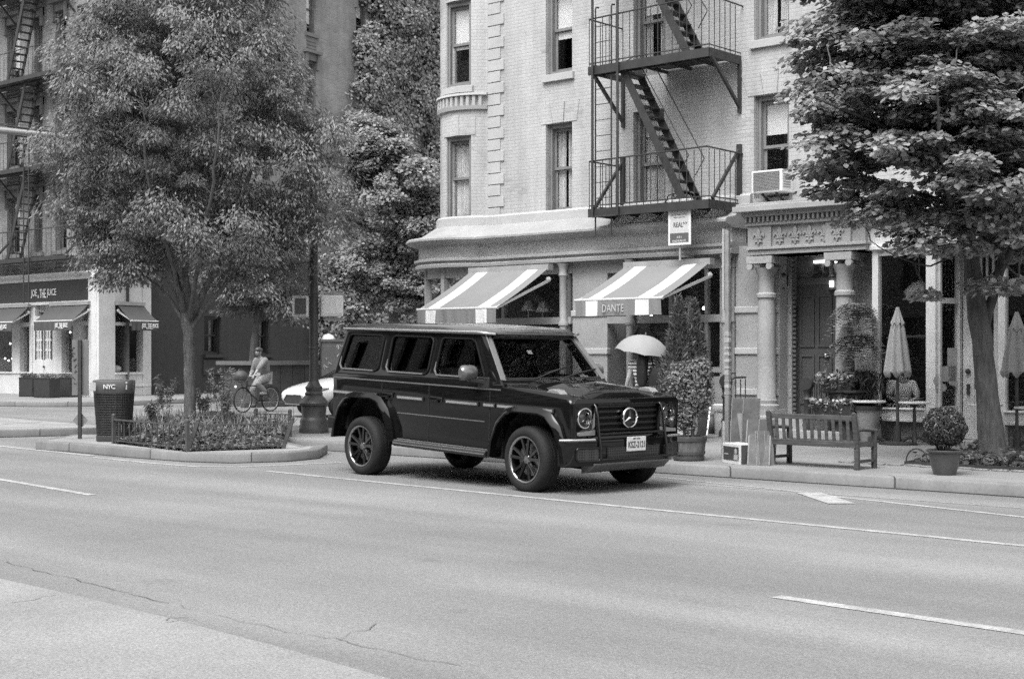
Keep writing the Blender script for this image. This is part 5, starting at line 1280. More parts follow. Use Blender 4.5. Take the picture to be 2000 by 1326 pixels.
# ---- cabin: sides lean in; each side is a plate with window holes
ZR = 1.845; HB, HT = .872, .735
zl_ = lambda z: (z-ZB)*math.sqrt(1+((HB-HT)/(ZR-ZB))**2)
def side_M(s):
    up = Vector((0,-s*-1*0+(-1 if s>0 else 1)*(HB-HT),ZR-ZB)); n = Vector((0,s,0))
    up.normalize(); n = Vector((0,s*(ZR-ZB),(HB-HT))).normalized()
    return Matrix(((1,0,0,0),(0,up.y,n.y,s*HB),(0,up.z,n.z,ZB),(0,0,0,1)))
H_ = zl_(ZR)
outer = [(-2.19,-.03),(1.0,-.03),(1.0,.02),(.56,H_),(-2.10,H_)]
w1 = rquad([(-.20,.085),(.69,.085),(.40,H_-.07),(-.18,H_-.07)],[.07,.05,.08,.06]); w2 = rrect(-1.12,.085,-.33,H_-.07,.07); w3 = rquad([(-2.08,.085),(-1.29,.085),(-1.29,H_-.07),(-2.0,H_-.07)],.07)
for s in (-1,1):
    M = side_M(s); 
    mb = plate3(outer,[w1,w2,w3],.05,.012,M@Matrix.Translation((0,0,-.025))); mb.build('cabin_side', M_CARP, car, smooth=35)
    for w_,m_ in ((w1,M_GLC),(w2,M_GLT),(w3,M_GLT)):
        mb = plate3(w_,[],.006,0,M@Matrix.Translation((0,0,-.022))); g = mb.build('side_window', m_, car)
        mb = MB(); ring(mb,[(x,y,.002) for x,y in w_],.014,M); mb.build('seal', mat('rubber seal',.008,.6,0,1,0,1,0,0,.2), g, smooth=60)
        cx = sum(p[0] for p in w_)/len(w_); x0 = min(p[0] for p in w_); x1 = max(p[0] for p in w_)
        mb = MB(); y0_ = .085
        mb.tube([M@Vector((x0-.004,y0_+.16,.012)),M@Vector((x0-.002,y0_+.05,.014)),M@Vector((x0+.05,y0_-.006,.014)),M@Vector((x1-.08,y0_-.006,.014))],[.006,.013,.013,.011],6); mb.build('lower_trim', mat('dim window trim',.22,.3,0,1,0,1,0,.5), g, smooth=60)
# A pillars / windscreen frame
wb = Vector((.985,0,ZB+.02)); wt = Vector((.53,0,ZR)); up = (wt-wb).normalized(); nn = Vector((up.z,0,-up.x)); L_ = (wt-wb).length
MW = frame_mat(wb,(0,1,0),up,nn); MW = Matrix(((0,up.x,nn.x,wb.x),(1,0,0,0),(0,up.z,nn.z,wb.z),(0,0,0,1)))
o4 = [(-HB+.005,0),(HB-.005,0),(HT-.0,L_),(-HT+.0,L_)]; ws = rquad([(-HB+.095,.075),(HB-.095,.075),(HT-.07,L_-.06),(-HT+.07,L_-.06)],.06)
mb = plate3(o4,[ws],.06,.012,MW@Matrix.Translation((0,0,-.02))); mb.build('windscreen_frame', M_CARP, car, smooth=35)
for s in (-1,1):      # grey strips on the black A pillars, reflected brightness put into the colour
    mb = MB(); mb.bar(MW@Vector((s*(HB-.045),.05,.014)),MW@Vector((s*(HT-.03),L_-.02,.014)),.075,.012,up=nn); mb.build('pillar_sheen', mat('painted pillar sheen',.17,.25,0,1,0,1,0,.0,.8,.6), car, bevel=.004)
mb = plate3(ws,[],.006,0,MW@Matrix.Translation((0,0,-.012))); wsg = mb.build('windscreen', M_GLC, car)
mb = MB(); ring(mb,[(x,y,.0) for x,y in ws],.016,MW); mb.build('seal', M_PLA, wsg, smooth=60)
mb = MB()
for a,b in (((-.32,.055,.035),(.18,.20,.03)),((.12,.055,.035),(.64,.17,.03))):
    mb.tube([MW@Vector(a),MW@(Vector(a).lerp(Vector(b),.5)+Vector((0,0,.02))),MW@Vector(b)],.009,5); mb.bar(MW@(Vector(b)+Vector((-.28,-.055,-.012))),MW@(Vector(b)+Vector((.14,.03,-.012))),.012,.02)
mb.build('wiper', M_PLA, car)
for x,y,w_,h_,nm in ((-.13,.49,.07,.055,'sticker'),(.57,.10,.13,.075,'permit_card')):
    mb = MB(); mb.box(x-w_/2,y-h_/2,-.03,x+w_/2,y+h_/2,-.026,MW); mb.build(nm, mat('white paper',.75,.7,.03), wsg)
# rear panel with window, roof, gutters
mb = MB(); mb.prism([(-2.19,ZB-.03),(-2.10,ZR),(-2.04,ZR),(-2.12,ZB-.03)],'y',-HT+.02,HT-.02); mb.build('rear_panel', M_CARP, car)
secs = []
for x,z,hw in ((-2.14,1.835,.60),(-2.13,1.875,.72),(-2.05,1.918,.755),(-1.2,1.945,.765),(-.2,1.95,.765),(.35,1.935,.76),(.52,1.905,.745),(.60,1.865,.73),(.605,1.835,.7)):
    half = [(-hw,1.832),(-hw-.004,z-.055 if z > 1.89 else 1.84),(-hw+.035,z-.022),(-hw+.13,z-.006),(-.35,z+.004),(0,z+.006)]
    secs.append([(x,a,b) for a,b in half]+[(x,-a,b) for a,b in reversed(half[:-1])])
mb = MB(); mb.loft(secs,cap=True); mb.box(-2.08,-.7,1.80,.55,.7,1.835); mb.build('roof', mat('roof paint', .06,.12,0,1,0,1,0,0,.8,1), car, smooth=40)
for s in (-1,1):
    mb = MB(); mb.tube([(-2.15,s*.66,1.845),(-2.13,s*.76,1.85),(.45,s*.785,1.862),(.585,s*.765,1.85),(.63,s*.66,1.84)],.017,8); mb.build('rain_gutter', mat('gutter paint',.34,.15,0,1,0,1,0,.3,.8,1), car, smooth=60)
# ---- interior
M_INT = mat('dark leather', .025,.6,.2,4,.1,40)
def seat(x, y):
    mb = MB(); mb.prism(rquad([(x-.25,.62),(x+.27,.66),(x+.27,.80),(x-.2,.76)],.04),'y',y-.25,y+.25); mb.prism(rquad([(x-.33,.72),(x-.16,.72),(x-.30,1.40),(x-.42,1.38)],.04),'y',y-.24,y+.24); mb.prism(rquad([(x-.43,1.45),(x-.33,1.44),(x-.36,1.66),(x-.45,1.66)],.03),'y',y-.13,y+.13); mb.bar((x-.36,y,1.36),(x-.39,y,1.5),.1,.02)
    mb.build('seat', M_INT, car, bevel=.02)
seat(.15,-.37); seat(.15,.37); seat(-.85,-.4); seat(-.85,.4)
mb = MB(); mb.box(.62,-.78,.95,.95,.78,ZB+.03); mb.box(.5,.15,1.1,.7,.62,ZB+.08); mb.build('dashboard', M_INT, car, bevel=.03)
mb = MB(); Mst = Matrix.Translation((.40,.37,1.20))@Matrix.Rotation(rad(-65),4,'Y'); ring(mb,[(.19*math.cos(a*PI/10),.19*math.sin(a*PI/10),0) for a in range(20)],.017,Mst); mb.bar(Mst@Vector((-.18,0,0)),Mst@Vector((.18,0,0)),.04,.02); mb.bar((.4,.37,1.2),(.62,.37,1.1),.05); mb.build('steering_wheel', M_PLA, car)
mb = MB(); mb.box(.50,-.12,1.66,.53,.12,1.73); mb.build('inner_mirror', M_PLA, car, bevel=.01)
# ---- flares, sills, trims
for s in (-1,1):
    for cx,nm in ((FW,'f'),(RW,'r')):
        a = arch(cx); a_ = [(cx-.60,.40)]+[((x-cx)*1.0+cx,z) for x,z in a]+[(cx+.60,.40)] 
        o = [(cx-.555,.40),(cx-.53,.58),(cx-.44,.80),(cx-.31,.915),(cx-.2,.945),(cx+.2,.945),(cx+.31,.915),(cx+.44,.78),(cx+.53,.58),(cx+.555,.43)]
        out = [(cx-.665,.40),(cx-.60,.62),(cx-.50,.855),(cx-.36,.985),(cx-.21,1.02),(cx+.21,1.02),(cx+.36,.985),(cx+.505,.84),(cx+.60,.62),(cx+.625,.43)]
        inn_ = [(x,z) for x,z in o]
        secs = []
        for (xi,zi),(xo,zo) in zip(inn_,out):
            y0 = s*(BW-.01); y1 = s*.965
            mx,mz = xi+(xo-xi)*.32, zi+(zo-zi)*.32
            secs.append([(xi,s*(BW-.12),zi),(xi,y1-s*.012,zi),(xi+(mx-xi)*.4,y1,zi+(mz-zi)*.4),(mx,y1-s*.004,mz),(xo,y1-s*.055,zo),(xo,y0,zo)])
        mb = MB(); mb.loft(secs,closed=True,cap=True); mb.build('wheel_arch_flare', M_CARP, car, smooth=28)
        mb = MB(); secs = [[(xi*1.0,s*.86,zi),(xi,s*.5,zi)] for xi,zi in inn_]; mb.loft(secs); mb.build('wheel_housing', M_DARK, car)
    mb = MB(); mb.prism(rquad([(s*.80,.40),(s*.945,.385),(s*.975,.42),(s*.965,.455),(s*.80,.50)],.01),'x',-.83,.83)
    mb.build('side_step', M_PLA, car, smooth=30)
    mb = MB(); 
    for y,z in ((.972,.425),(.95,.459),(.90,.475)): mb.tube([(-.82,s*y,z),(.82,s*y,z)],.008,6)
    mb.build('step_strip', mat('satin strip',.2,.4,.05,1,0,1,0,.5), car, smooth=60)
    # side protection strip in pieces, with bright insert
    for x0,x1 in ((-2.16,-1.25),(-.86,-.36),(.05,.62),(.70,.90),(.93,1.83)):
        mb = MB(); mb.box(x0,s*BW,.975,x1,s*(BW+.022),1.03); mb.build('rub_strip', M_PLA, car, bevel=.006)
        mb = MB(); mb.box(x0+.015,s*(BW+.022),.99,x1-.015,s*(BW+.027),1.018); mb.build('strip_insert', M_SIL, car)
    mb = MB(); mb.tube([(-2.19,s*(BW+.0),ZB-.045),(.98,s*(BW+.0),ZB-.045)],.011,6); mb.tube([(-.86,s*(BW),.80),(.72,s*BW,.80)],.009,6); mb.build('body_crease', mat('painted crease highlight',.10,.3,0,1,0,1,0,.3,.5), car, smooth=60)  # ridges in a lighter colour than the body, highlight painted in
    # door gaps
    mb = MB()
    for pts in (((-.27,.47),(-.27,ZB-.06)),((-1.17,.96),(-1.17,ZB-.06)),((.86,.47),(.62,1.0),(.78,ZB-.04)) if 0 else ((.80,.47),(.80,ZB-.06))):
        for (xa_,za_),(xb_,zb_) in zip(pts,pts[1:]): mb.bar((xa_,s*(BW+.0),za_),(xb_,s*(BW+.0),zb_),.006,.012,up=(1,0,0))
    mb.build('door_gap', M_DARK, car)
    for x in (-1.07,-.14):
        mb = MB(); mb.box(x-.09,s*BW,.985,x+.12,s*(BW+.018),1.045); h = mb.build('door_handle', M_PLA, car, bevel=.008)
        mb = MB(); mb.tube([(x-.08,s*(BW+.01),1.02),(x-.06,s*(BW+.055),1.028),(x+.08,s*(BW+.055),1.028),(x+.1,s*(BW+.01),1.02)],.016,6); mb.cyl((x+.07,s*(BW+.01),.995),(x+.07,s*(BW+.045),.995),.018,n=8); mb.build('grip', M_CARP, h, smooth=50)
    # mirror
    c = Vector((.60,s*1.03,1.36)); mb = MB(); mb.bar((.66,s*.86,1.27),c+Vector((0,0,-.06)),.09,.05); mb.box(.60,s*.85,1.2,.78,s*.885,1.33); mm = mb.build('mirror_arm', M_PLA, car, bevel=.01)
    mb = MB(); secs = []
    for y,sc_ in ((.93,.55),(.955,.9),(1.0,1),(1.08,1),(1.14,.92),(1.17,.6)):
        secs.append([(c.x+.07*sc_*math.cos(t)*(1.25 if math.cos(t) > 0 else .5), s*y, c.z+.02+.095*sc_*math.sin(t)) for t in [2*PI*k/14 for k in range(14)]])
    mb.loft(secs,closed=True,cap=True); hs = mb.build('side_mirror', mat('mirror cap painted sheen',.12,.2,0,1,0,1,0,.2,.8,.6), car, smooth=45)  # cap lighter than the black body, sky reflection put into its colour
    mb = MB(); mb.box(c.x-.045,s*.97,c.z-.06,c.x-.036,s*1.13,c.z+.1); mb.build('mirror_glass', M_CHR, hs)
# ---- wheels
def rounded(prof_): return prof_
def wheel(x, y, s, steer=0):
    w_ = sub('wheel', car, (x,y,WR-.018+x*math.sin(PITCH)), (0,0,steer)); w_.scale = (.925,.955,.99)
    R = Matrix.Rotation(-PI/2*s,4,'X')           # local z -> outward (s*y)
    hw = .137
    mb = MB(); mb.lathe([(.265,-hw+.03),(.30,-hw),(.35,-hw+.006),(.378,-hw+.03),(.388,-hw+.06),(.39,-.05),(.384,-.047),(.384,-.038),(.39,-.035),(.391,0),(.384,.003),(.384,.012),(.391,.015),(.39,.05),(.388,hw-.06),(.378,hw-.03),(.35,hw-.006),(.345,hw-.004),(.335,hw+.001),(.30,hw),(.275,hw-.01),(.262,hw-.03),(.262,-hw+.03)],(0,0,0),56,R)
    mb.build('tyre', M_RUB, w_, smooth=40)
    mb = MB(); mb.lathe([(.255,-hw+.03),(.25,.0),(.245,hw-.05),(.262,hw-.02)],(0,0,0),48,R); mb.lathe([(.0,-.02),(.25,-.02)],(0,0,0),32,R)
    rim = mb.build('rim', mat('dark rim barrel',.02,.4,0,1,0,1,0,.6), w_, smooth=50)
    mb = MB(); mb.lathe([(.276,hw-.018),(.274,hw-.004),(.268,hw-.002),(.25,hw-.012),(.247,hw-.03)],(0,0,0),48,R); mb.build('rim_edge', M_ALU, rim, smooth=60)
    mb = MB(); e = MB()
    for k in range(5):
        for d in (-.21,.21):
            a = 2*PI*k/5+.3; p0 = (.045*math.cos(a+d*.6),.045*math.sin(a+d*.6),hw-.055); p1 = (.252*math.cos(a+d*1.15),.252*math.sin(a+d*1.15),hw-.022)
            mb.bar(R@Vector(p0),R@Vector(p1),.034,.028,up=R@Vector((0,0,1))); q0 = Vector(p0)+Vector((0,0,.0155)); q1 = Vector(p1)+Vector((0,0,.0155)); off = Vector((math.sin(a),-math.cos(a),0))*(.011 if d > 0 else -.011)
            e.bar(R@(q0+off),R@(q1+off),.005,.004,up=R@Vector((0,0,1)))
    mb.build('spokes', mat('gloss black alloy',.015,.2,0,1,0,1,0,.3,.5,.6), rim); e.build('spoke_edge', mat('dim alloy edge',.16,.3,0,1,0,1,0,1), rim)
    mb = MB(); mb.lathe([(.0,hw-.04),(.03,hw-.04),(.038,hw-.038),(.055,hw-.05),(.06,hw-.075)],(0,0,0),20,R); mb.build('hub_cap', M_ALU, rim, smooth=50)
    mb = MB(); mb.lathe([(.06,.02),(.19,.02),(.19,.035),(.06,.035)],(0,0,0),32,R); mb.build('brake_disc', mat('brake steel',.3,.4,.1,1,0,1,0,.9), rim, smooth=40)
    a = rad(35); mb = MB(); mb.box(.13,-.08,.01,.21,.08,.06,R@Matrix.Rotation(a,4,'Z')); mb.build('brake_caliper', M_DARK, rim)
for x in (FW,RW):
    for s in (-1,1): wheel(x, s*.815, s, rad(-2) if x > 0 else 0)
# ---- front: lamps, grille, bumper, guard, plate
XF = 2.075
YZ = Matrix(((0,0,1,XF),(1,0,0,0),(0,1,0,0),(0,0,0,1)))     # x->y, y->z, z->forward
# front face panel with headlight and grille openings
hl = [(s*.685+.118*math.cos(2*PI*k/24), .935+.118*math.sin(2*PI*k/24)) for s in (1,) for k in range(24)]
hr = [(-x,y) for x,y in hl]; gr = rrect(-.50,.735,.50,1.085,.02)
fo = rquad([(-.865,.60),(.865,.60),(.865,1.10),(.82,1.15),(-.82,1.15),(-.865,1.10)],.02)
mb = plate3(fo,[hl,hr,gr],.05,.008,YZ@Matrix.Translation((0,0,-.0))); mb.build('front_panel', M_CARP, car, smooth=35)
for s in (-1,1):
    M = YZ@Matrix.Translation((s*.685,.935,0))
    mb = MB(); mb.lathe([(.118,-.02),(.122,.02),(.116,.034),(.104,.034),(.100,.02),(.097,-.02)],(0,0,0),32,M); hd = mb.build('headlight', M_CHR, car, smooth=50)
    mb = MB(); mb.lathe([(.0,.03),(.06,.026),(.104,.008)],(0,0,0),28,M); mb.build('lens', M_LENS, hd, smooth=60)
    mb = MB(); mb.lathe([(.10,.0),(.075,-.05),(.04,-.08),(.0,-.085)],(0,0,0),28,M); mb.build('reflector', mat('lamp reflector',.35,.15,0,1,0,1,0,.9), hd, smooth=60)
    mb = MB(); mb.lathe([(.045,-.07),(.05,-.02),(.042,-.01),(.0,-.005)],(0,0,0),20,M); mb.box(-.09,-.012,-.02,-.05,.012,-.005,M); mb.box(.05,-.012,-.02,.09,.012,-.005,M); mb.build('projector', mat('lamp projector',.04,.1,0,1,0,1,0,.0,.8,1), hd, smooth=50)
    mb = MB(); y0 = s*.53; mb.prism(rquad([(s*.545,.74),(s*.80,.74),(s*.80,.775),(s*.545,.80)],.008),'z',.02,.05,YZ) ; mb.build('lamp_trim', mat('clear signal lens',.45), car)
    mb = MB(); mb.prism(rquad([(s*.56,.81),(s*.62,.80),(s*.54,1.0),(s*.535,.84)],.004),'z',.02,.035,YZ); mb.build('marker_panel', mat('lamp reflector',.35), car)
mb = MB(); mb.box(-.50,.735,-.06,.50,1.085,-.04,YZ); gb = mb.build('grille', M_DARK, car)
mb = MB()
for z in (.79,.86,.93,1.0,1.06): mb.box(-.495,z-.016,-.03,.495,z+.016,.015,YZ)
mb.build('grille_slat', mat('gloss black slat',.008,.35,0,1,0,1,0,0,.4,.1), gb, bevel=.005)
mb = MB(); ring(mb,[(.50*a,.91+.175*b,.03) for a,b in ((-1,-1),(1,-1),(1,1),(-1,1))],.015,YZ,8); mb.build('grille_frame', M_CARP, gb, smooth=60)
ME = YZ@Matrix.Translation((0,.925,.06)); mb = MB(); ring(mb,[(.112*math.cos(a*PI/20),.112*math.sin(a*PI/20),0) for a in range(40)],.011,ME,8)
for k in range(3):
    a = PI/2+k*2*PI/3; u = Vector((math.cos(a),math.sin(a),0)); v = Vector((-u.y,u.x,0))
    mb.add([ME@Vector(p) for p in (u*.108, v*.02-u*.012, v*-.02-u*.012, Vector((0,0,.016)), u*.05+v*.0)],[(0,1,3),(0,3,2),(1,2,3),(0,2,1)])
mb.build('grille_emblem', M_CHR, car, smooth=20)
mb = MB(); ME2 = YZ@Matrix.Translation((0,.925,.035)); mb.lathe([(.0,.0),(.10,.0),(.10,-.03),(0,-.03)],(0,0,0),28,ME2); mb.build('emblem_back', M_PLA, gb)
mb = MB(); mb.lathe([(0,.006),(.022,.004),(.026,0),(0,0)],(0,0,0),16,Matrix.Translation((2.03,0,1.175))@Matrix.Rotation(rad(60),4,'Y')); mb.build('hood_badge', M_CHR, car)
# bumper
bo = [(1.97,-.955),(2.08,-.935),(2.18,-.83),(2.26,-.60),(2.285,-.3),(2.285,.3),(2.26,.58),(2.16,.78),(2.04,.88),(1.97,.90)]
bi = [(1.97,.80),(1.97,-.80)]
mb = MB(); secs = []
for z,k in ((.40,.965),(.425,.99),(.60,1.0),(.665,1.0),(.685,.985),(.69,.95)):
    secs.append([(1.97+(x-1.97)*.72*k, y*(.97+.03*k), z) for x,y in bo])
mb.loft(secs); mb.add(secs[-1]+[(1.97,.6,.69),(1.97,-.6,.69)],[tuple(range(len(bo)+2))]); mb.add(secs[0],[tuple(range(len(bo)-1,-1,-1))])
mb.build('front_bumper', M_CARP, car, smooth=35)
mb = MB(); 
for s in (-1,1): mb.tube([(1.99,s*.952,.685),(2.06,s*.93,.69),(2.125,s*.83,.693),(2.18,s*.6,.695)],.014,6)
mb.build('bumper_strip', M_SIL, car, smooth=60)
def mesh_mat():
    m, nt, out = nodes('black honeycomb mesh'); p = principled(nt,out,.4); tc = nt.nodes.new('ShaderNodeTexCoord'); v = nt.nodes.new('ShaderNodeTexVoronoi'); v.inputs['Scale'].default_value = 34; v.inputs['Randomness'].default_value = 0; nt.links.new(tc.outputs['Object'],v.inputs[0])
    nt.links.new(ramp(nt,v.outputs[0],[(.3,.004),(.45,.035)]),p.inputs[0]); return m
M_MESH = mesh_mat()
for s in (-1,1):
    a = Vector((2.192,s*.52,0)); b = Vector((2.115,s*.84,0)); d = (b-a).normalized(); n_ = Vector((d.y*s,-d.x*s,0))
    if n_.x < 0: n_ = -n_
    M = frame_mat((a+b)/2+Vector((0,0,.53)),d*(1 if s>0 else 1),(0,0,1),n_); pts = rrect(-.155,-.075,.155,.075,.04)
    mb = plate3(pts,[],.02,0,M@Matrix.Translation((0,0,.004))); it = mb.build('air_intake', M_MESH, car)
    mb = MB(); ring(mb,[(x,y,.012) for x,y in pts],.012,M,8); mb.build('surround', M_CARP, it, smooth=60)
mb = MB(); mb.box(2.19,-.42,.47,2.206,.42,.60); mb.build('lower_grille', M_MESH, car)
mb = MB(); mb.prism([(2.0,.30),(2.12,.33),(2.20,.41),(2.20,.43),(2.0,.43)],'y',-.62,.62); mb.build('skid_plate', mat('brushed skid plate',.16,.35,.1,3,0,1,0,.8), car, bevel=.01)
mb = MB(); mb.prism([(1.55,.33),(1.9,.36),(1.98,.45),(1.55,.45)],'y',-.75,.75); mb.build('under_tray', M_DARK, car)
# brush guard
mb = MB(); X = 2.21
for s in (-1,1): mb.tube([(X,s*.535,.47),(X,s*.54,.60),(X-.03,s*.54,.74),(X-.06,s*.54,.95),(X-.09,s*.535,1.06),(X-.13,s*.53,1.09)],.017,8)
mb.tube([(X-.035,-.54,.755),(X-.035,.54,.755)],.014,8); mb.tube([(X+.005,-.53,.475),(X+.005,.53,.475)],.012,8)
mb.build('brush_guard', mat('gloss black tube',.008,.25,0,1,0,1,0,0,.4,.3), car, smooth=50)
MP = Matrix(((0,0,1,2.222),(1,0,0,.02),(0,1,0,.63),(0,0,0,1)))
mb = MB(); mb.box(-.155,-.082,-.006,.155,.082,.002,MP); lp_ = mb.build('licence_plate', mat('plate face',.62,.4,.03), car, bevel=.004)
mb = MB(); mb.mesh(text_mesh('KSZ-2121',.27,.075,.003), MP@Matrix.Translation((0,-.006,.002))); mb.mesh(text_mesh('NEW YORK',.12,.018,.002), MP@Matrix.Translation((0,.06,.002))); mb.build('plate_number', mat('plate ink',.06,.5,0), lp_)
mb = MB(); mb.box(-2.24,-.93,.50,-2.05,.93,.68); mb.build('rear_bumper', M_CARP, car, bevel=.03)
mb = MB(); mb.lathe([(0,0),(.37,0),(.39,.06),(.39,.2),(.36,.24),(0,.24)],(0,0,0),40,Matrix.Translation((-2.19,.05,1.02))@Matrix.Rotation(-PI/2,4,'Y')); mb.build('spare_wheel_cover', M_CARP, car, smooth=40, bevel=0)
for s in (-1,1):
    mb = MB(); mb.box(-2.27,s*.62-.12,.54,-2.235,s*.62+.12,.62); mb.build('tail_light', mat('tail lamp lens',.08,.2,0), car)
# ================================================================ street furniture
M_GREEN = mat('dark green paint', .03,.45,.2,4,.15,50); M_RUST = mat('weathered steel', .07,.7,.3,5,.2,50); M_WOOD = None
def woodmat(name, g, sc=(2,30,30)):
    if name in MC: return MC[name]
    m, nt, out = nodes(name); p = principled(nt,out,.75,0,.3); tc = nt.nodes.new('ShaderNodeTexCoord'); mp = nt.nodes.new('ShaderNodeMapping'); mp.inputs['Scale'].default_value = sc; nt.links.new(tc.outputs['Object'],mp.inputs[0])
    n1 = noise(nt,mp.outputs[0],1.2,5,.6); c = mult(nt,ramp(nt,n1,[(.3,.6),(.7,1.35)]),g); c = mult(nt,c,ramp(nt,noise(nt,tc.outputs['Object'],4,4),[(.3,.75),(.7,1.25)])); nt.links.new(c,p.inputs[0]); bump(nt,p,n1,.3,.005); MC[name] = m; return m
# ---- lamp post
c = gp(613,845,.15); tl = -math.sin(CA)*c.x+math.cos(CA)*c.y; k_ = tl/CF
lamp = thing('lamp_post','ornate dark cast iron lamp post with pedestrian signals, behind the black car','lamp post',c,CA)
wz_ = lambda y: CH+(690-y)*k_-.15; wr = lambda w_: w_/2*k_
mb = MB(); mb.lathe([(0,0),(wr(58),0),(wr(58),.12),(wr(54),.16),(wr(55),.22),(wr(50),.27),(wr(47),.3),(wr(50),wz_(793)),(wr(56),wz_(791)),(wr(58),wz_(787)),(wr(54),wz_(783)),(wr(42),wz_(776)),(wr(34),wz_(772)),(wr(36),wz_(768)),(wr(30),wz_(764)),(wr(34),wz_(758)),(wr(34),wz_(756)),(wr(26),wz_(752)),(wr(20),wz_(745))],(0,0,0),16)
mb.build('base', mat('lamp post paint', .05,.4,.2,4,.12,40), lamp, smooth=35)
mb = MB(); mb.lathe([(wr(20),wz_(746)),(wr(17.5),wz_(735)),(wr(16.5),wz_(470)),(wr(15),wz_(285)),(0,wz_(285))],(0,0,0),16)
for y in (683,612,575): mb.lathe([(wr(17.4),wz_(y)),(wr(19),wz_(y)+.01),(wr(19),wz_(y)+.05),(wr(17.4),wz_(y)+.06)],(0,0,0),16)
mb.build('pole', mat('lamp post paint', .05), lamp, smooth=40)
mb = MB(); mb.lathe([(wr(15),wz_(285)),(wr(22),wz_(282)),(wr(22),wz_(278)),(wr(14),wz_(274)),(wr(24),wz_(262)),(wr(20),wz_(248)),(wr(8),wz_(240)),(0,wz_(238))],(0,0,0),14); mb.build('lamp_head', M_GREEN, lamp, smooth=60)
M_SIG = mat('signal housing', .3,.5,.15,3,.12,50); M_SIGW = mat('pale signal plate', .78,.6,.1,3,.1,50)
def sig(px0,px1,y0,y1,yaw,front,label):
    cx = (px0+px1)/2; w_ = (px1-px0)*k_; h_ = (y1-y0)*k_; z = wz_((y0+y1)/2)
    t = thing('pedestrian_signal',label,'signal',Vector(c)+Matrix.Rotation(CA,3,'Z')@Vector(((cx-613)*k_,-.02,z-h_/2)),CA+yaw,'pedestrian signals on the lamp post')
    t.location.z = z-h_/2+.15
    mb = MB(); mb.box(-w_/2,-.02,0,w_/2,.26,h_); mb.build('housing', M_SIGW if not front else mat('signal rim',.7,.5,.1), t, bevel=.025)
    if front:
        mb = MB(); mb.box(-w_/2+.05,-.025,.06,w_/2-.05,-.015,h_-.05); mb.build('display', mat('dark signal screen',.14,.3,.25,2,.1,80), t)
        mb = MB(); ring(mb,[(-w_/2+.02,-.04,.03),(w_/2-.02,-.04,.03),(w_/2-.02,-.04,h_-.02),(-w_/2+.02,-.04,h_-.02)],.018); mb.build('visor', M_SIGW, t)
    else:
        mb = MB(); mb.box(-w_/2+.04,-.03,.05,w_/2-.04,-.02,h_-.05); mb.build('back_plate', M_SIGW, t)
    mb = MB(); d = 1 if cx < 613 else -1
    for z2 in (-.05,h_+.03): mb = MB(); mb.bar((-w_/2+.1 if d < 0 else -w_/2+.22,.1,z2),(w_/2+(.05 if d>0 else 0),.1,z2),.05,.06); mb.build('bracket', M_SIG, t)
sig(571,604,578,620,rad(-12),True,'pedestrian signal left of the lamp post, its dark screen turned to the road')
sig(627,671,577,618,rad(14),False,'pedestrian signal right of the lamp post, showing its plain pale back')
# small sign and mailbox-like plates further up on the post's left
def plate_sign(px0,px1,y0,y1,label):
    w_ = (px1-px0)*k_; h_ = (y1-y0)*k_
    t = thing('street_sign',label,'sign',Vector(c)+Matrix.Rotation(CA,3,'Z')@Vector((((px0+px1)/2-613)*k_,.02,0)),CA+rad(8)); t.location.z = wz_(y1)+.15
    mb = MB(); mb.box(-w_/2,-.01,0,w_/2,.01,h_); mb.build('plate', mat('blank sign plate',.30,.5,.15,2,.1,50), t, bevel=.004)
    mb = MB(); mb.bar((-w_/2,.02,-.06),(w_/2+.1,.02,-.06),.05); mb.build('bracket', M_SIG, t)
plate_sign(579,604,508,551,'blank pale sign plate high on the left side of the lamp post')
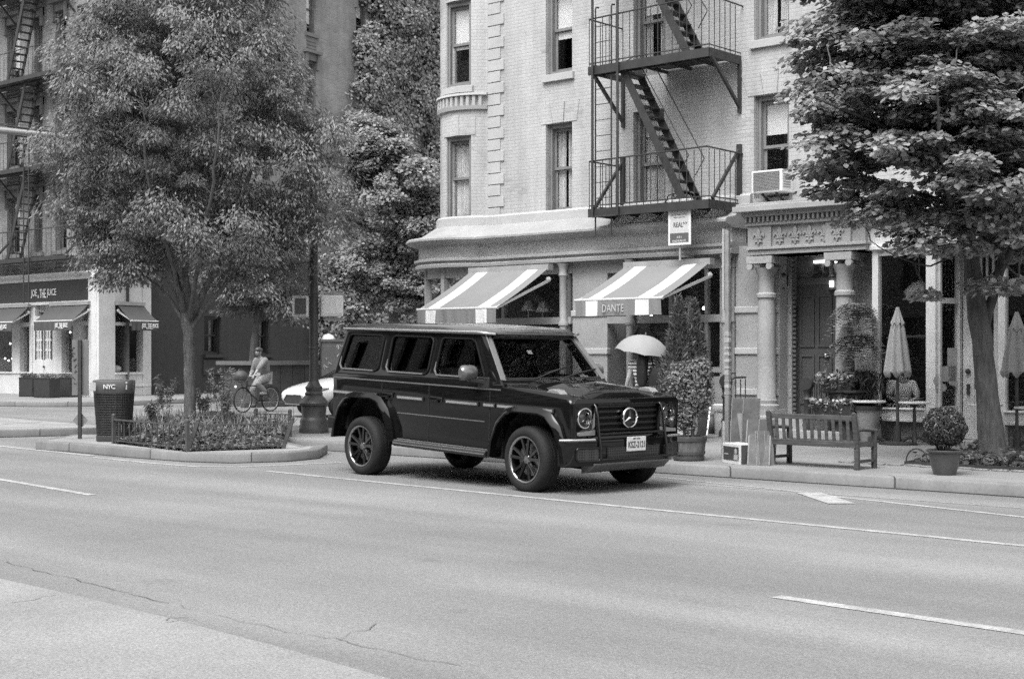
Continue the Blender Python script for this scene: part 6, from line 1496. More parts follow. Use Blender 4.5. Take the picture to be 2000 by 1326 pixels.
# ---- litter bin
def bin_():
    c = gp(223,861,.15); t = thing('litter_bin','dark slatted litter bin lettered NYC beside the planted island fence','bin',c,CA+rad(6)); k = (-math.sin(CA)*c.x+math.cos(CA)*c.y)/CF
    H = (861-742)*k; rb = 31*k; rt = 37*k; n = 24
    sq = lambda r_,z,e=.62: [(r_*math.copysign(abs(math.cos(a))**e,math.cos(a)), r_*math.copysign(abs(math.sin(a))**e,math.sin(a)), z) for a in [2*PI*(q+.5)/n for q in range(n)]]
    mb = MB(); zr = (861-766)*k
    mb.loft([sq(rb*.93,.05),sq(rt*.93,zr)],closed=True,cap=True); mb.build('liner', mat('bin liner',.01,.8), t)
    mb = MB()
    rr_ = [sq(rb+(rt-rb)*u, .10+(zr-.1)*u) for u in [q/26 for q in range(27)]]
    for q in range(27): mb.tube(rr_[q],.0055,4,closed=True)
    for j in range(n):
        for s_ in (0,.5):
            a_ = Vector(rr_[0][j]).lerp(Vector(rr_[0][(j+1)%n]),s_); b_ = Vector(rr_[-1][j]).lerp(Vector(rr_[-1][(j+1)%n]),s_); mb.tube([a_,b_],.007,4)
    mb.build('mesh_body', M_IRON, t)
    mb = MB(); mb.loft([sq(rb*1.03,0),sq(rb*1.06,.02),sq(rb*1.05,.1)],closed=True,cap=True); mb.build('base', mat('bin metal',.05,.5,.2), t, smooth=40)
    mb = MB(); mb.loft([sq(rt*.98,zr-.02),sq(rt*1.03,zr),sq(rt*1.06,H-.02),sq(rt*1.03,H),sq(rt*.8,H+.005),sq(rt*.78,H-.06)],closed=True); hd = mb.build('collar', mat('bin collar paint',.10,.5,.15,4,.1,50), t, smooth=40)
    yb = -rt*1.055; M = frame_mat((-.02,yb-.012,(zr+H)/2),(1,0,0),(0,0,1),(0,-1,0)); mb = MB()
    mb.mesh(text_mesh('NYC',.19,.075,.008,.9), M); mb.build('lettering', mat('bin lettering',.75,.6,0), hd)
    mb = MB(); mb.box(-.31,-.07,0,-.22,.07,.004,M); mb.tube([M@Vector((.28,-.05,.01)),M@Vector((.28,.03,.01))],.012,5); mb.ell(M@Vector((.28,.06,.01)),.018,8,6); mb.build('pictogram', mat('pale pictogram',.42,.6,.1), hd)
bin_()
# ---- sign post with the back of a tall panel and a small diamond marker
def signpost():
    c = gp(156,857,.15); k = (-math.sin(CA)*c.x+math.cos(CA)*c.y)/CF; t = thing('sign_post','thin steel sign post showing the graffitied back of a tall narrow panel','sign',c,CA)
    z = lambda y: (857-y)*k
    mb = MB(); mb.box(-.03,-.02,0,.03,-.012,z(664)); mb.box(-.03,-.02,0,-.022,.02,z(664)); mb.box(.022,-.02,0,.03,.02,z(664)); mb.build('post', mat('galvanised steel',.045,.6,.2,6,.2,40), t)
    w_ = 33*k; mb = MB(); mb.box(-w_/2,.025,z(772),w_/2,.035,z(664)); p_ = mb.build('panel', mat('bare sign back',.17,.55,.15,3,.15,40), t, bevel=.004)
    mb = MB(); r = random.Random(4)
    for q in range(7):
        y = 682+q*11; x = -.105+r.uniform(-.02,.02); pts = [(x+r.uniform(-.035,.04),.02,z(y)+r.uniform(-.04,.04)) for _ in range(4)]; mb.tube(pts,.006,4)
    mb.build('graffiti', mat('marker ink',.04,.6), p_)
    mb = MB(); h = 15*k; mb.prism(rquad([(0,-h*1.1),(h,0),(0,h*1.1),(-h,0)],.02),'y',.025,.033,Matrix.Translation((0,0,z(821)))); mb.build('diamond_marker', mat('marker back',.21,.5,.1), t)
signpost()
# ---- traffic signal arm reaching in from the left
def mast():
    a = tp(0,255,30); b = tp(192,273,30); d = (b-a); p0 = a-d*1.6; base = Vector((p0.x,p0.y,0.0)); t = thing('traffic_mast_arm','long tapered grey signal arm reaching in at the upper left','signal arm',base,0)
    mb = MB(); mb.tube([p0,a,b],[.12,.075,.028],10); mb.build('arm', mat('grey steel',.2,.5,.1,3,.08,40), t, smooth=60, world=True)
    mb = MB(); up = Vector((0,0,.13)); mb.tube([p0+up*3,a+up*.9,b+up*.35],.014,6); mb.tube([p0+up*4,a+up*1.1,b+up*1.5],.008,5); mb.build('guy_rod', M_IRON, t, world=True)
    mb = MB(); mb.cyl((p0.x,p0.y,0),(p0.x,p0.y,p0.z+.5),.16,.13,n=12); mb.build('pole', M_GREEN, t, smooth=50, world=True)
mast()
# ---- fence round the planting, three panels
def fence(p0, p1, label, lean=0, H=.42, n=13, post=.05, leanx=0):
    d = Vector((p1[0]-p0[0],p1[1]-p0[1],0)); L = d.length; rz = math.atan2(d.y,d.x)
    t = thing('planting_fence', label, 'fence', (p0[0],p0[1],.15), rz, 'low iron fence panels round the island planting')
    q = lambda x,z: (x+leanx*z, -lean*z, z)
    mb = MB(); mb.bar(q(0,H*.93),q(L,H*.93),.035,.02); mb.bar(q(0,.05),q(L,.05),.03,.012); mb.build('rail', M_RUST, t)
    mb = MB()
    for k in range(1,n): mb.bar(q(L*k/n,.05),q(L*k/n,H*.93),.014)
    mb.build('picket', M_RUST, t)
    for x in (0,L):
        mb = MB(); mb.bar(q(x,-.02),q(x,H*1.08),post); mb.ell(q(x,H*1.09),.034,8,6); mb.build('post', M_RUST, t)
fa, fb = gp(222,866,.15), gp(366,882,.15); fc, fd = gp(368,880,.15), gp(553,876,.15)
fence(fa,fb,'low iron fence panel facing the street, standing upright beside the litter bin')
fence(fc,fd,'low iron fence panel that has been knocked askew so its pickets lean right',lean=.12,leanx=.30,n=14,post=.055)
fence(gp(500,850,.15),gp(566,853,.15),'short iron fence panel at the back of the planting by the lamp post',n=7)
# ---- island planting
def planting():
    r = np.random.default_rng(2)
    poly = [fa, fb, fd, gp(560,845,.15), gp(480,832,.15), gp(290,838,.15)]
    P = [(p.x,p.y) for p in poly]
    def inside(x,y):
        c_ = False
        for i in range(len(P)):
            (x0,y0),(x1,y1) = P[i-1],P[i]
            if (y0>y)!=(y1>y) and x < (x1-x0)*(y-y0)/(y1-y0)+x0: c_ = not c_
        return c_
    xs = [p[0] for p in P]; ys = [p[1] for p in P]; cx = sum(xs)/6; cy = sum(ys)/6
    pts = []
    while len(pts) < 15000:
        x = r.uniform(min(xs),max(xs)); y = r.uniform(min(ys),max(ys))
        if inside(x,y): pts.append((x,y))
    pts = np.array(pts); d = np.hypot((pts[:,0]-cx)/2.6,(pts[:,1]-cy)/2.2); mound = np.clip(1-d*d,0.02,1)
    from mathutils import noise as mn
    nz = np.array([mn.noise(Vector((a*1.3,b*1.3,2))) for a,b in pts])
    top = .03+.36*mound**1.3+.14*nz
    z = .15+np.maximum(.03,top*r.random(len(pts))**.35)
    pos = np.stack([pts[:,0],pts[:,1],z],1); n = len(pos)
    nor = unit(np.stack([r.normal(0,.45,n),r.normal(0,.45,n),np.ones(n)],1)); ax = unit(r.normal(0,1,(n,3))*np.array((1,1,.4)))
    L = r.uniform(.05,.12,n)
    o = leaves('ground_cover', pos, ax, nor, L, L*.75, leafmat('ground cover leaf',.07,.22,.5), None, .1, 'lobed'); tag(o,kind='stuff')
    m = MB(); m.add([(p.x,p.y,.165) for p in poly],[tuple(range(6))]); s_ = m.build('planting_soil', mat('dark soil',.07,.95,.3,3,.4,40), None); s_['kind'] = 'structure'
    # grass tufts
    n = 2600; idx = r.integers(0,len(pts),n); b0 = pts[idx]+r.normal(0,.1,(n,2)); keep = (mound[idx] > .3); b0 = b0[keep]; n = len(b0)
    h = r.uniform(.18,.5,n)*np.clip(mound[idx][keep]*1.3,.5,1); ax = unit(np.stack([r.normal(0,.4,n),r.normal(0,.4,n),np.ones(n)],1)); cen = np.stack([b0[:,0],b0[:,1],.3+.1*np.zeros(n)],1)+ax*h[:,None]*.5
    o = leaves('tall_grass', cen, ax, unit(r.normal(0,1,(n,3))), h, r.uniform(.006,.014,n), leafmat('grass blade',.14,.34,.5), None, .08); tag(o,kind='stuff')
    # taller weeds, one by one
    for px,py,h_,lab in ((325,840,.95,'tall feathery weed left of the island tree trunk'),(432,846,1.15,'tall leafy stalk right of the island tree trunk'),(445,848,.85,'short bushy weed at the right end of the island planting'),(395,838,.7,'weed with fine stems just right of the island tree trunk'),(300,846,.6,'pale grassy weed by the litter bin side of the planting')):
        c = gp(px,py,.25); t = thing('weed',lab,'plant',c); mb = MB(); pp=[]; rr = random.Random(px)
        for s_ in range(5):
            a = rr.uniform(0,6.28); tip = Vector((math.cos(a)*.16*h_,math.sin(a)*.16*h_,h_*rr.uniform(.75,1))); mid = tip*.5+Vector((0,0,.05)); mb.tube([(0,0,0),mid,tip],[.007,.005,.002],5); pp += [mid.lerp(tip,q/9) for q in range(10) for _ in range(9)]+[mid*.6]*6
        mb.build('stem', mat('green stem',.12,.8), t)
        pp = np.array([p[:] for p in pp]); n = len(pp); pp = pp+r.normal(0,.035,(n,3)); ax = unit(np.stack([r.normal(0,1,n),r.normal(0,1,n),r.normal(.5,.5,n)],1))
        leaves('foliage', pp, ax, unit(r.normal(0,1,(n,3))), r.uniform(.05,.10,n), r.uniform(.015,.03,n), leafmat('weed leaf',.12,.28,.5), t)
    c = gp(376,872,.15); n = 500; u = unit(r.normal(0,1,(n,3))); u[:,2] = np.abs(u[:,2]); pos = np.array(c)+u*np.array((.2,.2,.24))*r.uniform(.5,1,(n,1))
    t = thing('spreading_plant','low leafy plant spilling out between the two front fence panels','plant',c)
    leaves('foliage', pos-np.array(c), unit(r.normal(0,1,(n,3))), unit(u+np.array((0,0,.6))), r.uniform(.05,.1,n), r.uniform(.04,.08,n), leafmat('ground cover leaf',.07), t, .1, 'lobed')
    mb = MB(); 
    for q in range(9): a = q*.7; mb.tube([(0,0,0),(.12*math.cos(a),.12*math.sin(a),.16),(.22*math.cos(a),.22*math.sin(a),.18)],.006,4)
    mb.build('stem', mat('green stem',.12), t)
planting()
# ---- bench
def bench():
    a = gp(1503,908,.15); b = gp(1670,918.5,.15); d = b-a; L = d.length; rz = math.atan2(d.y,d.x)
    t = thing('park_bench','weathered wooden slatted bench seen from behind on the pavement','bench',a,rz); t.scale = (1,.92,.75); W_ = woodmat('weathered teak', .075,(3,30,30)); dep = .52
    # local: x along, y away from the street (towards seat front)
    mb = MB(); mb.bar((0,.02,.87),(L,.02,.87),.035,.085); mb.build('top_rail', W_, t, bevel=.008)
    mb = MB(); mb.bar((0,.03,.42),(L,.03,.42),.04,.10); mb.build('back_rail', W_, t, bevel=.006)
    mb = MB(); n = 12
    for k in range(1,n): mb.bar((L*k/n,.03,.46),(L*k/n,.0,.84),.045,.014,up=(0,1,0))
    mb.build('back_slats', W_, t)
    mb = MB()
    for k in range(5): mb.box(.02,.07+k*.095,.43,L-.02,.15+k*.095,.455)
    mb.bar((0,dep,.40),(L,dep,.40),.03,.08); mb.build('seat', W_, t, bevel=.004)
    for x in (0,L):
        mb = MB(); mb.bar((x,.06,0),(x,.05,.45),.06,.06); mb.bar((x,.05,.42),(x,-.03,.94),.06,.055); mb.ell((x,-.035,.945),(.032,.03,.03),8,6); mb.build('rear_leg', W_, t, bevel=.006)
        mb = MB(); mb.bar((x,dep,0),(x,dep,.64),.06,.06); mb.build('front_leg', W_, t, bevel=.006)
        mb = MB(); mb.tube([(x,.0,.66),(x,.2,.67),(x,.42,.655),(x,.56,.64)],[.028,.03,.034,.03],8); mb.build('armrest', W_, t, smooth=50)
        mb = MB(); mb.bar((x,.06,.14),(x,dep,.14),.03,.05); mb.bar((x,.06,.41),(x,dep,.41),.035,.06); mb.build('side_rail', W_, t)
bench()
# ---- potted plants
def pot_shrub():
    c = gp(1845,927,.15); k = (-math.sin(CA)*c.x+math.cos(CA)*c.y)/CF; t = thing('potted_shrub','round clipped shrub in a dark glazed pot on the pavement','plant',c); r_ = 33*k; h = (927-878)*k
    mb = MB(); mb.lathe([(0,0),(r_*.62,0),(r_*.66,.02),(r_*.82,h*.45),(r_*.92,h*.88),(r_*1.03,h*.91),(r_*1.05,h*.97),(r_*1.0,h),(r_*.86,h*.98),(r_*.84,h*.85),(0,h*.85)],(0,0,0),28); mb.build('pot', mat('dark glazed pot',.06,.35,.2,4,.1,40), t, smooth=45)
    r = np.random.default_rng(4); n = 9500; cz = (927-836)*k; u = unit(r.normal(0,1,(n,3))); rr_ = (41*k)*(.62+.4*r.random(n)**.5)[:,None]*(1+.07*np.sin(u[:,:1]*9)*np.cos(u[:,2:]*8)); pos = u*rr_*np.array((1,1,1.02)); pos[:,2] = np.maximum(pos[:,2],-.2)+cz
    leaves('foliage', pos, unit(np.cross(u,r.normal(0,1,(n,3)))+u*.7), unit(u+r.normal(0,.5,(n,3))), r.uniform(.022,.042,n), r.uniform(.014,.024,n), leafmat('box leaf',.03,.11,.3), t)
    mb = MB(); rr = random.Random(2)
    for q in range(26):
        a = rr.uniform(0,6.28); e = rr.uniform(.3,.95); mb.tube([(.05*math.cos(a),.05*math.sin(a),h*.8),(.16*e*math.cos(a),.16*e*math.sin(a),h+.12),(.27*e*math.cos(a),.27*e*math.sin(a),h+.38)],[.008,.006,.003],4)
    mb.build('stem', BARK2, t)
pot_shrub()
def conifer(px, pyb, ptop, wpx, label, potpx, potlab_mat, seed, Y):
    v = fp(px,690,Y); c = Vector((v.x,Y,.15)); k = (-math.sin(CA)*c.x+math.cos(CA)*c.y)/CF; t = thing('potted_conifer',label,'plant',c,0,'tall conifers in pots by the shop door')
    zt = CH+(690-ptop)*k-.15; r_ = potpx/2*k; h = .58
    mb = MB(); mb.lathe([(0,0),(r_*.8,0),(r_*1.0,h*.35),(r_*1.05,h*.7),(r_*.95,h*.93),(r_*1.0,h),(r_*.85,h),(r_*.8,h*.85),(0,h*.85)],(0,0,0),24); mb.build('pot', potlab_mat, t, smooth=45)
    mb = MB(); mb.tube([(0,0,h*.8),(0,0,zt*.95)],[.04,.01],6); mb.build('trunk', BARK2, t)
    r = np.random.default_rng(seed); n = 11000; u = r.random(n)**1.25; z = h+.02+(zt-h)*u; R = wpx/2*k*np.clip(1.02*(1-u)**.72+.02,0,1)*(.75+.25*np.minimum(1,u*7)); th = r.uniform(0,2*PI,n); lob = 1+.2*np.sin(th*5+z*7)+.12*np.sin(th*9-z*13)
    rr_ = R*lob*(.45+.6*r.random(n)**.5); pos = np.stack([rr_*np.cos(th),rr_*np.sin(th),z+r.normal(0,.05,n)],1); out = np.stack([np.cos(th),np.sin(th),np.zeros(n)],1)
    leaves('foliage', pos, unit(out*.55+np.array((0,0,.75))+r.normal(0,.35,(n,3))), unit(out+r.normal(0,.6,(n,3))), r.uniform(.07,.16,n), r.uniform(.018,.04,n), leafmat('conifer spray',.07,.22,.5), t, -.06)
M_CONP = mat('pale stone pot', .50,.8,.15,3,.15,40)
conifer(1326,862,592,74,'tall dense conifer in a pale stone pot nearest the street',72,M_CONP,3,19.6)
conifer(1356,850,598,60,'slimmer conifer in a pot standing behind the denser one',50,mat('dark pot',.08,.6),6,20.7)
def tub():
    c = gp(1345,899,.15); k = (-math.sin(CA)*c.x+math.cos(CA)*c.y)/CF; t = thing('barrel_planter','leafy bush in a wooden half barrel tub by the kerb','plant',c); r_ = 36*k; h = 48*k
    mb = MB(); mb.lathe([(0,0),(r_*.80,0),(r_*.80,.02),(r_*.98,h),(r_*.9,h),(r_*.86,h*.85),(0,h*.85)],(0,0,0),28); b_ = mb.build('tub', woodmat('grey barrel staves',.12,(25,25,2)), t, smooth=45)
    mb = MB()
    for u in (.12,.32,.86): rr_ = r_*(.80+.18*u); mb.lathe([(rr_-.005,h*u-.02),(rr_+.008,h*u-.02),(rr_+.014,h*u+.02),(rr_-.005,h*u+.02)],(0,0,0),28)
    mb.build('hoops', M_RUST, b_, smooth=40)
    r = np.random.default_rng(14); P=[];U=[]
    for px,py,rx,rz in ((1345,772,.22,.28),(1320,745,.22,.24),(1372,770,.22,.3),(1350,735,.24,.24),(1375,725,.17,.2),(1340,815,.2,.2),(1322,785,.14,.2)):
        q = Vector(((px-1345)*.85*k*math.cos(CA),(px-1345)*.85*k*math.sin(CA),(899-py)*k)); n = 1500; u = unit(r.normal(0,1,(n,3))); P.append(np.array(q)+u*np.array((rx*.85,rx*.85,rz))*.9*(.3+1.0*r.random((n,1))**.8)); U.append(u)
    P = np.concatenate(P); U = np.concatenate(U); n = len(P)
    leaves('foliage', P, unit(np.cross(U,r.normal(0,1,(n,3)))), unit(U+np.array((0,0,.5))+r.normal(0,.4,(n,3))), r.uniform(.022,.045,n), r.uniform(.018,.034,n), leafmat('pale bush leaf',.09,.27,.5), t, .08, 'lobed')
    mb = MB(); rr = random.Random(8)
    for q in range(14): a = rr.uniform(0,6.28); mb.tube([(.06*math.cos(a),.06*math.sin(a),h*.8),(.1*math.cos(a),.1*math.sin(a),h+.3),(.2*math.cos(a),.2*math.sin(a),h+.75)],[.01,.008,.004],5)
    mb.build('stem', BARK1, t)
tub()
def bucket():
    c = gp(1416,848,.15); t = thing('plastic_bucket','white plastic bucket standing by the iron newel','bucket',c); mb = MB(); mb.lathe([(0,0),(.17,0),(.185,.02),(.2,.42),(.225,.43),(.23,.5),(.21,.5),(.195,.4),(0,.05)],(0,0,0),24); mb.build('body', mat('white plastic',.58,.5,.1), t, smooth=45)
    mb = MB(); mb.lathe([(.235,.46),(.24,.53),(.2,.55),(0,.55)],(0,0,0),24); mb.build('rim', mat('white plastic',.58), t, smooth=45)
    c = gp(1384,846,.15); t = thing('round_pot','round grey pot on the ground beside the white bucket','pot',c); mb = MB(); mb.lathe([(0,0),(.12,0),(.2,.1),(.22,.2),(.17,.32),(.14,.33),(.16,.2),(0,.1)],(0,0,0),24); mb.build('pot_body', mat('grey clay',.15,.6,.2), t, smooth=60)
    mb = MB(); mb.lathe([(0,.3),(.15,.3),(.165,.33),(.15,.36),(0,.36)],(0,0,0),24); mb.build('lid', mat('grey clay',.15), t, smooth=60)
    c = gp(1368,850,.15); t = thing('step_stool','small folding metal step stool leaning beside the pots','stool',c,rad(20)); mb = MB()
    for x in (-.12,.12): mb.bar((x,0,0),(x,.25,.5),.025); 
    mb.build('frame', M_SIL, t); mb = MB()
    for q in (.12,.3,.46): mb.box(-.12,.5*q-.03,q-.01,.12,.5*q+.05,q+.01)
    mb.build('step', M_SIL, t)
bucket()
# ---- cardboard and a printed carton by the bench
M_CARD = mat('brown cardboard', .10,.9,.35,4,.12,50); M_CARD2 = mat('pale cardboard', .26,.9,.15,3,.1,50)
def leanboard(name, label, cat, px, py, w_, h_, th, rz, tilt, m, grp='flattened cardboard by the bench'):
    c = gp(px,py,.15); t = thing(name,label,cat,c,CA+rz,grp)
    mb = MB(); M = Matrix.Rotation(-tilt,4,'X'); mb.box(-w_/2,0,0,w_/2,th,h_,M); o = mb.build('sheet', m, t)
    mb = MB(); r = random.Random(px)
    for k in range(3): y = th*(k+.5)/3; mb.box(-w_/2-.008+r.uniform(-.01,.01),y-.004,.01,w_/2+r.uniform(-.005,.02),y+.004,h_+r.uniform(-.02,.015),M)
    x = -w_/2+w_*.42; mb.box(x-.004,-.004,0,x+.004,0,h_,M); mb.build('edges', M_CARD2, o); return t
leanboard('cardboard_sheet','tall dark folded cardboard sheet leaning upright behind the white carton','cardboard',1451,901,.40,.86,.05,rad(-35),rad(6),M_CARD)
leanboard('cardboard_sheet','narrow pale cardboard strip standing in front of the tall dark sheet','cardboard',1438,900,.12,.64,.02,rad(-50),rad(3),M_CARD2)
leanboard('cardboard_sheet','middle flattened box leaning on the tall dark sheet','cardboard',1482,905,.38,.60,.07,rad(-28),rad(12),M_CARD)
leanboard('cardboard_sheet','front flattened box with a pale cut edge beside the bench leg','cardboard',1481,909,.26,.42,.06,rad(-18),rad(16),mat('tan cardboard',.14,.9,.35,4,.12,50))
leanboard('cardboard_sheet','small bulging flattened box tucked against the bench leg','cardboard',1499,909,.20,.46,.09,rad(12),rad(10),mat('tan cardboard',.19))
leanboard('foam_board','pale board standing upright behind the white carton','board',1424,892,.20,.5,.03,rad(-30),rad(2),mat('pale board',.44,.8,.15))
def carton():
    a = gp(1411,903,.15); b = gp(1445,908,.15); d = b-a; L = d.length; t = thing('carton','white printed carton with a dark picture panel on the pavement','box',a,math.atan2(d.y,d.x)); h = .27
    mb = MB(); mb.box(0,0,0,L,.26,h); mb.build('box_body', mat('white carton',.58,.7,.06), t, bevel=.004)
    mb = MB(); mb.box(.03,-.004,.05,L-.03,-.001,h-.04); p_ = mb.build('printed_panel', mat('printed panel',.05,.5,.25,5,.1), t)
    mb = MB(); mb.ell((L*.78,-.006,.17),(.035,.004,.04),10,6); mb.box(L*.68,-.008,.06,L*.9,-.004,.13); mb.box(.06,-.007,.12,.17,-.004,.135); mb.build('printed_picture', mat('print light ink',.36,.6,.2), p_)
    mb = MB(); mb.box(L+.001,.02,.01,L+.004,.25,h-.01); mb.build('side_panel', mat('dark carton side',.05,.7), t)
carton()
# ---- pole by the cardboard
def pole():
    c = gp(1421,897,.15); k = (-math.sin(CA)*c.x+math.cos(CA)*c.y)/CF; t = thing('sign_pole','slim pale steel pole with signs seen edge-on, behind the cardboard','pole',c,rad(6)); H = (897-450)*k
    mb = MB(); mb.box(-.03,-.03,0,.03,.03,H); mb.build('post', mat('pale pole paint',.25,.6,.2,5,.15,40), t)
    mb = MB(); mb.box(-.012,-.06,H-1.1,.012,.05,H+.02,Matrix.Translation((-.04,0,0))); mb.build('sign_plate', mat('sign edge',.40,.5,.1), t)
    r = random.Random(3)
    for q in range(10): mb = MB(); z = .9+q*.09; mb.box(-.034,-.034,z,.034+r.uniform(-.003,.006),.034,z+r.uniform(.02,.07)); mb.build('sticker', mat('torn stickers',.36,.8,.4,12,.2), t)
pole()
# ---- cafe tables, closed parasols
M_MARB = mat('pale table top', .66,.35,.06,3,.05); 
def cafe_table(px, pyb, ptop, w_px, label):
    c = fp(px,690,YC-.62); c.z = .15; k = (-math.sin(CA)*c.x+math.cos(CA)*c.y)/CF; H = CH+(690-ptop)*k-.15; r_ = w_px/2*k
    t = thing('cafe_table',label,'table',c,0,'pale cafe tables')
    mb = MB(); mb.lathe([(0,H-.035),(r_-.01,H-.035),(r_,H-.02),(r_-.005,H),(0,H)],(0,0,0),32); mb.build('table_top', M_MARB, t, smooth=40)
    mb = MB(); mb.lathe([(.05,.08),(.035,.2),(.025,.35),(.03,H*.6),(.02,H-.1),(.1,H-.035)],(0,0,0),12); mb.build('pedestal', M_IRON, t, smooth=50)
    mb = MB()
    for q in range(4): a = q*PI/2+.5; mb.tube([(0,0,.13),(.1*math.cos(a),.1*math.sin(a),.11),(.26*math.cos(a),.26*math.sin(a),.025)],[.03,.025,.03],6)
    mb.build('foot', M_IRON, t, smooth=50)
cafe_table(1786,862,784,62,'pale cafe table on an iron pedestal in front of the cafe window')
cafe_table(1925,868,789,66,'pale cafe table mostly hidden by the right tree trunk')
cafe_table(2012,878,794,60,'pale cafe table at the right edge of the view')
cafe_table(1697,866,782,66,'pale cafe table beside the tall tapered planter')
def tall_planter():
    c = fp(1696,690,YC-.62); c.z = .15; k = (-math.sin(CA)*c.x+math.cos(CA)*c.y)/CF; t = thing('tapered_planter','tall tapered grey planter under the pale cafe table edge','planter',c); H = .62
    mb = MB(); mb.lathe([(0,0),(.12,0),(.13,.03),(.2,H-.1),(.215,H-.1),(.22,H-.02),(0,H-.02)],(0,0,0),28); mb.build('body', mat('grey zinc',.26,.5,.2,5,.1), t, smooth=45)
    mb = MB(); mb.lathe([(.222,H-.09),(.228,H-.05),(.222,H-.01)],(0,0,0),28); mb.build('rim', M_IRON, t, smooth=45)
tall_planter()
def parasol(px, pyb, ytop, ybot, wpx, label):
    c = fp(px,690,YC-.75); c.z = .15; k = (-math.sin(CA)*c.x+math.cos(CA)*c.y)/CF; t = thing('closed_parasol',label,'parasol',c,0,'closed parasols outside the cafe'); z = lambda y: CH+(690-y)*k-.15
    mb = MB(); mb.lathe([(0,0),(.3,0),(.3,.03),(.06,.05),(.05,.3),(0,.3)],(0,0,0),20); mb.build('stand', M_IRON, t, smooth=40)
    mb = MB(); mb.cyl((0,0,.05),(0,0,z(ytop)+.02),.026,n=10); mb.build('pole', mat('dark pole wood',.05,.5), t)
    n = 64; secs = []; R = wpx/2*k; r = random.Random(px)
    for q in range(13):
        u = q/12; rr_ = R*(.22+.78*u**.75); zz_ = z(ytop)-(z(ytop)-z(ybot))*u
        secs.append([(rr_*(1+.16*math.cos(8*a+.5*math.sin(u*4)))*math.cos(a), rr_*(1+.16*math.cos(8*a+.5*math.sin(u*4)))*math.sin(a), zz_+(.05*math.cos(8*a) if q == 12 else 0)) for a in [2*PI*j/n for j in range(n)]])
    mb = MB(); mb.loft(secs,closed=True); o = mb.build('canopy', mat('pale parasol cloth',.34,.9,.1,3,.1,60), t, smooth=180); sld = o.modifiers.new('thick','SOLIDIFY'); sld.thickness = .006
    secs = []
    for q in range(5):
        u = q/4; rr_ = R*(.1+.42*u); zz_ = z(ytop)+.1-.28*u; secs.append([(rr_*(1+.12*math.cos(8*a))*math.cos(a),rr_*(1+.12*math.cos(8*a))*math.sin(a),zz_+(.03*math.cos(8*a) if q == 4 else 0)) for a in [2*PI*j/n for j in range(n)]])
    mb = MB(); mb.loft(secs,closed=True); mb.build('top_vent', mat('pale parasol cloth',.42), t, smooth=180)
parasol(1753,858,612,732,50,'closed pale parasol in front of the left cafe window')
parasol(1986,872,622,732,58,'closed pale parasol at the right edge, right of the tree trunk')
# ---- ferns and flower boxes at the portal's right column
def fern(px, py, w_px, Y, label, sd):
    c = fp(px,py,Y); k = (-math.sin(CA)*c.x+math.cos(CA)*c.y)/CF; t = thing('hanging_fern',label,'plant',c,0,'ferns hanging by the right portal column'); r = np.random.default_rng(sd)
    mb = MB(); mb.lathe([(0,-.16),(.1,-.15),(.16,0),(.14,0),(0,-.05)],(0,0,0),16); mb.tube([(.14,0,0),(0,0,.5)],.005,4); mb.tube([(-.14,0,0),(0,0,.5)],.005,4); mb.build('basket', M_IRON, t)
    P=[];A=[];Nn=[]; R = w_px/2*k
    for f in range(150):
        a = r.uniform(0,2*PI); el = r.uniform(-.1,1.1); L_ = R*r.uniform(.75,1.25); prev=None
        for q in range(14):
            u = (q+1)/14; x = L_*u*math.cos(el*(1-u*.3)); z = L_*(math.sin(el)*u-1.15*u*u*.8)+.02; p = np.array((x*math.cos(a),x*math.sin(a),z)); sd_v = np.array((-math.sin(a),math.cos(a),0))
            for s_ in (-1,1): P.append(p+sd_v*s_*.03*(1-u*.6)); A.append(sd_v*s_+np.array((math.cos(a),math.sin(a),-.3))*.5); Nn.append(np.array((0,0,1.))+r.normal(0,.3,3))
    P=np.array(P); n=len(P); leaves('fronds', P, unit(np.array(A)), unit(np.array(Nn)), r.uniform(.06,.10,n), r.uniform(.018,.028,n), leafmat('fern frond',.12,.32,.5), t)
fern(1669,606,100,YP-.25,'upper hanging fern beside the right portal column',1); fern(1672,668,108,YP-.3,'lower hanging fern beside the right portal column',2)
def flowers(px, py, w_, h_, Y, label, sd):
    c = fp(px,py,Y); t = thing('flower_box',label,'planter',c,rad(8),'flower boxes by the entrance'); r = np.random.default_rng(sd)
    mb = MB(); mb.add([(-w_*.42,-.1,0),(w_*.42,-.1,0),(w_*.42,.1,0),(-w_*.42,.1,0),(-w_/2,-.14,h_),(w_/2,-.14,h_),(w_/2,.14,h_),(-w_/2,.14,h_)],[(3,2,1,0),(0,1,5,4),(1,2,6,5),(2,3,7,6),(3,0,4,7)]); mb.build('box', mat('dark planter wood',.06,.7,.25), t)
    n = 520; P = np.stack([r.uniform(-w_*.55,w_*.55,n),r.normal(-.05,.09,n),h_+r.normal(.03,.06,n)],1); leaves('leaves', P, unit(r.normal(0,1,(n,3))), unit(r.normal(0,.5,(n,3))+np.array((0,-.3,1))), r.uniform(.05,.1,n), r.uniform(.03,.05,n), leafmat('flower leaf',.10,.28,.5), t, .1, 'lobed')
    n = 60; P = np.stack([r.uniform(-w_*.5,w_*.5,n),r.normal(-.1,.08,n),h_+r.uniform(.03,.12,n)],1); leaves('petals', P, unit(r.normal(0,1,(n,3))), unit(np.array((0.,-.6,1.))+r.normal(0,.3,(n,3))), np.full(n,.05), np.full(n,.05), leafmat('white petal',.4,.7,.5), t, .1, 'lobed')
flowers(1638,768,.55,.2,YP-.5,'upper flower box with pale blossoms before the dark door',1); flowers(1632,822,.75,.26,YP-.55,'lower flower box with trailing pale blossoms behind the bench',2)
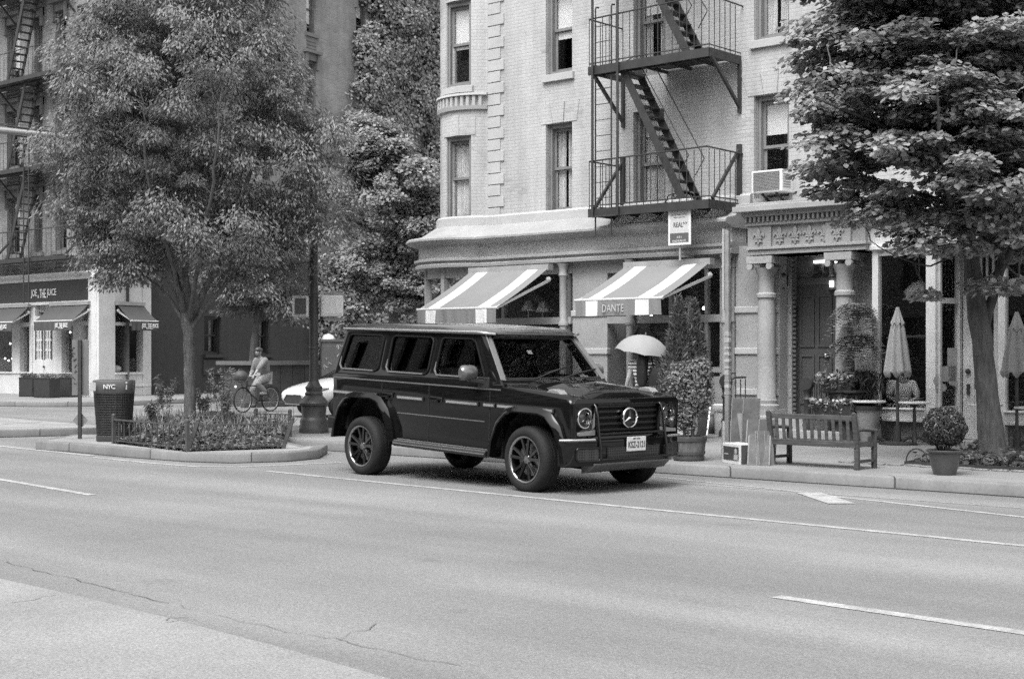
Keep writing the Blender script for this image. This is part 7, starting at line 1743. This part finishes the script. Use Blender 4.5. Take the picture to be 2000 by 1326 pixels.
def flower_stand():
    c = fp(1652,690,YP-.35); c.z = .15; t = thing('plant_stand','dark rough plant stand carrying the flower boxes by the portal column','stand',c); mb = MB(); mb.lathe([(0,0),(.3,0),(.26,.2),(.2,.45),(.24,.6),(.3,.78),(.26,.82),(0,.82)],(0,0,0),9); mb.build('stand_body', mat('rough dark wood',.035,.9,.4,6,.3,30,.6), t)
    mb = MB(); mb.box(-.34,-.3,.82,.34,.3,.86); mb.build('shelf', mat('rough dark wood',.035), t)
flower_stand()
def tallgrass():
    c = fp(1680,690,YP-.1); c.z = .15; r = np.random.default_rng(7); t = thing('tall_plant','tall dark bushy plant between the portal column and the white cafe post','plant',c)
    n = 2200; P = np.stack([r.normal(0,.16,n),r.normal(0,.16,n),r.uniform(.3,1.15,n)],1); leaves('foliage', P, unit(np.stack([r.normal(0,.5,n),r.normal(0,.5,n),np.ones(n)],1)), unit(r.normal(0,1,(n,3))), r.uniform(.1,.2,n), r.uniform(.015,.03,n), leafmat('dark plant leaf',.03,.09,.5), t)
    mb = MB(); mb.lathe([(0,0),(.18,0),(.22,.35),(.19,.35),(0,.3)],(0,0,0),16); mb.build('pot', mat('dark pot',.08), t)
tallgrass()
# ---- tree pit
def pit():
    r = np.random.default_rng(12); b = T2
    m = MB(); m.box(b.x-.75,b.y-.95,.13,b.x+1.6,b.y+.35,.158); o = m.build('tree_pit_soil', mat('dark soil',.07), None); o['kind'] = 'structure'
    n = 3000; P = np.stack([r.uniform(b.x-.7,b.x+1.7,n),r.uniform(b.y-.95,b.y+.3,n),.16+np.abs(r.normal(0,.08,n))],1); keep = np.hypot(P[:,0]-b.x,P[:,1]-b.y) > .22; P = P[keep]; n = len(P); L = r.uniform(.05,.1,n)
    o = leaves('ground_cover', P, unit(r.normal(0,1,(n,3))*np.array((1,1,.4))), unit(np.array((0,0,1.))+r.normal(0,.45,(n,3))), L, L*.75, leafmat('pit plant leaf',.06,.2,.5), None, .1, 'lobed'); tag(o,kind='stuff')
    t = thing('hoop_edging','low iron hoop edging round the tree pit','edging',(b.x-.78,b.y-.98,.15)); 
    for k in range(7):
        mb = MB(); x = k*.34; mb.tube([(x+.15+.15*math.cos(PI-a*PI/10),0,.05+.17*math.sin(a*PI/10)) for a in range(11)],.01,6); mb.build('hoop', M_IRON, t, smooth=60)
    mb = MB(); mb.box(-.02,-.012,0,2.4,.012,.05); mb.box(-.02,0,0,.0,1.2,.05); mb.build('rail', M_IRON, t)
    # loose bricks edging
    for k in range(13):
        mb = MB(); mb.box(-.1,-.05,0,.1,.05,.022); o = mb.build('paving_brick', mat('old brick',.2,.9,.3,6,.2,40), None, bevel=.006); o.location = (b.x-1.55+k*.235,b.y-1.16+.05*math.sin(k*2.1),.15); o.rotation_euler = (0,0,.1*math.sin(k*1.7)+(PI/2 if 0 else 0)); tag(o,'loose old brick laid flat along the kerb in front of the tree pit','brick','loose bricks along the tree pit')
pit()
# ================================================================ people, bicycle, white car, umbrella
M_SKIN = mat('skin', .27,.55,.08,6,.05)
def figure(root, name, V, E, m, sub_=2, rootv=0):
    """one continuous skinned body: V = {joint:(co, radius)} ; E = list of joint pairs"""
    keys = list(V); ix = {k:i for i,k in enumerate(keys)}
    me = bpy.data.meshes.new(name); me.from_pydata([tuple(V[k][0]) for k in keys],[(ix[a],ix[b]) for a,b in E],[]); me.update()
    o = bpy.data.objects.new(name, me); COL.objects.link(o); o.parent = root
    md = o.modifiers.new('skin','SKIN'); md.use_smooth_shade = True
    if not me.skin_vertices:
        bm = bmesh.new(); bm.from_mesh(me); bm.verts.layers.skin.verify(); bm.to_mesh(me); bm.free()
    for i,k in enumerate(keys):
        r = V[k][1]; me.skin_vertices[0].data[i].radius = (r,r) if not isinstance(r,tuple) else r
        me.skin_vertices[0].data[i].use_root = (i == rootv)
    s = o.modifiers.new('subd','SUBSURF'); s.levels = sub_; s.render_levels = sub_
    me.materials.append(m); return o
def hand(V, E, wrist, p, d, n, curl=.6, sc=1.0):
    """palm and five bent fingers from the wrist joint; d = direction, n = palm normal"""
    p = Vector(p); d = Vector(d).normalized(); n = Vector(n).normalized(); s = d.cross(n).normalized()
    pk = wrist+'_palm'; V[pk] = (p+d*.055*sc,.024*sc); E.append((wrist,pk))
    for i,(off,L) in enumerate(((-.03,.07),(-.01,.08),(.01,.075),(.028,.06))):
        a = p+d*.09*sc+s*off*sc; b = a+(d*math.cos(curl*.6)+n*math.sin(curl*.6))*L*.5*sc; c_ = b+(d*math.cos(curl*1.7)+n*math.sin(curl*1.7))*L*.5*sc
        ks = [f'{wrist}_f{i}{q}' for q in 'abc']; V[ks[0]] = (a,.0095*sc); V[ks[1]] = (b,.009*sc); V[ks[2]] = (c_,.008*sc); E += [(pk,ks[0]),(ks[0],ks[1]),(ks[1],ks[2])]
    a = p+d*.04*sc-s*.04*sc; b = a+(d*.8-s*.4+n*.5).normalized()*.04*sc; V[wrist+'_t1'] = (a,.011*sc); V[wrist+'_t2'] = (b,.009*sc); E += [(pk,wrist+'_t1'),(wrist+'_t1',wrist+'_t2')]
def head(par, c, R, m, hair=None, hair_m=None, long=False, world=False):
    """head part shaped with brow, nose, chin and ears; R rotates local (-y is the face)"""
    M = Matrix.Translation(c)@R.to_4x4(); mb = MB(); nu,nv = 20,16; vs=[];fs=[]
    for j in range(nv+1):
        ph = -PI/2+PI*j/nv
        for i in range(nu):
            th = 2*PI*i/nu; x = .075*math.cos(ph)*math.cos(th); y = .095*math.cos(ph)*math.sin(th); z = .118*math.sin(ph)
            if y < 0: 
                x *= 1-.25*max(0,-z/.118); 
                f = max(0,1-abs(x)/.022)
                if -.05 < z < .02: y -= .022*f*(1-abs(z+.018)/.035 if abs(z+.018) < .035 else 0)
                if -.075 < z < -.055: y -= .006*max(0,1-abs(x)/.03)
                if .0 < z < .03: y += .008*max(0,1-abs(abs(x)-.032)/.02)
            vs.append((x,y,z))
    for j in range(nv):
        for i in range(nu): fs.append((j*nu+i,j*nu+(i+1)%nu,(j+1)*nu+(i+1)%nu,(j+1)*nu+i))
    mb.add(vs,fs,M)
    for s in (-1,1): mb.ell((s*.077,.01,-.01),(.012,.022,.034),8,6,M)
    hd = mb.build('head', m, par, smooth=180)
    mb = MB()
    for s in (-1,1): mb.ell((s*.03,-.083,.012),(.013,.008,.007),8,6,M); mb.box(s*.03-.016,-.097,.03,s*.03+.016,-.085,.036,M)
    mb.ell((0,-.085,-.062),(.022,.01,.006),8,6,M); mb.build('face', mat('dark eye and lip',.10,.5,0), hd, smooth=60)
    return hd, M
# ---- cyclist and bicycle -----------------------------------------------------------
cw_f, cw_r = gp(479,807), gp(523,803)          # wheel contacts
bd = (cw_f-cw_r); WB = 1.06; rzb = math.atan2(bd.y,bd.x)
bd2 = Vector((math.cos(rzb),math.sin(rzb),0))
# heading chosen so the wheelbase is a real one: mostly towards the camera's left
rzb = math.atan2(cw_f.y-cw_r.y, cw_f.x-cw_r.x)
mid = (cw_f+cw_r)/2
fwd_cam = Vector((-math.sin(CA),math.cos(CA),0)); rt_cam = Vector((math.cos(CA),math.sin(CA),0))
hx = (-44*38.4/CF); ang = math.acos(max(-1,min(1,abs(hx)/WB))); hd_dir = (-rt_cam*math.cos(ang)-fwd_cam*math.sin(ang)); rzb = math.atan2(hd_dir.y,hd_dir.x)
bike = thing('bicycle','dark city bicycle with a front basket ridden along the side street','bicycle',mid,rzb)
WRb = .345
def bwheel(x, steer=0):
    w_ = sub('wheel', bike, (x,0,WRb),(0,0,steer)); mb = MB(); mb.tube([(WRb*.96*math.cos(a*PI/20),0,WRb*.96*math.sin(a*PI/20)) for a in range(40)],.022,8,closed=True); mb.build('tyre', M_RUB, w_, smooth=60)
    mb = MB(); mb.tube([(WRb*.89*math.cos(a*PI/20),0,WRb*.89*math.sin(a*PI/20)) for a in range(40)],.011,6,closed=True); 
    for k in range(20): a = k*PI/10; mb.tube([(.02*math.cos(a+1),(.02 if k%2 else -.02),.02*math.sin(a+1)),(WRb*.89*math.cos(a),0,WRb*.89*math.sin(a))],.003,3)
    mb.cyl((0,-.05,0),(0,.05,0),.022,n=8); mb.build('rim', M_SIL, w_, smooth=60)
bwheel(WB/2); bwheel(-WB/2)
bb = Vector((-.08,0,.30)); st = Vector((-.24,0,.82)); ht = Vector((.36,0,.86)); ht2 = Vector((.40,0,.62)); rw = Vector((-WB/2,0,WRb)); fw_ = Vector((WB/2,0,WRb))
mb = MB(); mb.tube([bb,st],.017,8); mb.tube([bb,ht2],.02,8); mb.tube([st*.8+bb*.2,ht2.lerp(ht,.5)],.017,8); mb.tube([ht2,ht],.022,8)
for s in (-1,1): mb.tube([rw+Vector((0,s*.06,0)),bb+Vector((0,s*.03,0))],.011,6); mb.tube([rw+Vector((0,s*.06,0)),st*.85+bb*.15],.01,6); mb.tube([ht2+Vector((0,s*.03,-.02)),ht2.lerp(fw_,.3)+Vector((0,s*.055,0)),fw_+Vector((0,s*.055,0))],.012,6)
mb.build('frame', mat('dark bike paint',.03,.35,0), bike, smooth=60)
mb = MB(); mb.tube([st,st+Vector((-.03,0,.1))],.013,8); mb.ell(st+Vector((-.05,0,.13)),(.13,.075,.04),12,8); mb.build('saddle', M_PLA, bike, smooth=60)
mb = MB(); mb.tube([ht,ht+Vector((-.02,0,.12))],.015,8); mb.tube([(.18,-.29,1.0),(.30,-.24,1.02),(.35,0,.98),(.30,.24,1.02),(.18,.29,1.0)],.013,8); mb.build('handlebar', M_SIL, bike, smooth=60)
mb = MB(); 
for z in (.80,.87,.94,1.0): mb.tube([(.46,-.17,z),(.76,-.17,z),(.76,.17,z),(.46,.17,z)],.006,4,closed=True)
for k in range(7):
    x = .46+.05*k
    for y in (-.17,.17): mb.cyl((x,y,.8),(x,y,1.0),.004,n=4)
    mb.cyl((x,-.17,.8),(x,.17,.8),.004,n=4)
for k in range(6): y = -.17+.068*k; mb.cyl((.76,y,.8),(.76,y,1.0),.004,n=4); mb.cyl((.46,y,.8),(.46,y,1.0),.004,n=4)
mb.bar((.58,0,.8),(.5,0,.6),.03); mb.build('basket', mat('basket wire',.10,.6), bike)
mb = MB(); mb.ell((.80,0,.72),(.03,.035,.035),10,8); mb.build('headlight', emis('bike lamp glow',1,.5), bike)
mb = MB(); mb.tube([(bb.x+.1*math.cos(a*PI/8),.05,bb.z+.1*math.sin(a*PI/8)) for a in range(16)],.008,5,closed=True)
pedR = Vector((-.0,-.12,.14)); pedL = Vector((-.16,.12,.46)); mb.bar(bb+Vector((0,-.06,0)),pedR+Vector((0,.06,0)),.02); mb.bar(bb+Vector((0,.06,0)),pedL+Vector((0,-.06,0)),.02); mb.box(pedR.x-.05,pedR.y-.05,pedR.z-.015,pedR.x+.05,pedR.y+.05,pedR.z+.015); mb.box(pedL.x-.05,pedL.y-.05,pedL.z-.015,pedL.x+.05,pedL.y+.05,pedL.z+.015); mb.build('crank', M_PLA, bike)
mb = MB(); mb.lathe([(WRb+.035,-.03),(WRb+.05,0),(WRb+.035,.03)],(0,0,0),20,Matrix.Translation((-WB/2,0,WRb))@Matrix.Rotation(PI/2,4,'X'),rad(200),rad(330)) if 0 else mb.tube([(-WB/2+(WRb+.05)*math.cos(a),0,WRb+(WRb+.05)*math.sin(a)) for a in [rad(10+12*q) for q in range(13)]],.02,6); mb.build('mudguard', mat('dark bike paint',.03), bike, smooth=60)
bagT = thing('bag','dark rounded bag lying in the bicycle basket','bag',mid+Vector((math.cos(rzb)*.61,math.sin(rzb)*.61,.82)),rzb)
mb = MB(); mb.ell((0,0,.17),(.2,.19,.17),14,10); mb.build('bag_body', mat('dark nylon',.06,.6,.2,8,.1), bagT, smooth=60); mb = MB(); mb.tube([(-.1,0,.3),(-.05,0,.37),(.05,0,.37),(.1,0,.3)],.012,6); mb.build('handle', mat('dark nylon',.06), bagT)
rider = thing('person','person in a helmet, jacket and pale trousers riding a bicycle, one arm held out','person',mid,rzb)
V = {}; E = []
hipc = Vector((-.30,0,.98)); chest = Vector((-.16,0,1.34)); neck = Vector((-.12,0,1.50)); hd_c = Vector((-.06,0,1.655))
V['pelvis'] = (hipc,.13); V['waist'] = (hipc.lerp(chest,.5),.125); V['chest'] = (chest,.14); V['neck'] = (neck,.058); V['skull'] = (neck+Vector((.03,0,.07)),.055); E += [('pelvis','waist'),('waist','chest'),('chest','neck'),('neck','skull')]
kneeL = Vector((.10,.12,.80)); ankL = pedL+Vector((-.07,0,.09)); kneeR = Vector((.06,-.13,.58)); ankR = pedR+Vector((-.08,0,.1))
for s,kn,an,pd in ((1,kneeL,ankL,pedL),(-1,kneeR,ankR,pedR)):
    q = 'LR'[s<0]; hp = hipc+Vector((.05,s*.09,-.02)); V['hip'+q]=(hp,.095); V['thigh'+q]=(hp.lerp(kn,.5),.085); V['knee'+q]=(kn,.062); V['calf'+q]=(kn.lerp(an,.4),.058); V['ankle'+q]=(an,.04); V['toe'+q]=(pd+Vector((.09,0,.045)),.035)
    E += [('pelvis','hip'+q),('hip'+q,'thigh'+q),('thigh'+q,'knee'+q),('knee'+q,'calf'+q),('calf'+q,'ankle'+q),('ankle'+q,'toe'+q)]
# near arm (right of travel is -y): hand on the bar or held out
shL = chest+Vector((.02,.17,.09)); shR = chest+Vector((.02,-.17,.09)); hnR = Vector((.12,-.16,.98)); elR = Vector((-.12,-.27,1.12)); elL = Vector((.12,.22,1.24)); hnL = Vector((.30,.22,1.04))
for q,s_,e_,h_ in (('L',shL,elL,hnL),('R',shR,elR,hnR)):
    V['sh'+q]=(s_,.068); V['el'+q]=(e_,.048); V['fore'+q]=(e_.lerp(h_,.5),.042); V['wr'+q]=(h_,.028); E += [('chest','sh'+q),('sh'+q,'el'+q),('el'+q,'fore'+q),('fore'+q,'wr'+q)]
hand(V,E,'wrL',hnL,(.5,0,-.5),(-.6,0,-.6),.9); hand(V,E,'wrR',hnR,(.8,.1,-.3),(0,.3,-1),.7)
body = figure(rider,'body',V,E,M_SKIN)
def wear(root, name, keys, infl, m, V, E, ends=None):
    V2 = {k:(V[k][0],V[k][1]*infl+.012) for k in keys}
    for k,(p,r_) in (ends or {}).items(): V2[k] = (p,r_)
    E2 = [e for e in E if e[0] in V2 and e[1] in V2]; return figure(root,name,V2,E2,m)
wear(rider,'jacket',['waist','chest','shL','elL','foreL','shR','elR','foreR','pelvis'],1.28,mat('grey jacket cloth',.19,.9,.2,7,.12,50),V,E,{'pelvis':(hipc+Vector((.02,0,.07)),.15)})
wear(rider,'trousers',['pelvis','hipL','thighL','kneeL','calfL','ankleL','hipR','thighR','kneeR','calfR','ankleR'],1.25,mat('pale trouser cloth',.27,.9,.15,7,.1,50),V,E)
for q,pd in (('L',pedL),('R',pedR)):
    a = V['ankle'+q][0]; mb = MB(); mb.ell((pd.x+.03,pd.y,pd.z+.06),(.14,.05,.05),12,8); mb.build('shoe', mat('pale shoe',.32,.7,.1), rider, smooth=60)
hd_, Mh = head(rider, hd_c, Matrix.Rotation(PI/2,3,'Z')@Matrix.Rotation(rad(-4),3,'X'), M_SKIN)
mb = MB(); vs=[]; 
mb.ell((0,.01,.055),(.098,.125,.085),16,10,Mh); mb.build('helmet', mat('dark helmet shell',.05,.35,.5,25,.2,60), rider, smooth=60)
mb = MB(); mb.tube([Mh@Vector(p) for p in ((-.08,-.02,.03),(-.07,-.03,-.08),(0,-.05,-.118),(.07,-.03,-.08),(.08,-.02,.03))],.006,5); mb.build('chin_strap', M_PLA, rider)
# ---- woman with umbrella ------------------------------------------------------------
tw = 24.4; c = tp(1254,690,tw); c.z = .15; kw = tw/CF; wd = CA-rad(25)      # walking away to the left
woman = thing('person','long haired person in a striped top and dark shorts walking under the umbrella','person',c,wd)
zy = lambda y: CH+(690-y)*kw-.15
H_hip = zy(772)+.06; H_sh = zy(703); V={}; E=[]
V['pelvis']=(Vector((0,0,H_hip)),.125); V['waist']=(Vector((0,0,(H_hip+H_sh)/2)),.10); V['chest']=(Vector((0,0,H_sh-.1)),.115); V['neck']=(Vector((0,-.0,H_sh+.06)),.048); V['skull']=(Vector((0,.02,H_sh+.13)),.05)
E += [('pelvis','waist'),('waist','chest'),('chest','neck'),('neck','skull')]
for s,q in ((-1,'L'),(1,'R')):
    kn = Vector((s*.09,(.12 if s<0 else -.1),H_hip*.55)); an = Vector((s*.085,(.14 if s<0 else -.32),.085 if s<0 else .14)); to = an+Vector((0,.15,-.05))
    V['hip'+q]=(Vector((s*.085,0,H_hip-.06)),.09); V['thigh'+q]=(Vector((s*.09,kn.y*.5,H_hip*.78)),.078); V['knee'+q]=(kn,.055); V['calf'+q]=(kn.lerp(an,.4),.052); V['ankle'+q]=(an,.035); V['toe'+q]=(to,.03)
    E += [('pelvis','hip'+q),('hip'+q,'thigh'+q),('thigh'+q,'knee'+q),('knee'+q,'calf'+q),('calf'+q,'ankle'+q),('ankle'+q,'toe'+q)]
shL = Vector((-.165,0,H_sh-.03)); elL = Vector((-.235,-.03,H_sh-.31)); hnL = Vector((-.34,.08,zy(768))); shR = Vector((.165,0,H_sh-.03)); elR = Vector((.22,.12,H_sh-.27)); hnR = Vector((.10,.30,H_sh-.08))
for q,s_,e_,h_ in (('L',shL,elL,hnL),('R',shR,elR,hnR)):
    V['sh'+q]=(s_,.056); V['arm'+q]=(s_.lerp(e_,.5),.047); V['el'+q]=(e_,.04); V['fore'+q]=(e_.lerp(h_,.5),.035); V['wr'+q]=(h_,.025); E += [('chest','sh'+q),('sh'+q,'arm'+q),('arm'+q,'el'+q),('el'+q,'fore'+q),('fore'+q,'wr'+q)]
hand(V,E,'wrL',hnL,(-.8,.2,-.3),(.2,.2,-1),.4); hand(V,E,'wrR',hnR,(-.3,.3,.6),(-.8,.2,.2),1.3)
figure(woman,'body',V,E,mat('light skin',.46,.55,.06,6,.05))
def stripes():
    m, nt, out = nodes('striped knit'); p = principled(nt,out,.9); tc = nt.nodes.new('ShaderNodeTexCoord'); w_ = nt.nodes.new('ShaderNodeTexWave'); w_.bands_direction = 'Z'; w_.inputs['Scale'].default_value = 5.2; nt.links.new(tc.outputs['Object'],w_.inputs[0])
    nt.links.new(ramp(nt,w_.outputs[1],[(.34,.05),(.42,.72)]),p.inputs[0]); return m
wear(woman,'striped_top',['waist','chest','shL','armL','shR','armR','pelvis'],1.12,stripes(),V,E,{'pelvis':(Vector((0,0,zy(742)+.06)),.12)})
wear(woman,'shorts',['pelvis','hipL','thighL','hipR','thighR','waist'],1.22,mat('dark shorts cloth',.035,.9,.2,6,.1),V,E,{'waist':(Vector((0,0,zy(745))),.115)})
for q in 'LR':
    a = V['ankle'+q][0]; mb = MB(); mb.ell((a.x,a.y+.07,a.z-.035),(.045,.125,.045),12,8); mb.build('shoe', mat('pale shoe',.32), woman, smooth=60)
hdw, Mh = head(woman,(0,.03,H_sh+.20),Matrix.Rotation(PI,3,'Z'),mat('light skin',.46))
mb = MB(); secs=[]; n=20
for z,rx,ry,y in ((.33,.02,.02,.02),(.315,.07,.08,.02),(.25,.105,.12,.015),(.15,.115,.12,-.01),(.05,.125,.10,-.05),(-.08,.14,.085,-.085),(-.22,.145,.075,-.10),(-.34,.12,.06,-.105),(-.42,.07,.035,-.105),(-.45,.02,.015,-.105)):
    rx = min(rx,.105 if z > 0 else .10); secs.append([((.035 if z < .1 else .01)+rx*math.cos(a)*(1+.04*math.sin(7*a)),y+ry*math.sin(a)*(1+.05*math.sin(9*a)),H_sh+z) for a in [2*PI*k/n for k in range(n)]])
mb.loft(secs,closed=True,cap=True); mb.build('hair', mat('black hair',.018,.45,.4,3,.3,20,.3,stretch=(25,25,1.2)), woman, smooth=70)
# bag on her right shoulder
Rw = Matrix.Rotation(wd,3,'Z'); bg_ = thing('handbag','black handbag hanging from the shoulder of the person with the umbrella','bag',Vector(c)+Rw@Vector((.30,-.06,zy(752)-.0)),wd)
mb = MB(); mb.loft([[(x*1.15,y,0) for x,y in rrect(-.14,-.07,.14,.07,.04)],[(x*1.1,y*1.1,.12) for x,y in rrect(-.14,-.07,.14,.07,.04)],[(x*.62,y*.7,.30) for x,y in rrect(-.14,-.07,.14,.07,.04)]],closed=True,cap=True); mb.build('bag_body', mat('black leather',.02,.4,.2,8,.1), bg_, smooth=50)
mb = MB(); mb.tube([(-.07,0,.28),(-.12,.03,.45),(-.14,.06,.58),(-.06,.08,.5),(.06,.02,.3)],.01,6); mb.build('strap', mat('black leather',.02), bg_, smooth=60)
# umbrella
ux = c+Rw@Vector((0.02,.12,0)); apex = zy(657)+.02
um = thing('umbrella','pale open umbrella tilted over the walking person','umbrella',Vector((ux.x,ux.y,.15+apex)),CA)
um.rotation_euler = (rad(6),rad(9),CA); R = 55*kw; mb = MB(); secs=[]; nr=8
for q in range(9):
    u = q/8; ring_=[]
    for j in range(nr*6):
        a = 2*PI*j/(nr*6); seg = abs(((j%6)/6)-.5)*2; rr_ = R*math.sin(u*1.18)/math.sin(1.18); sag = (1-seg**2)*.045*u; ring_.append((rr_*math.cos(a)*(1-sag*.9),rr_*math.sin(a)*(1-sag*.9),-.30*(1-math.cos(u*1.18))/(1-math.cos(1.18))+sag*.35))
    secs.append(ring_)
mb.loft(secs,closed=True); o = mb.build('canopy', mat('pale umbrella cloth',.28,.7,.06,3,.05), um, smooth=25)
mb = MB()
for k in range(8): a = 2*PI*k/8; mb.tube([(R*math.sin(u*1.18)/math.sin(1.18)*math.cos(a),R*math.sin(u*1.18)/math.sin(1.18)*math.sin(a),-.30*(1-math.cos(u*1.18))/(1-math.cos(1.18))-.01) for u in (.02,.4,.7,1)],.004,4)
mb.build('rib', M_SIL, um); mb = MB(); mb.cyl((0,0,.05),(0,0,-.78),.008,n=8); mb.build('shaft', M_SIL, um); mb = MB(); mb.cyl((0,0,-.78),(0,0,-.92),.016,n=8); mb.build('handle', M_PLA, um)
# ---- person sitting inside the cafe window
c = fp(1762,750,YC+.75); c.z = .62; pers = thing('person','person in a light top seated inside the cafe window','person',c,rad(-60)); V={}; E=[]
V['pelvis']=(Vector((0,0,.05)),.14); V['waist']=(Vector((.02,0,.22)),.13); V['chest']=(Vector((.06,0,.42)),.14); V['neck']=(Vector((.1,0,.57)),.055); V['skull']=(Vector((.12,0,.64)),.05); E += [('pelvis','waist'),('waist','chest'),('chest','neck'),('neck','skull')]
for s,q in ((-1,'R'),(1,'L')):
    V['hip'+q]=(Vector((.1,s*.1,.02)),.09); V['knee'+q]=(Vector((.42,s*.12,.02)),.065); V['ankle'+q]=(Vector((.40,s*.12,-.38)),.04); V['toe'+q]=(Vector((.52,s*.12,-.43)),.035); E += [('pelvis','hip'+q),('hip'+q,'knee'+q),('knee'+q,'ankle'+q),('ankle'+q,'toe'+q)]
    V['sh'+q]=(Vector((.08,s*.18,.48)),.06); V['el'+q]=(Vector((.18,s*.25,.24)),.045); V['wr'+q]=(Vector((.40,s*.12,.2)),.03); E += [('chest','sh'+q),('sh'+q,'el'+q),('el'+q,'wr'+q)]; hand(V,E,'wr'+q,(.40,s*.12,.2),(1,0,0),(0,0,-1),.5)
figure(pers,'body',V,E,M_SKIN); wear(pers,'top',['pelvis','waist','chest','shL','elL','shR','elR'],1.14,mat('light shirt',.40,.9,.2,6,.1),V,E)
hd_, Mh = head(pers,(.15,0,.76),Matrix.Rotation(PI/2,3,'Z')@Matrix.Rotation(rad(-15),3,'X'),M_SKIN)
mb = MB(); mb.ell((0,.025,.03),(.088,.098,.11),14,10,Mh); mb.build('hair', mat('black hair',.018), pers, smooth=70)
# ---- white car on the side street
cn = gp(590,812); wc_yaw = CA+rad(180+38)
wcar = thing('white_car','white car with a dark grille waiting on the side street behind the lamp post','car',(cn.x,cn.y,0),wc_yaw)
wcar.location = Vector((cn.x,cn.y,0))-Matrix.Rotation(wc_yaw,3,'Z')@Vector((1.25,-.45,0))+rt_cam*.5
M_WCP = mat('white car paint',.72,.2,0,1,0,1,0,0,.5,.8)
secs=[]
for x,zs_ in ((-2.25,(.45,.72,.95,1.0,1.0)),(-2.1,(.30,.68,.98,1.04,1.05)),(-1.2,(.26,.62,.95,1.03,1.05)),(0,(.26,.6,.92,1.0,1.03)),(.95,(.26,.6,.88,.97,1.02)),(1.5,(.27,.58,.80,.88,.93)),(2.0,(.28,.55,.70,.78,.81)),(2.2,(.30,.52,.64,.69,.71)),(2.30,(.34,.50,.57,.60,.61))):
    k = .88 if x > 2.1 or x < -2.1 else (.97 if x > 1.9 else 1); ys = (.80*k,.90*k,.90*k,.80*k,.45*k)
    half = [(x,-y,z) for y,z in zip(ys,zs_)]+[(x,0,zs_[-1]+.015)]
    secs.append(half+[(a,-b,z) for a,b,z in reversed(half[:-1])])
mb = MB(); mb.loft(secs,closed=True,cap=True); o = mb.build('body', M_WCP, wcar, smooth=60); s_ = o.modifiers.new('sub','SUBSURF'); s_.levels = 1; s_.render_levels = 2
secs=[]
for x,zt_,w_ in ((-1.7,1.02,.62),(-1.2,1.36,.60),(-.3,1.45,.58),(.35,1.40,.57),(1.15,1.0,.70)):
    secs.append([(x,-w_-.12*(zt_>1.1),.98),(x,-w_,zt_-.03),(x,-w_*.6,zt_),(x,w_*.6,zt_),(x,w_,zt_-.03),(x,w_+.12*(zt_>1.1),.98)])
mb = MB(); mb.loft(secs,cap=True); mb.build('cabin_glass', M_GLT, wcar, smooth=50)
mb = MB(); mb.box(-1.2,-.57,1.40,.3,.57,1.47); mb.build('roof', M_WCP, wcar, bevel=.05)
mb = MB(); mb.prism([(-.42,.34),(.42,.34),(.50,.44),(.36,.57),(-.36,.57),(-.50,.44)],'x',2.20,2.315); g_ = mb.build('grille', mat('dark grille',.03,.5,.2,30,.2), wcar)
mb = MB(); ring(mb,[(2.32,y,z) for y,z in ((-.42,.34),(.42,.34),(.50,.44),(.36,.57),(-.36,.57),(-.50,.44))],.012); mb.build('grille_frame', M_CHR, g_, smooth=60)
for s in (-1,1):
    mb = MB(); mb.add([(2.23,s*.52,.60),(2.02,s*.84,.66),(1.80,s*.87,.74),(1.98,s*.74,.74),(2.2,s*.54,.66)],[(0,1,2,3,4)]); o = mb.build('headlight', mat('dark lamp lens',.10,.1,.2), wcar, fix=False); sl_ = o.modifiers.new('t','SOLIDIFY'); sl_.thickness = .03; sl_.offset = 1 if s < 0 else 1
    for x in (1.42,-1.38):
        w_ = sub('wheel', wcar, (x,s*.80,.32)); R_ = Matrix.Rotation(-PI/2*s,4,'X'); mb = MB(); mb.lathe([(.2,-.1),(.31,-.1),(.325,-.06),(.325,.06),(.31,.1),(.2,.1)],(0,0,0),32,R_); mb.build('tyre', M_RUB, w_, smooth=40); mb = MB(); mb.lathe([(0,.07),(.12,.08),(.21,.095)],(0,0,0),24,R_); mb.build('rim', M_ALU, w_, smooth=50)
# ================================================================ buildings across the street, seen only as reflections
r_ = random.Random(9)
for i,(x0,x1,h_,g_,lab) in enumerate(((-112,-88,24,.25,'tall brick house row end across the street'),(-88,-66,29,.4,'tall pale house across the street'),(-66,-46,23,.18,'dark brick house across the street'),(-46,-33,27,.36,'pale narrow house across the street'),(-33,-18,15,.16,'low dark brick house across the street'),(-18,-4,17,.32,'low pale house across the street'),(-4,14,15,.2,'low grey house across the street'),(14,40,19,.28,'wide grey house across the street'))):
    ob = thing('opposite_building',lab+', behind the viewer','building',((x0+x1)/2,-16,0),0,'houses across the street'); K_ = dict(par=ob, world=True)
    hs = [(x0+1+q*2.4,x0+2.3+q*2.4,1.2+3.2*f if f else .8,3.3+3.2*f) for q in range(int((x1-x0-1)/2.4)) for f in range(int(h_/3.3))]
    mb = MB(); hole_wall(mb, x0, x1, 0, h_, hs, lambda s,z,d: Vector((s,-16+d,z)), .2); mb.box(x0,-30,h_-.2,x1,-15.9,h_+.1); mb.build('wall', brick(f'far brick {i}',g_,g_*.85,g_*.9,.2), **K_)
    mb = MB(); mb.box(x0,-16.6,0,x1,-16.5,h_-.5); mb.build('window_glass', mat('dark glazing',.03,.1,.3,.5,0,1,0,0,.8), **K_)
